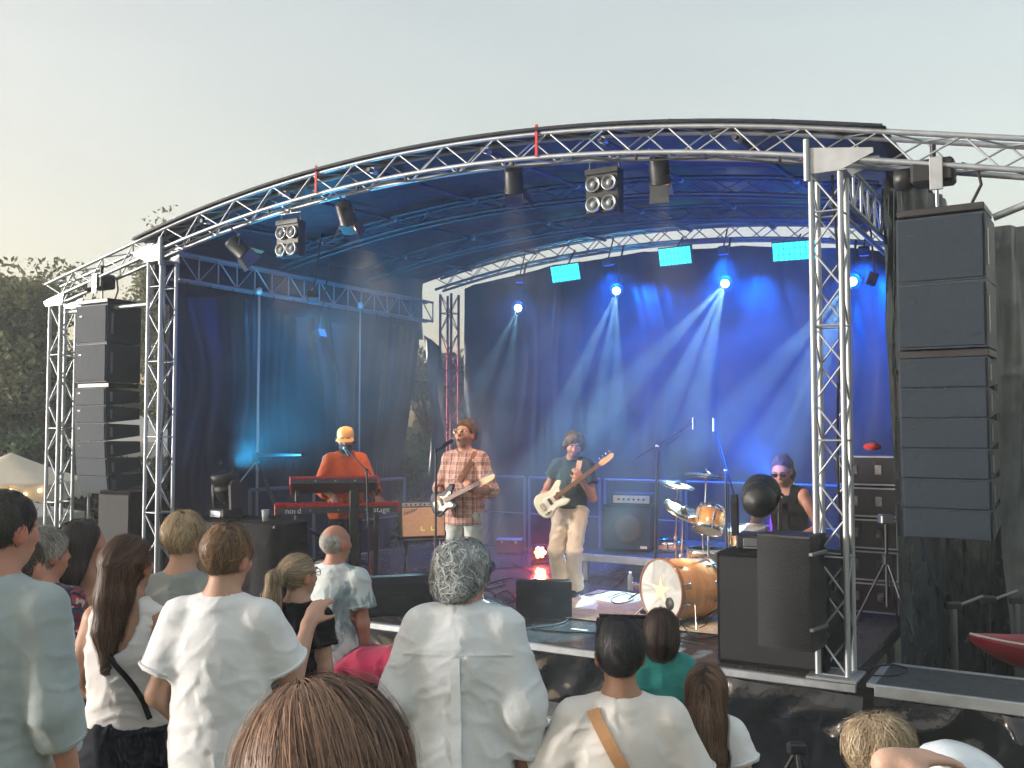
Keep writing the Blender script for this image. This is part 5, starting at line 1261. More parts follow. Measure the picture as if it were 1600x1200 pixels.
    # ---- keyboard player
    r, f = person('keyboard player in orange shirt and yellow cap singing into a microphone', 540, 666, 10.75, yaw=R(192), z0=STG, head=(R(-4), R(-12)), headk=1.08, bulk=1.0, broad=1.06, hairtop=.02,
                  pose=dict(elR=(.27, .06, 1.12), wrR=(.13, .36, 1.03), hdR=(-.1, .8, -.35), pnR=(0, -.3, -1), curlR=.45, elL=(-.29, .06, 1.12), wrL=(-.33, .36, 1.03), hdL=(-.1, .8, -.35), pnL=(0, -.3, -1), curlL=.45))
    body_mesh(r, f, (.46, .24, .17), .0085, paint=stubble((.035, .022, .02), .92)); top(r, f, orange_c, 1.55, -.17, .020, .8, .010, .009, 46, .022, .012, collar=True)
    trousers(r, f, fabric('dark_trouser_cloth', (.02, .02, .025)), h=.013); face_parts(r, f, (.03, .02, .02))
    d = hair_mass(f, [('e', (0, .030, -.068), (.062, .066, .058))], [((0, .03, -.045), (0, -.2, 1)), ((0, .0, 0), (0, -1, 0))]); hair(r, f, d, 1400, 4, .010, lambda L: np.tile([[0, .15, -1.]], (len(L), 1)), (.020, .012, .010), (.06, .035, .025), .0026, .006, seed=35, name='beard')
    q = f.hk; Mh = Matrix([list(x) for x in f.HM]).to_4x4(); Mh.translation = Vector(f.hc); Mh = Mh @ Matrix.Scale(q, 4)
    capm = fabric('mustard_cotton', (.72, .38, .12), var=.08); m = MB()
    m.lathe([(.088, .030), (.0895, .055), (.084, .085), (.066, .112), (.035, .126), (.0, .130)], (0, 0, 0), 28, Matrix.Translation((0, -.012, 0)) @ Matrix.Diagonal((.98, 1.18, 1, 1)))
    capo = m.build('cap', capm, r, matrix=Mh)
    def brim(a, b):
        an = (a - .5) * 2.3; rr = .095 + .075 * b * math.cos(an * .62); x = math.sin(an) * (.086 + .016 * b); y = -.012 + .104 * math.cos(an) + (.072 * b * max(0, math.cos(an * .75)))
        return (x, y, .034 - .030 * b - .10 * x * x / .09 * .25)
    m = MB(); m.grid(brim, 16, 5); b = m.build('brim', capm, capo); b.modifiers.new('thickness', 'SOLIDIFY').thickness = .005
    for sx in (-1, 1): MB().lathe([(0, .016), (.030, .014), (.034, 0), (.030, -.012), (0, -.012)], n=16, M=Matrix.Translation((sx * .088, .0, -.005)) @ Matrix.Rotation(R(90), 4, 'Y')).build('ear_cup', blackp, r, matrix=Mh)
    kb_root, kbf = r, f
    # keyboards on their stand: x along the keys, +y towards the audience
    ka = R(12); kc = at(527, 792, 10.36); kc = Vector((kc.x, kc.y, 0))
    rot = ka + 0.0
    redk = pm('red_keyboard_paint', (.50, .012, .018), .3, var=.08, coat=.3); darkk = pm('dark_keyboard_back', (.05, .055, .065), .45, var=.2)
    keysw = pm('ivory_keys', (.80, .79, .76), .3, var=.04)
    def keyboard(label, z, L, D, Hh, tilt, off, words):
        o = thing('stage_keyboard', label, 'keyboard'); Mx = Matrix.Translation((kc.x, kc.y, STG + z)) @ Matrix.Rotation(ka, 4, 'Z') @ Matrix.Translation((off[0], off[1], 0)) @ Matrix.Rotation(tilt, 4, 'X'); o.matrix_world = Mx
        MB().box((0, 0, 0), (L, D, Hh * .55), .004).build('case', darkk, o)
        MB().box((0, -.01, Hh * .275 + Hh * .16), (L, D * .95, Hh * .30), .006).build('top_panel', redk, o)
        for sx in (-1, 1): MB().box((sx * (L / 2 + .011), 0, .01), (.02, D * 1.02, Hh * 1.0), .006).build('end_cheek', redk, o)
        nk_ = 52 if L > 1 else 40; kw = (L - .06) / nk_; me = MB().box((0, 0, 0), (kw * .9, .14, .02), .002).mesh('key', keysw); mk = MB().box((0, 0, 0), (kw * .5, .09, .018), .002).mesh('black_key', blackp)
        for i in range(nk_):
            x = -L / 2 + .03 + (i + .5) * kw; obj('key', me, o, (x, D / 2 - .07, Hh * .46))
            if i % 7 not in (2, 6): obj('black_key', mk, o, (x + kw / 2, D / 2 - .045 - .05, Hh * .46 + .016))
        for i in range(7): MB().box((-L * .34 + i * L * .115, -D / 2 - .004, .0), (.022, .012, .014), .002).build('socket', steel if i % 2 else blackp, o)
        for wd, x, sz in words:
            me = text_mesh(wd, sz, white_pl); t = obj('lettering', me, o, matrix=Matrix.Translation((x, -D / 2 - .006, -.004)) @ Matrix.Rotation(R(90), 4, 'X'))
        return o
    keyboard('long red keyboard with white lettering, lower of the two on the stand', .93, 1.26, .32, .12, R(0), (0, 0), [('nord', -.46, .085), ('stage', .46, .085)])
    keyboard('shorter red keyboard tilted on the upper tier of the stand', 1.17, .90, .30, .10, R(-24), (-.03, .06), [])
    o = thing('keyboard_stand', 'black column stand with two tiers carrying the red keyboards', 'keyboard stand'); o.matrix_world = Matrix.Translation((kc.x, kc.y, STG)) @ Matrix.Rotation(ka, 4, 'Z')
    for sx in (-.42, .42):
        MB().box((sx, .10, .60), (.05, .05, 1.12), .006).build('column', blackm, o); MB().box((sx, .02, .02), (.06, .62, .04), .006).build('foot', blackm, o)
        rod(o, 'support_arm', (sx, .12, .858), (sx, -.20, .858), .014, blackm); rod(o, 'support_arm', (sx, .12, 1.045), (sx, -.06, 1.10), .014, blackm)
    rod(o, 'cross_brace', (-.42, .10, .25), (.42, .10, .78), .012, blackm); rod(o, 'cross_brace', (-.42, .10, .78), (.42, .10, .25), .012, blackm)
    MB().box((.17, -.235, .72), (.10, .03, .84), .006).build('front_column', blackm, o)
    # keyboard player's microphone on a boom
    mp = to_world(r, f.h2b((.0, .150, -.055))); bp = at(578, 900, 10.0); bp.z = STG
    o = thing('microphone_stand', 'boom microphone stand reaching across to the keyboard player', 'microphone stand', bp)
    ml = mp - bp; el = at(573, 735, 10.0) - bp
    for a in range(3): rod(o, 'leg', (0, 0, .16), (.30 * math.cos(a * 2.09 + .4), .30 * math.sin(a * 2.09 + .4), .01), .008, blackm)
    rod(o, 'pole', (0, 0, .10), el, .011, blackm); dv = (ml - el).normalized(); rod(o, 'boom', el - dv * .12, ml - dv * .05, .008, blackm); MB().ball(tuple(el), .02).build('joint', blackm, o)
    mic_parts(o, ml, (-dv + Vector((.1, .1, -.5))), .13)
    # ---- drummer
    r, f = person('drummer in black tank top and sunglasses with hair tied up', 1222, 709, 9.05, yaw=R(140), z0=STG, head=(R(6), R(-26)), headk=1.10, bulk=1.02, drop=.24, lean=R(14), hairtop=.03,
                  pose=dict(knL=(-.20, .42, .62), anL=(-.20, .36, .085), knR=(.22, .42, .62), anR=(.22, .40, .085), elL=(-.30, .06, .86), wrL=(-.12, .30, .74), hdL=(.2, .8, -.1), pnL=(.3, 0, -1), curlL=.8, elR=(.27, .20, .88), wrR=(.17, .42, 1.02), hdR=(-.2, .5, .6), pnR=(-.4, .3, -.6), curlR=.9))
    body_mesh(r, f, (.52, .26, .19), .0085, paint=stubble((.12, .07, .05), .45))
    k = f.k; J = f.J; sh = (J['shL'] + J['shR']) / 2 / k
    top(r, f, black_c, 0, -.10, .012, .4, .010, .006, 48, name='tank_top', scoop=[(J['shL'] / k + V3(-.03, .03, -.03), (.06, .09, .09)), (J['shR'] / k + V3(.03, .03, -.03), (.06, .09, .09)), (J['neck'] / k + V3(0, .10, -.02), (.08, .08, .10))])
    trousers(r, f, fabric('dark_shorts_cloth', (.018, .018, .022)), 1.2, h=.014)
    d = hair_mass(f, [('e', (0, -.016, .030), (.082, .104, .096)), ('e', (0, -.105, .075), (.026, .024, .024)), ('ch', [(0, -.06, -.01), (0, -.085, -.08), (.01, -.08, -.17)], [.07, .06, .03], .03)], [((0, .046, .058), (0, .85, -.5))])
    hair(r, f, d, 3000, 8, .016, lambda L: np.where((L[:, 2] > .02)[:, None], flow_to((0, -.11, .075))(L), np.tile([[0, 0, -1.]], (len(L), 1))), (.045, .034, .028), (.24, .18, .135), .002, .008, seed=37, jitter=.15, clump=.3)
    face_parts(r, f, (.04, .03, .02), (blackp, lensd))
    w_ = f.J['wrL']; dl = f.J['elL'] - w_; dl /= np.linalg.norm(dl); bx_, by_, _ = basis(dl)
    MB().path([tuple(Vector(w_ + dl * .03) + bx_ * (.033 * math.cos(a)) + by_ * (.033 * math.sin(a))) for a in np.linspace(0, 6.28, 14, endpoint=False)], .009, 6, True).build('wristband', white_pl, r)
    for sd_, v in (('R', (-.25, .35, .75)), ('L', (.25, .75, -.30))):
        p = to_world(r, f.J['wr' + sd_] + np.array(f.pose['hd' + sd_]) / np.linalg.norm(f.pose['hd' + sd_]) * .075 + np.array(f.pose['pn' + sd_]) * .02); v = Vector(v).normalized(); v.rotate(Euler((0, 0, r.rotation_euler[2])))
        o = MB().path([p - v * .10, p + v * .25, p + v * .30, p + v * .32], [.0075, .007, .0045, .006], 8).build('drumstick', maple); tag(o, 'wooden drumstick pointing up in the drummer\'s hand' if sd_ == 'R' else 'wooden drumstick held low in the drummer\'s near hand', 'drumstick')
    th = to_world(r, P3(f, (0, -.02, 0)))
    o = thing('drum_throne', 'round black drum stool under the drummer', 'stool', (th.x, th.y, STG))
    MB().lathe([(0, .585), (.14, .585), (.165, .565), (.165, .52), (.14, .505), (0, .505)], n=24).build('seat', blackp, o); rod(o, 'post', (0, 0, .15), (0, 0, .51), .018, chrome)
    for a in range(3): rod(o, 'leg', (0, 0, .34), (.26 * math.cos(a * 2.09), .26 * math.sin(a * 2.09), .015), .012, chrome)
    return r, f
drummer_root, drummer_fig = band()
# ------------------------------------------------------------------ lamps on the trusses
fres_mats = (pm('lamp_housing', (.020, .024, .030), .45, var=.2), pm('barn_door', (.10, .105, .11), .4, .4, var=.15), pm('barn_door_lit_orange', (.62, .42, .22), .35, .3, var=.1))  # last one: orange lamp glow put into the inner door colour
def spot(name, loc, target, energy, color, size_deg, blend=.4, radius=.04):
    l = bpy.data.lights.new(name, 'SPOT'); l.energy = energy; l.color = color; l.spot_size = R(size_deg); l.spot_blend = blend; l.shadow_soft_size = radius
    o = bpy.data.objects.new(name, l); COL.objects.link(o); o.location = loc; d = Vector(target) - Vector(loc); o.rotation_euler = d.to_track_quat('-Z', 'Y').to_euler(); return o
def look(p, t, up=Vector((0, 0, 1))):
    """matrix at p whose -Z looks to t"""
    q = (Vector(t) - Vector(p)).to_track_quat('-Z', 'Y'); M = q.to_matrix().to_4x4(); M.translation = Vector(p); return M
def fresnel(label, u, v, z, target, energy, angle=46, door=0):
    p = S(u, v, z); o = thing('theatre_lamp', label, 'stage light'); M = look(p, target) @ Matrix.Scale(.74, 4); o.matrix_world = M
    MB().lathe([(0, .20), (.085, .195), (.11, .17), (.115, -.08), (.125, -.085), (.125, -.10), (.108, -.10)], n=20).build('housing', fres_mats[0], o)
    MB().lathe([(0, -.075), (.05, -.083), (.105, -.08)], n=20).build('lens', pm('lamp_lens', (.8, .75, .6), .1, var=.03, emit=(1, .72, .42), estr=6), o)
    for i in range(4):
        Mz = Matrix.Rotation(i * math.pi / 2, 4, 'Z') @ Matrix.Translation((0, .118, -.10)) @ Matrix.Rotation(R((-28, 12, -22, 30)[(i + door) % 4]), 4, 'X')
        m = MB(); w0, w1 = .10, .14 if i % 2 else .11; m.prism([(-w0, 0), (w0, 0), (w1, -.20), (-w1, -.20)], -.0015, .0015, 'y', Mz); m.build('barn_door', fres_mats[1], o)
        m = MB(); m.prism([(-w0 * .96, -.004), (w0 * .96, -.004), (w1 * .96, -.196), (-w1 * .96, -.196)], -.0042, -.002, 'y', Mz); m.build('barn_door_lit_face', fres_mats[2], o)  # thin inner face coloured as if lit by the lamp
    inv = M.inverted(); hz = Vector(S(u, v, arch_z(u) - .30)); hl = inv @ hz
    for sx in (-1, 1): rod(o, 'yoke', (sx * .125, 0, .05), hl + Vector((sx * .05, 0, 0)), .008, steel, 6)
    rod(o, 'hook_clamp', hl, inv @ Vector(S(u, .03, arch_z(u) - .21)), .014, steel, 6)
    spot('lamp_beam', M @ Vector((0, 0, -.12)), target, energy, (1.0, .66, .40), angle, .6, .06)
WARM = 380
fresnel('black theatre lamp with barn doors hanging left of the tall blinder near the roof top', 4.55, .27, 4.0, S(3.6, 2.2, 1.0), WARM, 50)
fresnel('black theatre lamp with barn doors hanging right of the tall blinder', 5.95, .27, 3.90, S(5.6, 2.0, .8), WARM, 50, 1)
fresnel('theatre lamp with pale open barn door hanging above the keyboard player', 2.60, .27, 3.93, S(1.9, 2.6, 1.1), WARM, 50, 2)
fresnel('leftmost theatre lamp with barn doors near the front left tower', 1.10, .27, 3.74, S(2.6, 2.8, 1.1), WARM, 50, 3)
def blinder(label, u, v, z):
    o = st('blinder_light', label, 'stage light', u, v, z, R(0)); o.scale = (.86, .86, .86)
    MB().box((0, .05, 0), (.36, .13, .44), .012).build('housing', fres_mats[0], o); MB().box((0, -.02, .20), (.36, .03, .06), .004).build('top_plate', fres_mats[0], o)
    for i in (-1, 1):
        for j in (-1, 1):
            M = Matrix.Translation((i * .085, -.02, j * .10 - .03)) @ Matrix.Rotation(R(90), 4, 'X')
            m = MB(); m.lathe([(.078, 0), (.078, .03), (.070, .03), (.055, .012), (0, .002)], n=20, M=M); l_ = m.build('reflector', steel, o)
            m = MB(); m.lathe([(0, .026), (.03, .022), (.036, .010), (0, .006)], n=14, M=M); m.build('bulb', pm('unlit_bulb_glass', (.30, .34, .36), .2, var=.05), o)
    MB().path([(-.16, .05, .22), (-.16, .05, .32), (.16, .05, .32), (.16, .05, .22)], .012, 6).build('yoke', steel, o); rod(o, 'hook_clamp', (0, .05, .32), (0, .05, (arch_z(u) - z - .22) / .86), .016, steel, 6)
blinder('four lamp blinder hanging at the middle of the front truss', 5.46, .20, 3.80); blinder('four lamp blinder hanging at the left of the front truss', 1.88, .20, 3.76)
# beam heads at the rear
lensw = pm('lit_lens', (1, 1, 1), .3, var=.01, emit=(.80, .93, 1.0), estr=14)
lensr = pm('lens_ring_glow', (.5, .6, .7), .2, var=.05, emit=(.5, .75, 1.0), estr=3)
def beam_head(label, u, z, tgts, energy):
    p = S(u, 5.05, z); o = thing('beam_light', label, 'stage light'); c = sum((Vector(t) for t in tgts), Vector()) / len(tgts); face = Vector((0, 0, CAMZ)) - p
    dirv = ((c - p).normalized() * .35 + face.normalized() * .65).normalized(); M = look(p, p + dirv); o.matrix_world = M
    MB().lathe([(0, .22), (.07, .21), (.10, .14), (.105, .0), (.095, -.03), (.072, -.03)], n=20).build('housing', blackp, o); MB().lathe([(0, -.034), (.045, -.033), (.047, -.030)], n=20).build('lens', lensw, o); MB().lathe([(.047, -.031), (.066, -.029), (.070, -.026)], n=20).build('lens_ring', lensr, o)
    inv = M.inverted(); rod(o, 'yoke', (0, .11, .08), inv @ S(u, 5.3, arch_z(u, 4.61) - .22), .016, blackm, 6)
    for t in tgts: spot('beam', M @ Vector((0, 0, -.05)), t, energy, (.45, .84, 1.0), 7.5, .55, .012)
EB = 2600
beam_head('lit beam light furthest left on the backdrop', 1.82, 3.58, [at(770, 560, 12.8), at(795, 575, 12.9)], EB * .30)
beam_head('lit beam light second from the left on the backdrop', 3.40, 3.72, [at(880, 640, 11.6), at(925, 700, 11.4), at(965, 690, 11.6)], EB * .8)
beam_head('lit beam light third from the left on the backdrop', 4.95, 3.70, [at(960, 620, 10.4), at(1020, 680, 10.4), at(1085, 650, 10.4)], EB)
beam_head('lit beam light furthest right, partly behind the front right tower', 6.55, 3.60, [at(1130, 660, 9.6), at(1180, 720, 9.6), at(1235, 700, 9.6)], EB)
# cyan panels
cyan = pm('cyan_led_face', (.05, .4, .45), .4, var=.02, emit=(.03, .62, .72), estr=1.25)
for label, u, z in (('glowing cyan light panel at the left of the rear truss', 2.63, 4.02), ('glowing cyan light panel at the middle of the rear truss', 4.28, 4.11), ('wider glowing cyan light panel at the right of the rear truss', 5.87, 4.03)):
    o = st('led_panel', label, 'stage light', u, 5.0, z, R(0)); wp = .55 if u > 5 else .44
    MB().box((0, .03, 0), (wp + .03, .06, .26), .006).build('housing', blackp, o, rot=(R(14), R(-6 + u * 1.2), 0)); MB().box((0, -.006, 0), (wp, .010, .225), .002).build('lit_face', cyan, o, rot=(R(14), R(-6 + u * 1.2), 0))
    gm_ = MB()
    for i in range(1, 8): gm_.box((-wp / 2 + wp * i / 8, -.0125, 0), (.006, .004, .225), 0)
    for j in (-1, 1): gm_.box((0, -.0128, j * .0375), (wp, .004, .005), 0)
    gm_.build('cell_grid', blackp, o, rot=(R(14), R(-6 + u * 1.2), 0))
    rod(o, 'yoke', (0, .05, .1), (0, .30, arch_z(u, 4.61) - z - .18), .012, blackm, 6)
# blue wash lamps on the rear truss and under the roof
ledb = pm('blue_led_face', (.02, .03, .2), .3, var=.02, emit=(.02, .08, 1.0), estr=1.6)
BLUE = (.0, .13, 1.0)
def wash(label, u, v, z, target, energy, color=BLUE, ang=120, s_=.10):
    p = S(u, v, z); o = thing('wash_light', label, 'stage light'); M = look(p, target); o.matrix_world = M
    MB().box((0, 0, .05), (s_ * 1.3, s_ * 1.3, .10), .01).build('housing', blackp, o); MB().box((0, 0, -.004), (s_, s_, .008), .002).build('led_face', ledb, o)
    inv = M.inverted(); rod(o, 'yoke', (0, 0, .08), inv @ S(u, v + .15, arch_z(u, 4.61) - .20), .010, blackm, 6)
    spot('wash_beam', M @ Vector((0, 0, -.03)), target, energy, color, ang, .9, .08)
EW = 470
wash('small square blue wash light left of the left cyan panel', 2.05, 4.7, 3.90, S(1.6, 5.5, 1.4), EW * .22, (.02, .16, .8), 130)
wash('small square blue wash light between the left and middle cyan panels', 3.45, 4.7, 4.02, S(3.6, 5.5, 1.2), EW, BLUE, 135)
wash('small square blue wash light between the middle and right cyan panels', 5.05, 4.7, 4.02, S(5.0, 5.5, 1.2), EW * 1.2, BLUE, 135)
wash('small square blue wash light near the rear right tower', 6.75, 4.7, 3.85, S(6.6, 5.5, 1.2), EW * 1.2, BLUE, 135)
# made-up lamps added by the side trusses to tint roof and left wall
wash('added blue wash light by the right side truss aimed at the roof', 7.05, 3.2, 3.35, S(4.2, 2.6, 4.4), EW * .2, (.0, .12, 1.0), 140)
wash('added blue wash light by the left side truss aimed at the roof', .40, 2.4, 3.05, S(3.2, 2.2, 4.4), EW * .04, (.06, .34, .60), 150)
wash('added blue wash light by the left side truss aimed at the left wall', .95, 1.6, 3.35, S(-.1, 2.6, 2.0), EW * .15, (.06, .34, .60), 130)
# purple uplight behind the drums
o = st('floor_light', 'purple uplight on the floor behind the drummer', 'stage light', 5.60, 5.05, .004); MB().box((0, 0, .07), (.26, .12, .12), .01).build('housing', blackp, o); MB().box((0, .03, .134), (.22, .07, .008), .002).build('led_face', pm('purple_led', (.2, .02, .5), .3, var=.02, emit=(.35, .02, 1.0), estr=5), o)
spot('purple_beam', S(5.60, 5.08, .16), S(5.38, 5.48, 1.85), 130, (.42, .02, 1.0), 34, .8, .04)
spot('teal_fill_beam', S(.70, .62, 1.34), S(2.8, 2.6, 4.5), 620, (.02, .30, .58), 118, .9, .12)  # added teal fill at the unlit left moving head, tints the roof
spot('blue_fill_beam', S(6.66, .78, 1.40), S(4.6, 3.2, 4.5), 420, (.0, .13, 1.0), 112, .9, .09)  # added blue fill at the unlit right moving head, tints the roof
# red floor lamp
o = thing('floor_light', 'small lit red floor light left of the bass player', 'stage light', deck_at(846, 893) + Vector((0, .6, .004))); fl = o.location.copy()
MB().box((0, .06, .16), (.20, .12, .20), .02).build('housing', blackp, o); MB().box((0, .06, .03), (.22, .10, .04), .01).build('base', blackm, o)
redl = pm('red_led', (.8, .05, .02), .3, var=.02, emit=(1, .10, .03), estr=18); redw = pm('red_led_core', (1, .8, .4), .3, var=.02, emit=(1, .62, .25), estr=22)
for i in range(7):
    a = i * 1.047; x, z = (0, 0) if i == 6 else (.055 * math.cos(a), .055 * math.sin(a)); MB().lathe([(0, .006), (.022, .004), (.024, 0)], n=10, M=Matrix.Translation((x, -.002, .16 + z)) @ Matrix.Rotation(R(90), 4, 'X')).build('led', redw if i % 2 == 0 else redl, o)
spot('red_beam', fl + Vector((0, -.05, .16)), fl + Vector((-.1, -3, -.2)), 60, (1, .06, .03), 110, .8, .05)

# ------------------------------------------------------------------ rails and poles
railm = pm('rail_paint', (.17, .20, .24), .42, .5, var=.15)
def rail(label, u0, v0, u1, v1, group=None):
    o = st('guard_rail', label, 'railing', u0, v0, .004, group=group); d = Vector((u1 - u0, v1 - v0, 0)); n = d.normalized(); a, b = n * .04, d - n * .04
    rod(o, 'post', a, a + Vector((0, 0, 1.08)), .021, railm); rod(o, 'post', b, b + Vector((0, 0, 1.08)), .021, railm)
    rod(o, 'top_rail', a + Vector((0, 0, 1.08)), b + Vector((0, 0, 1.08)), .021, railm); rod(o, 'mid_rail', a + Vector((0, 0, .55)), b + Vector((0, 0, .55)), .012, railm)
us = [.62, 1.87, 3.09, 4.29, 5.50, 6.70]
for i, (a, b) in enumerate(zip(us, us[1:] + [7.25])): rail(['first', 'second', 'third', 'fourth', 'fifth', 'last'][i] + ' section of grey guard rail from the left along the backdrop', a, 5.22, b, 5.22)
rail('grey guard rail section on the left beside the moving light', .57, .95, .68, 2.0); rail('grey guard rail section on the left behind the keyboards', .45, 2.9, .45, 4.16)
def pole(label, u, v, z1, braces):
    o = st('support_pole', label, 'pole', u, v, .004); rod(o, 'mast', (0, 0, .02), (0, 0, z1), .017 if braces else .011, steel, 10); MB().box((0, 0, .01), (.14, .14, .015), .003).build('base_plate', steel, o)
    MB().lathe([(0, .05), (.035, .03), (.035, -.03), (0, -.05)], (0, 0, z1), 12).build('cap', white_pl, o)
    if braces:
        MB().box((0, 0, 1.45), (.10, .10, .12), .01).build('collar', blackm, o); rod(o, 'brace', (0, 0, 1.48), (1.05, -.35, 1.50), .022, blackm); rod(o, 'brace', (0, 0, 1.42), (.75, -.35, .70), .022, blackm); rod(o, 'brace', (0, 0, 1.42), (-.30, -.55, .62), .010, alu)
pole('tall silver pole with slanting braces standing by the left wall', .37, 1.30, 3.46, True); pole('second tall silver pole by the left wall behind the keyboard player', .37, 3.20, 3.50, False)
o = st('hand_rail', 'white bent handrail of the rear steps seen through the gap', 'railing', .62, 4.75, .0)
MB().path([(0, 0, .0), (0, 0, .92), (.10, .15, 1.0), (.55, .9, 1.0)], .022, 8).build('tube', white_pl, o)
# ------------------------------------------------------------------ riser, amplifiers
o = st('drum_riser', 'low platform with pale metal edge carrying the bass amplifier', 'platform', 3.76, 3.15, 0)
for i in range(2):
    MB().box((.53 + i * 1.06, .95, .315), (1.04, 1.9, .03), .003).build('deck_panel', sided, o); MB().box((.53 + i * 1.06, -.018, .285), (1.05, .035, .085), .004).build('edge_rail', alu, o)
    for x in (.06, 1.0):
        for y in (.06, 1.84): MB().box((x + i * 1.06, y, .13), (.055, .055, .25), 0).build('leg', alu, o); MB().lathe([(0, .03), (.04, .03), (.04, .0), (0, 0)], (x + i * 1.06, y, .003), 10).build('foot', steel, o)
o = st('bass_amplifier', 'dark bass speaker cabinet with amplifier head on the riser', 'amplifier', 4.22, 3.50, .332, R(12))
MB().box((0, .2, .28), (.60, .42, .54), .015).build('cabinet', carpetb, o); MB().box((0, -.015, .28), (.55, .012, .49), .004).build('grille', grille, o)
MB().lathe([(0, -.006), (.05, -.004), (.13, .012), (.16, .014), (.165, .0)], n=24, M=Matrix.Translation((.02, -.026, .27)) @ Matrix.Rotation(R(90), 4, 'X')).build('speaker_cone', pm('cone_paper', (.05, .045, .04), .8, var=.2), o)
MB().box((.20, -.024, .06), (.08, .006, .03), .001).build('badge', white_pl, o)
hd = MB().box((.05, .18, .625), (.50, .34, .13), .01).build('amplifier_head', blackp, o); MB().box((.05, .005, .622), (.44, .01, .09), .003).build('control_panel', alu, hd)
for i in range(6): MB().lathe([(0, .02), (.012, .018), (.014, 0)], n=10, M=Matrix.Translation((-.10 + i * .06, -.002, .622)) @ Matrix.Rotation(R(90), 4, 'X')).build('knob', blackp, hd)
# guitar amp on its folding stand
p = deck_at(662, 908); o = thing('guitar_amplifier', 'beige fronted guitar amplifier tilted back on a folding stand', 'amplifier'); o.matrix_world = Matrix.Translation((p.x, p.y, STG)) @ Matrix.Rotation(R(14), 4, 'Z')
tolex = pm('black_tolex', (.02, .02, .022), .6, var=.2, bump=.5, bscale=180); cloth_b = pm('beige_grille_cloth', (.42, .27, .165), .75, var=.14, scale=30, bump=.4, bscale=240, aniso=(1, 1, 3))
Mt = Matrix.Translation((0, 0, .50)) @ Matrix.Rotation(R(-12), 4, 'X'); m = MB(); m.box((0, .12, .22), (.55, .24, .44), .018, Mt); m.build('cabinet', tolex, o)
m = MB(); m.box((0, -.004, .19), (.50, .012, .34), .004, Mt); m.build('grille_cloth', cloth_b, o); m = MB(); m.box((0, -.004, .395), (.50, .012, .045), .003, Mt); m.build('control_panel', steel, o)
for i in range(8):
    m = MB(); m.lathe([(0, .02), (.010, .018), (.012, 0)], n=8, M=Mt @ Matrix.Translation((-.2 + i * .055, -.01, .395)) @ Matrix.Rotation(R(90), 4, 'X')); m.build('knob', blackp, o)
me = text_mesh('Fender', .062, blackp, .002, .25); obj('lettering', me, o, matrix=Mt @ Matrix.Translation((-.155, -.013, .315)) @ Matrix.Rotation(R(90), 4, 'X') @ Matrix.Rotation(R(20), 4, 'Z'))
tape = pm('yellow_tape', (.72, .80, .16), .6, var=.05)
for x in (-.01, .11):
    m = MB(); m.box((x, -.0125, .09), (.05, .004, .014), 0, Mt); m.box((x - .018, -.0125, .115), (.014, .004, .04), 0, Mt); m.build('tape_mark', tape, o)
m = MB(); m.path([tuple(Mt @ Vector((x, y, .44))) for x, y in ((-.10, .12), (-.09, .12))], .01); m.path([tuple(Mt @ Vector(q)) for q in ((-.1, .12, .44), (-.08, .12, .47), (.08, .12, .47), (.1, .12, .44))], .012, 6); m.build('handle', blackp, o)
o = thing('amplifier_stand', 'black folding stand under the beige guitar amplifier', 'stand'); o.matrix_world = Matrix.Translation((p.x, p.y, STG)) @ Matrix.Rotation(R(14), 4, 'Z')
for sx in (-.2, .2):
    rod(o, 'leg', (sx, -.18, .012), (sx, .24, .50), .014, blackm); rod(o, 'leg', (sx, .26, .012), (sx, -.06, .485), .014, blackm)
rod(o, 'crossbar', (-.24, -.18, .012), (.24, -.18, .012), .014, blackm); rod(o, 'crossbar', (-.24, .26, .012), (.24, .26, .012), .014, blackm); rod(o, 'support_bar', (-.24, -.06, .485), (.24, -.06, .485), .014, blackm)
# black draped table beside the keyboards
p = at(420, 900, 9.9); u_, v_ = uv_of(p)
o = st('draped_table', 'small table under a black cloth beside the keyboards with cups on it', 'table', u_, v_, .004)
m = MB()
def drape(a, b):
    t = a * 2 * math.pi; c, s_ = math.cos(t), math.sin(t); k = 1 / max(abs(c), abs(s_)); w_ = 1 + .10 * b * (1 + .5 * math.sin(t * 9)); return (c * min(k, 1.25) * .33 * w_, s_ * min(k, 1.25) * .26 * w_, .84 * (1 - b) + .02 * b)
m.grid(drape, 72, 8); m.add([drape(i / 72, 0) for i in range(72)], [tuple(range(72))]); m.build('tablecloth', black_c, o); MB().box((0, 0, .815), (.62, .48, .03), .004).build('table_top', blackm, o)
q = S(u_, v_, .85)
o = thing('plastic_cup', 'clear plastic cup standing on the black table beside the keyboards', 'cup', (q.x - .03, q.y - .05, q.z)); MB().lathe([(.0, .004), (.030, .002), (.040, .12), (.0385, .12), (.029, .008), (0, .008)], n=18).build('cup', pm('cup_plastic', (.75, .80, .82), .15, var=.04, trans=.5), o)
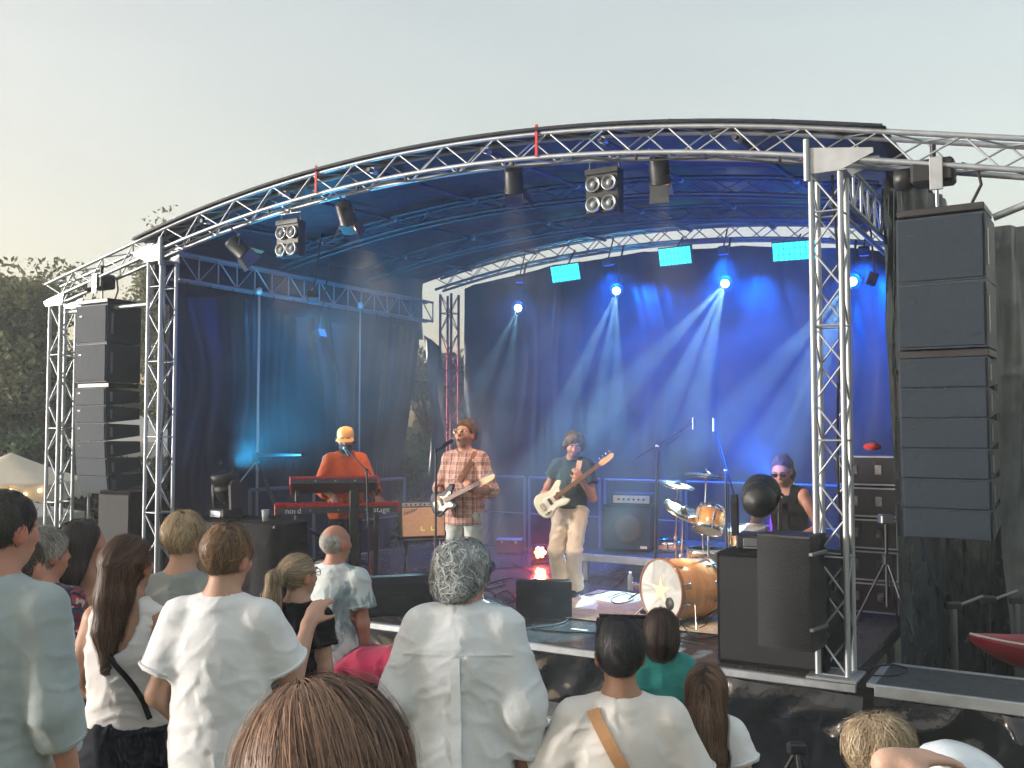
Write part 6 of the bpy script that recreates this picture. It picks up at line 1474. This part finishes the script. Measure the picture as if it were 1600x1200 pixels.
# rear floor case and round lamp left of the bass player
p = deck_at(795, 866); o = thing('tool_case', 'small reddish metal case on the stage floor behind the singer', 'case', (p.x, p.y, STG), R(-8)); redc = pm('maroon_case', (.12, .025, .03), .4, var=.2)
MB().box((0, .12, .10), (.36, .22, .19), .012).build('body', redc, o); MB().box((0, .12, .20), (.37, .23, .02), .006).build('lid', alu, o)
for sx in (-.1, .1): MB().box((sx, .006, .17), (.04, .01, .05), .002).build('latch', chrome, o)
p = deck_at(803, 858); o = thing('par_can', 'round black floor lamp standing behind the red case', 'stage light', (p.x + .05, p.y + .45, STG), R(20)); m = MB(); m.lathe([(0, .2), (.12, .19), (.16, .1), (.165, -.1), (.15, -.1), (.14, 0), (0, .05)], n=24, M=Matrix.Translation((0, 0, .24)) @ Matrix.Rotation(R(80), 4, 'X')); m.build('housing', blackp, o); MB().path([(-.18, 0, .24), (-.18, .02, .02), (.18, .02, .02), (.18, 0, .24)], .012, 6).build('yoke', blackm, o)
# ------------------------------------------------------------------ drums
shell = pm('maple_drum_shell', (.58, .28, .09), .28, var=.16, scale=5, aniso=(1, 1, 5), coat=.5); hoopw = pm('drum_hoop_wood', (.30, .12, .05), .35, var=.15, coat=.4)
skinw = pm('drum_head', (.78, .78, .75), .45, var=.06, col2=(.68, .70, .70), scale=3); brassc = pm('cymbal_bronze', (.62, .50, .34), .22, 1.0, var=.12, scale=20)
def drum(name, label, M, r_, dep, lugs, hoopm, headm=skinw, cat='drum'):
    """axis along local z, front head at +z"""
    o = thing(name, label, cat); o.matrix_world = M; h = dep / 2
    MB().lathe([(r_ * .985, -h), (r_ * .985, h), (r_ * .965, h), (r_ * .965, -h)], n=48).build('shell', shell, o)
    for sg in (-1, 1):
        MB().lathe([(r_ * 1.03, sg * (h - .03)), (r_ * 1.03, sg * (h + .012)), (r_ * .985, sg * (h + .012)), (r_ * .985, sg * (h - .03))], n=48).build('hoop', hoopm, o)
        MB().lathe([(0, sg * (h + .002)), (r_ * .985, sg * (h + .002))][::sg], n=48).build('drum_skin', headm, o)
    lug = MB().box((0, 0, 0), (.018, .022, .05), .006).mesh('lug', chrome)
    for i in range(lugs):
        a = 2 * math.pi * (i + .5) / lugs
        for sg in (-1, 1):
            obj('lug', lug, o, matrix=Matrix.Rotation(a, 4, 'Z') @ Matrix.Translation((r_ * 1.01, 0, sg * (h - .085 if dep > .2 else h * .25))))
            rod(o, 'tension_rod', (r_ * 1.045 * math.cos(a), r_ * 1.045 * math.sin(a), sg * (h + .015)), (r_ * 1.02 * math.cos(a), r_ * 1.02 * math.sin(a), sg * (h - .09 if dep > .2 else h * .25)), .004, chrome, 6)
    return o
bc = on_z(1066, 920, DECKZ + .30); axis = Vector((-.84, -.54, .02)).normalized()
Mb = axis.to_track_quat('Z', 'Y').to_matrix().to_4x4(); Mb.translation = bc
o = drum('bass_drum', 'large maple bass drum lying on its side with white front head', Mb, .285, .52, 10, hoopw)
star = []
for i in range(10): a = i * math.pi / 5 + .3; rr = .15 if i % 2 == 0 else .05; star.append((rr * math.cos(a), rr * math.sin(a)))
MB().prism(star, .2645, .2655, 'z').build('star_emblem', pm('faded_gold_print', (.66, .58, .38), .5, var=.15), o)
MB().lathe([(0, .268), (.055, .267), (.058, .262)], (.12, -.10, 0), 20).build('port_hole', blackp, o)
inv = Mb.inverted()
for sg in (-1, 1):
    a = inv @ (bc + Vector((.54 * sg * .27, -.84 * sg * .27, -.10)) + axis * .10); b = inv @ (bc + Vector((.54 * sg * .42, -.84 * sg * .42, -.288)) + axis * .22); rod(o, 'spur', a, b, .010, chrome)
def tilt(c, tx, ty, rz=0): return Matrix.Translation(c) @ Euler((tx, ty, rz)).to_matrix().to_4x4()
c = at(1109, 812, 9.0); drum('rack_tom', 'small maple tom mounted tilted above the bass drum', tilt(c, R(-20), R(16)), .135, .21, 6, chrome)
hw = st('tom_mount', 'chrome post carrying the small tom on the bass drum', 'drum hardware', 0, 0, 0); hw.matrix_world = Matrix.Identity(4); rod(hw, 'post', (c.x + .01, c.y + .12, bc.z + .27), (c.x + .01, c.y + .14, c.z), .012, chrome)
c = at(1104, 872, 9.45); c.z = DECKZ + .44; o = drum('floor_tom', 'maple floor tom standing behind the bass drum', tilt(c, 0, 0), .19, .36, 8, chrome)
for i in range(3): a = i * 2.09 + .5; rod(o, 'leg', (.21 * math.cos(a), .21 * math.sin(a), .05), (.225 * math.cos(a), .225 * math.sin(a), -.43), .008, chrome)
c = on_z(1049, 861, DECKZ + .335); c.z += .062; drum('spare_snare', 'pale snare drum lying on the riser behind the cymbals', tilt(c, 0, 0), .175, .11, 8, chrome)
c = at(1168, 838, 8.95); o = drum('snare_drum', 'snare drum in front of the drummer half hidden by the moving light', tilt(c, R(6), R(-8)), .175, .14, 8, chrome)
sn = thing('snare_stand', 'chrome stand under the snare drum', 'drum hardware', (c.x, c.y, STG)); hz = c.z - STG - .075
for i in range(3): a = i * 2.09; rod(sn, 'leg', (0, 0, .22), (.24 * math.cos(a), .24 * math.sin(a), .012), .009, chrome); rod(sn, 'basket_arm', (0, 0, hz - .12), (.17 * math.cos(a), .17 * math.sin(a), hz), .007, chrome)
rod(sn, 'post', (0, 0, .10), (0, 0, hz - .10), .012, chrome)
def cymbal(label, px, py, d, dia, tx, ty, base_dx=0, base_dy=.15):
    c = at(px, py, d); o = thing('cymbal_stand', label, 'cymbal', (c.x + base_dx, c.y + base_dy, STG)); h = c.z - STG
    r_ = dia / 2; M = Matrix.Translation((-base_dx, -base_dy, h)) @ Euler((tx, ty, 0)).to_matrix().to_4x4()
    m = MB(); m.lathe([(0, .026), (r_ * .10, .024), (r_ * .17, .012), (r_ * .22, .006), (r_ * .6, -.003), (r_, -.014), (r_, -.0155), (r_ * .6, -.005), (r_ * .2, .003), (0, .022)], n=48, M=M); m.build('cymbal', brassc, o)
    rod(o, 'tilter', (-base_dx, -base_dy, h - .05), M @ Vector((0, 0, .05)), .006, chrome, 6); rod(o, 'upper_tube', (0, 0, h * .55), (-base_dx, -base_dy, h - .04), .009, chrome); rod(o, 'lower_tube', (0, 0, .12), (0, 0, h * .57), .013, chrome)
    MB().lathe([(0, .03), (.022, .02), (.022, -.02), (0, -.03)], (0, 0, h * .56), 10).build('clutch', chrome, o)
    for i in range(3): a = i * 2.09 + px; rod(o, 'leg', (0, 0, .36), (.30 * math.cos(a), .30 * math.sin(a), .012), .009, chrome)
cymbal('flat ride cymbal on a tall chrome stand above the toms', 1103, 740, 9.2, .42, R(4), R(3))
cymbal('small crash cymbal on a stand left of the ride cymbal', 1059, 757, 9.5, .35, R(10), R(10))
cymbal('steeply tilted crash cymbal nearest the bass drum', 1068, 797, 9.1, .40, R(22), R(24))
# overhead microphones
def overhead(label, base, joint, micp, tail, d, stick):
    b = at(*base, d); b.z = STG; j = at(*joint, d); t = at(*micp, d); q = at(*tail, d); o = thing('microphone_stand', label, 'microphone stand', b)
    rod(o, 'pole', (0, 0, .10), j - b, .011, blackm); rod(o, 'boom', q - b, t - b, .008, blackm); MB().ball(tuple(j - b), .022).build('joint', steel, o); rod(o, 'microphone', t - b + Vector((0, 0, .05)), t - b + Vector((0, 0, -stick)), .012, steel, 10)
    for i in range(3): a = i * 2.09 + .3; rod(o, 'leg', (0, 0, .22), (.32 * math.cos(a), .32 * math.sin(a), .012), .009, blackm)
    pts = [t - b + Vector((0, 0, .05)), (t + j) / 2 - b + Vector((0, 0, -.05)), j - b + Vector((.02, 0, -.06)), Vector((.03, 0, .5)), Vector((.05, -.1, .02))]; MB().path(pts, .004, 5).build('cable', rubber, o)
overhead('overhead boom microphone stand left of the cymbals', (1022, 880), (1027, 697), (1083, 660), (994, 716), 9.9, .07)
overhead('tall overhead microphone stand right of the cymbals', (1136, 900), (1134, 735), (1115, 662), (1152, 790), 8.7, .07)
b = on_z(1012, 958, STG); o = thing('microphone_stand', 'short microphone stand in front of the bass drum', 'microphone stand', b); MB().lathe([(0, .02), (.07, .02), (.08, 0), (0, 0)], n=16).build('base', blackm, o)
rod(o, 'pole', (0, 0, .01), (.0, 0, .20), .010, blackm); rod(o, 'boom', (.14, .02, .16), (-.10, .05, .25), .007, blackm); m = MB(); m.tube((-.02, .05, .24), (-.14, .06, .26), .026, .034, 12); m.build('microphone', steel, o); MB().path([(-.02, .05, .24), (.02, .0, .10), (.05, -.05, .01), (.2, -.1, .006)], .004, 5).build('cable', rubber, o)
b = at(1185, 790, 8.6); b0 = Vector((b.x + .25, b.y + .25, STG)); o = thing('microphone_stand', 'vocal microphone on a boom in front of the drummer', 'microphone stand', b0); ml = at(1205, 762, 8.75) - b0; jl = Vector((0, 0, 1.02))
rod(o, 'pole', (0, 0, .02), jl, .011, blackm); rod(o, 'boom', jl, ml + Vector((.1, .05, -.02)), .008, blackm); MB().lathe([(0, .02), (.11, .015), (.12, 0), (0, 0)], n=16).build('base', blackm, o); mic_parts(o, ml, (.8, .3, -.5), .15)
# rug
q = [deck_at(*p) for p in ((885, 962), (1000, 985), (1130, 960), (1010, 918))]; m = MB(); c = sum(q, Vector()) / 4; ur, vr = uv_of(c)
o = st('drum_rug', 'cream patterned rug under the drum kit', 'rug', ur + .2, vr, .004); rugm = pattern_mat('rug_wool', [(0, (.50, .42, .28)), (.5, (.60, .53, .38)), (.8, (.42, .32, .2)), (.93, (.56, .5, .4))], 40, 'voronoi'); m.grid(lambda a, b: (-1.1 + 2.2 * a, -.75 + 1.6 * b, .006 + .004 * math.sin(a * 19) * math.sin(b * 13)), 24, 16); m.build('pile', rugm, o)
# ------------------------------------------------------------------ cables, pedals and odds on the floor
def cable(label, pts, r_=.006, mat=None, z=.012):
    w_ = [deck_at(*p) for p in pts]; ps = []
    for i in range(len(w_) - 1):
        p0, p1, p2, p3 = w_[max(i - 1, 0)], w_[i], w_[i + 1], w_[min(i + 2, len(w_) - 1)]
        for t in np.linspace(0, 1, 6, endpoint=False): ps.append(.5 * ((2 * p1) + (-p0 + p2) * t + (2 * p0 - 5 * p1 + 4 * p2 - p3) * t * t + (-p0 + 3 * p1 - 3 * p2 + p3) * t ** 3))
    ps = [Vector((p.x, p.y, DECKZ + z)) for p in ps]; o = MB().path(ps, r_, 6).build('cable', mat or rubber); tag(o, label, 'cable')
cable('black cable crossing the stage in front of the singer to the riser', [(600, 905), (680, 893), (770, 890), (860, 885), (930, 878), (985, 880)])
cable('black cable running from the floor monitor along the stage edge', [(893, 955), (880, 975), (820, 985), (800, 992), (760, 990), (720, 985)])
cable('black cable winding from the singer to the bass player', [(760, 915), (800, 905), (850, 912), (900, 900), (960, 905), (1000, 915)])
cable('black cable loop beside the middle floor monitor', [(770, 935), (790, 925), (805, 935), (790, 945), (772, 938), (750, 930)])
cable('black cable across the stage front behind the dark haired man', [(830, 985), (890, 990), (960, 992), (1040, 1000), (1110, 1010)], .008)
cable('black cable coil on the cream rug', [(950, 935), (975, 928), (990, 938), (965, 945), (955, 938), (980, 930), (1000, 940)])
cable('thin cable between the keyboards and the beige amplifier', [(560, 905), (600, 898), (640, 915), (690, 905), (740, 912)])
cable('black cable running forward past the left floor monitor', [(640, 895), (660, 925), (690, 935), (730, 930), (760, 945)])
cable('black cable ring lying on the right side deck', [(1350, 1050), (1390, 1043), (1418, 1050), (1400, 1060), (1360, 1060)], .006, None, .022)
def set_list(label, px, py, rot):
    p = deck_at(px, py); o = thing('set_list', label, 'paper', (p.x, p.y, STG + .002), rot); m = MB(); m.grid(lambda a, b: (-.105 + .21 * a, -.148 + .297 * b, .002 + .006 * math.sin(a * 3 + b * 2)), 6, 8); m.build('sheet', pm('paper', (.78, .77, .73), .8, var=.04), o)
set_list('white sheet of paper taped to the floor by the singer', 745, 940, R(15)); set_list('white sheet of paper lying in front of the bass player', 930, 950, R(-25))
cable('black cable snaking from the keyboard stand to the left monitor', [(575, 925), (600, 930), (585, 942), (620, 938), (655, 948), (690, 952)]); cable('black cable looping in front of the singer', [(735, 925), (765, 922), (790, 915), (780, 908), (755, 912), (770, 928), (800, 940)])
cable('black cable trailing from the bass player to the amplifier', [(915, 932), (950, 925), (975, 905), (960, 893), (985, 885)]); cable('tangled black cable under the bass drum', [(1010, 975), (1035, 982), (1060, 975), (1085, 985), (1105, 975), (1080, 968), (1055, 985)])
cable('black cable along the rear of the rug', [(1000, 925), (1030, 930), (1075, 990), (1100, 1000), (1130, 992)]); cable('grey cable in the middle of the stage floor', [(800, 880), (840, 898), (875, 893), (905, 905), (945, 912)], .005)
tapes = pm('gaffer_tape', (.55, .55, .50), .7, var=.08)
for lb, px, py, rz in (('pale strip of tape on the stage floor by the middle monitor', 790, 955, .4), ('pale strip of tape near the stage edge', 905, 985, -.5), ('pale strip of tape behind the middle monitor', 835, 905, 1.0)):
    p = deck_at(px, py); tag(MB().box((0, 0, .0015), (.16, .045, .002), 0).build('floor_tape', tapes, None, (p.x, p.y, STG), (0, 0, rz)), lb, 'tape')
def bottle(label, px, py):
    p = deck_at(px, py); o = thing('water_bottle', label, 'bottle', (p.x, p.y, STG)); MB().lathe([(0, .002), (.03, .002), (.033, .02), (.033, .15), (.015, .19), (.014, .20), (0, .20)], n=16).build('bottle', pm('clear_bottle', (.7, .8, .85), .08, var=.03, trans=.7), o); MB().lathe([(.016, .198), (.016, .216), (0, .216)], n=12).build('cap', white_pl, o)
bottle('clear water bottle standing by the beige amplifier', 700, 902); bottle('clear water bottle beside the riser', 985, 925)
def pedal(label, px, py, col, rot):
    p = deck_at(px, py); o = thing('effects_pedal', label, 'pedal', (p.x, p.y, STG), rot); c = pm('pedal_paint', col, .35, var=.1, coat=.3)
    MB().box((0, 0, .025), (.09, .13, .045), .008).build('enclosure', c, o); MB().lathe([(0, .065), (.012, .063), (.014, .048)], (0, -.035, 0), 10).build('footswitch', chrome, o)
    for sx in (-.025, .025): MB().lathe([(0, .066), (.010, .064), (.012, .048)], (sx, .035, 0), 10).build('knob', blackp, o)
for i, (lb, px, py, col) in enumerate((('red effects pedal on the floor by the left monitor', 690, 925, (.5, .03, .02)), ('black effects pedal beside the red pedal', 705, 928, (.03, .03, .035)), ('silver effects pedal in front of the singer', 722, 932, (.5, .5, .52)), ('second red effects pedal under the amplifier stand', 655, 912, (.55, .05, .03)), ('dark blue effects pedal near the keyboard stand', 612, 918, (.03, .06, .2)))): pedal(lb, px, py, col, R(20 * i - 30))
# rack of flight cases at the right
p = at(1384, 800, 9.1); u_, v_ = uv_of(p)
o = st('equipment_rack', 'tall stack of dark flight cases with pale metal edges behind the right tower', 'rack', u_ - .16, v_, .004); dk = pm('case_laminate', (.025, .022, .030), .4, var=.2)
for i in range(5):
    z0 = .05 + i * .30; c_ = MB().box((0, .25, z0 + .14), (.52, .5, .28), .006).build('case', dk, o)
    for z in (z0 + .008, z0 + .272): MB().box((0, -.004, z), (.53, .012, .016), .002).build('edge_profile', alu, c_)
    for x in (-.258, .258): MB().box((x, -.004, z0 + .14), (.014, .012, .25), .002).build('edge_profile', alu, c_)
    MB().box((-.12, -.004, z0 + .15), (.06, .012, .09), .002).build('latch', chrome, c_); MB().box((.10, -.004, z0 + .15), (.06, .012, .09), .002).build('latch', chrome, c_)
o = st('red_bag', 'small red bag lying on top of the flight case stack', 'bag', u_ - .14, v_ + .05, 1.56); m = MB(); m.ball((0, .12, .06), (.085, .08, .04), 14, 8); m.build('bag', fabric('red_nylon', (.5, .03, .03)), o); MB().path([(-.04, .1, .09), (-.02, .1, .115), (.02, .1, .115), (.04, .1, .09)], .006, 6).build('handle', blackp, o)
# black tripod near the right tower
b = deck_at(1405, 985); o = thing('tripod_stand', 'black tripod stand on the stage behind the right tower', 'stand', (b.x - .1, b.y, STG))
for i in range(3): a = i * 2.09 + .9; rod(o, 'leg', (0, 0, .62), (.30 * math.cos(a), .30 * math.sin(a), .012), .012, blackm)
rod(o, 'column', (0, 0, .2), (0, 0, .95), .016, blackm); MB().box((0, 0, .62), (.07, .07, .09), .01).build('hub', blackm, o); MB().box((0, 0, .98), (.12, .10, .08), .01).build('head', steel, o)
# tripod in front of the right skirt
b = at(1245, 1172, 5.35); o = thing('folded_tripod', 'black tripod legs standing before the skirt at bottom right', 'stand', (b.x, b.y, ground_z(b.y))); hz = b.z - ground_z(b.y)
for i in range(3): a = i * 2.09 + .5; rod(o, 'leg', (0, 0, hz), (.28 * math.cos(a), .28 * math.sin(a), .01), .012, blackm)
MB().box((0, 0, hz + .01), (.10, .06, .06), .01).build('hub', blackm, o)
# ------------------------------------------------------------------ behind and beside the stage
leafm = pm_col('leaves', rough=.6, spec=.3, var=.35, scale=1.2); bark = pm('bark', (.10, .075, .055), .9, var=.3, scale=12, bump=.8, bscale=30)
_t = leafm.node_tree; _b = _t.nodes['Principled BSDF']; _tr = _t.nodes.new('ShaderNodeBsdfTranslucent'); _mx = _t.nodes.new('ShaderNodeMixShader'); _mx.inputs[0].default_value = .45
_t.links.new(_b.inputs['Base Color'].links[0].from_socket, _tr.inputs[0]); _t.links.new(_b.outputs[0], _mx.inputs[1]); _t.links.new(_tr.outputs[0], _mx.inputs[2]); _t.links.new(_mx.outputs[0], _t.nodes['Material Output'].inputs[0])
def tree(label, x, y, H, rad, seed, n=9000, col=((.12, .13, .07), (.26, .26, .14)), leaf=.065, trunk=.35, name='tree', z0=None, low=.25):
    rg = np.random.default_rng(seed); zb = 0.0 if z0 is None else z0; o = thing(name, label, 'tree' if name == 'tree' else 'shrub', (x, y, zb)); m = MB(); tips = []
    m.path([(0, 0, -.1), (.05 * H * .1, .02, H * trunk), (rg.normal(0, .1), rg.normal(0, .1), H * .75)], [H * .026, H * .02, H * .006], 8)
    for i in range(int(14 + H * 2)):
        a = rg.random() * 6.28; t = low + (1 - low) * rg.random() ** .8; z = H * t; rr = rad * (1 - ((t - .55) / .55) ** 2 * .75) * (.45 + .6 * rg.random()); zs = H * (trunk * .6 + (t - low) * .55)
        e = Vector((math.cos(a) * rr, math.sin(a) * rr, z * .97)); s_ = Vector((0, 0, min(zs, H * .72))); mid = s_.lerp(e, .55) + Vector((0, 0, .05 * H)); m.path([s_, mid, e], [H * .010, H * .006, H * .002], 5); tips += [e, mid.lerp(e, .5)]
    m.build('trunk', bark, o)
    T = np.array([list(t) for t in tips]); ci = rg.integers(0, len(T), n); sp = np.clip(rg.normal(0, 1, (n, 3)), -1.5, 1.5) * np.array([rad * .17, rad * .17, H * .055]) * (.6 + .8 * rg.random((len(T), 1)))[ci]
    C = T[ci] + sp; C[:, 2] = np.maximum(C[:, 2], .05); d1 = rg.normal(0, 1, (n, 3)); d1 /= np.linalg.norm(d1, axis=1, keepdims=True); d2 = np.cross(d1, rg.normal(0, 1, (n, 3))); d2 /= np.linalg.norm(d2, axis=1, keepdims=True)
    s_ = leaf * (.6 + .8 * rg.random((n, 1))); V = np.stack([C - d1 * s_, C + d2 * s_ * .45, C + d1 * s_, C - d2 * s_ * .45], 1).reshape(-1, 3)
    cm = rg.random((n, 1)) * .6 + .4 * (rg.random((len(T), 1)))[ci]; c = np.array(col[0]) * (1 - cm) + np.array(col[1]) * cm
    cr = obj('crown', mesh_np('crown', V, np.arange(4 * n).reshape(-1, 4), leafm, False, np.repeat(c, 4, 0)), o); return o
def tx(px, d): return at(px, 672, d).x
tree('leafy tree at the far left edge behind the left speakers', tx(-10, 20), 20, 5.9, 2.3, 1, 42000)
tree('leafy tree just behind the left line array', tx(105, 22), 22, 5.9, 2.3, 2, 36000)
tree('tall thin tree peeping above the left end of the roof', tx(250, 26), 26, 8.2, 1.0, 3, 9000, trunk=.5, low=.5)
tree('tree behind the gap beside the red tower', tx(668, 23), 23, 4.6, 1.9, 4, 22000, ((.05, .06, .022), (.16, .13, .05)))
tree('bushy tree behind the gap right of the red tower', tx(740, 25), 25, 5.0, 2.0, 5, 20000)
tree('dark tree at the right edge behind the plastic sheet', tx(1640, 17), 17, 5.9, 2.0, 6, 24000)
tree('broad tree beyond the right edge behind the side deck', tx(1790, 15), 15, 5.0, 2.2, 7, 16000)
for i, (px, d, H, r_) in enumerate(((20, 17, 2.6, 1.2), (150, 18, 2.4, 1.3), (215, 17.5, 2.2, 1.1), (640, 20, 2.6, 1.5), (700, 19.5, 2.3, 1.4), (1600, 11.5, 1.3, .9), (1690, 10.5, 1.2, .9))):
    tree(['round shrub behind the left market tent', 'shrub seen between the left towers', 'shrub behind the front left tower', 'shrub filling the gap left of the red tower', 'shrub behind the white handrail', 'low shrub beyond the right side deck', 'low shrub at the right edge beyond the side deck'][i], tx(px, d), d, H, r_, 20 + i, 9000, ((.030, .06, .03), (.09, .13, .06)), .07, .2, 'shrub', low=.05)
# market tents with bulbs
tentm = pm('warm_tent_canvas', (.66, .58, .46), .8, var=.08, scale=3, bump=.2, bscale=8); tentw = pm('pale_tent_canvas', (.62, .58, .52), .8, var=.08, scale=3, bump=.2, bscale=8); tentb = pm('blue_grey_canvas', (.30, .38, .42), .8, var=.1)
bulbm = pm('warm_bulb', (1, .8, .5), .3, var=.01, emit=(1.0, .62, .25), estr=2.5)
def tent(label, px, d, W, D, eave, peak, mat, rot=0, bulbs=0):
    o = thing('market_tent', label, 'tent', (tx(px, d), d, 0), rot); m = MB(); h, k = W / 2, D / 2
    def canopy(a, b):
        x, y = (a - .5) * 2, (b - .5) * 2; r_ = max(abs(x), abs(y)); return (x * h, y * k, eave + (peak - eave) * (1 - r_) ** 1.25)
    m.grid(canopy, 16, 16); cn = m.build('canopy', mat, o); cn.modifiers.new('thickness', 'SOLIDIFY').thickness = .01
    m = MB()
    for (x0, y0, x1, y1) in ((-h, -k, h, -k), (h, -k, h, k), (h, k, -h, k), (-h, k, -h, -k)):
        m.grid(lambda a, b: (x0 + (x1 - x0) * a, y0 + (y1 - y0) * a + .015 * math.sin(a * 30), eave - .28 * b * (1 + .12 * math.sin(a * 40))), 24, 2)
    m.build('valance', mat, o)
    for sx in (-1, 1):
        for sy in (-1, 1): rod(o, 'pole', (sx * (h - .04), sy * (k - .04), 0), (sx * (h - .04), sy * (k - .04), eave), .022, alu)
    for i in range(bulbs):
        t = (i + .5) / bulbs; MB().ball((-h + W * t, -k - .06, eave - .06 - .08 * math.sin(t * math.pi * 3) ** 2), .032, 10, 8).build('bulb', bulbm, o)
    return o
tent('warm lit market tent with a row of round bulbs at the far left', 18, 15.5, 1.9, 2.0, 1.95, 2.42, tentm, R(6), 9)
tent('smaller pale market tent in front of the lit tent at the left edge', -30, 13.0, 1.9, 1.9, 1.62, 2.0, tentw, R(-8))
tent('pale market tent behind the front left tower', 206, 19, 2.0, 2.2, 2.55, 3.15, tentw, R(4))
# red canoe with a white strap at the right edge
c = at(1620, 1022, 7.7); o = thing('canoe', 'red canoe end with white strap behind the right side deck', 'canoe', (c.x + .9, c.y + .0, c.z - .24), R(-8)); redh = pm('red_hull', (.34, .012, .03), .35, var=.12, scale=4, coat=.3)
def hull(a, b):
    x = -1.35 + 2.7 * a; w_ = .34 * max(0, 1 - abs(x / 1.35) ** 2.6) ** .8 + .004; t = (b - .5) * math.pi; dep = .30 * max(.0, 1 - abs(x / 1.38) ** 3) ** .7
    return (x, math.sin(t) * w_, .30 + .06 * abs(x / 1.35) ** 3 - math.cos(t) * dep)
m = MB(); m.grid(hull, 40, 16); h_ = m.build('hull', redh, o); h_.modifiers.new('thickness', 'SOLIDIFY').thickness = .008
MB().path([(-1.35, 0, .36)] + [(x, -(.34 * max(0, 1 - abs(x / 1.35) ** 2.6) ** .8), .30 + .06 * abs(x / 1.35) ** 3) for x in np.linspace(-1.3, 1.3, 30)] + [(1.35, 0, .36)], .012, 6).build('gunwale', white_pl, o)
for x in (-.82,): MB().path([(x, -.30, .34), (x, -.30, .18), (x, -.20, .02), (x + .01, -.18, -.25)], .012, 6).build('strap', cablew, o)
for sx in (-.7, .7):
    MB().box((sx, 0, -.02 - (c.z - .24) / 2), (.06, .5, c.z - .24 - .04), .004).build('trestle', steel, o)
# pipes and stands beyond the side deck
for i, (px, py, d, h) in enumerate(((1490, 985, 8.6, .5), (1545, 975, 8.8, .6), (1588, 975, 9.0, .55))):
    p = at(px, py, d); o = thing('pipe_stand', ['grey pipe stand behind the canoe tip', 'dark pipe stand behind the middle of the canoe', 'rightmost grey pipe stand behind the canoe'][i], 'stand', (p.x, p.y, 0)); rod(o, 'pipe', (0, 0, 0), (0, 0, p.z + .2), .035 if i != 1 else .02, steel if i != 1 else blackm)
    MB().box((0, 0, p.z + .22), (.14, .08, .07), .015).build('clamp', blackm, o); rod(o, 'arm', (0, 0, p.z + .2), (.22, -.1, p.z + .32), .014, alu)
# ------------------------------------------------------------------ thin evening haze round the whole place
hz = MB(); hz.box((0, 14, 5.2), (64, 56, 12.6), 0); ha = bpy.data.materials.new('haze_air'); ha.use_nodes = True; t = ha.node_tree; t.nodes.clear()
ou = t.nodes.new('ShaderNodeOutputMaterial'); pv = t.nodes.new('ShaderNodeVolumePrincipled'); pv.inputs['Color'].default_value = (.88, .95, 1, 1); pv.inputs['Density'].default_value = .0042; pv.inputs['Anisotropy'].default_value = .1
t.links.new(pv.outputs[0], ou.inputs['Volume']); tag(hz.build('haze', ha), kind='stuff')
# ------------------------------------------------------------------ theatrical smoke filling the stage
sm = MB(); sm.box((SW / 2, 2.95, 2.0), (6.7, 4.7, 3.9), 0); hm = bpy.data.materials.new('smoke_air'); hm.use_nodes = True; t = hm.node_tree; t.nodes.clear()
ou = t.nodes.new('ShaderNodeOutputMaterial'); pv = t.nodes.new('ShaderNodeVolumePrincipled'); pv.inputs['Color'].default_value = (.80, .93, 1, 1); pv.inputs['Density'].default_value = .045
nz = t.nodes.new('ShaderNodeTexNoise'); nz.inputs['Scale'].default_value = 1.25; nz.inputs['Detail'].default_value = 2; nz.inputs['Distortion'].default_value = 1.2; tcs = t.nodes.new('ShaderNodeTexCoord'); t.links.new(tcs.outputs['Object'], nz.inputs['Vector'])
mr = t.nodes.new('ShaderNodeMapRange'); mr.inputs[1].default_value = .36; mr.inputs[2].default_value = .68; mr.inputs[3].default_value = .006; mr.inputs[4].default_value = .062; t.links.new(nz.outputs['Fac'], mr.inputs[0]); t.links.new(mr.outputs[0], pv.inputs['Density']); pv.inputs['Anisotropy'].default_value = .2
t.links.new(pv.outputs[0], ou.inputs['Volume'])
tag(sm.build('stage_smoke', hm, None, S(0, 0, 0), (0, 0, -TH)), kind='stuff')
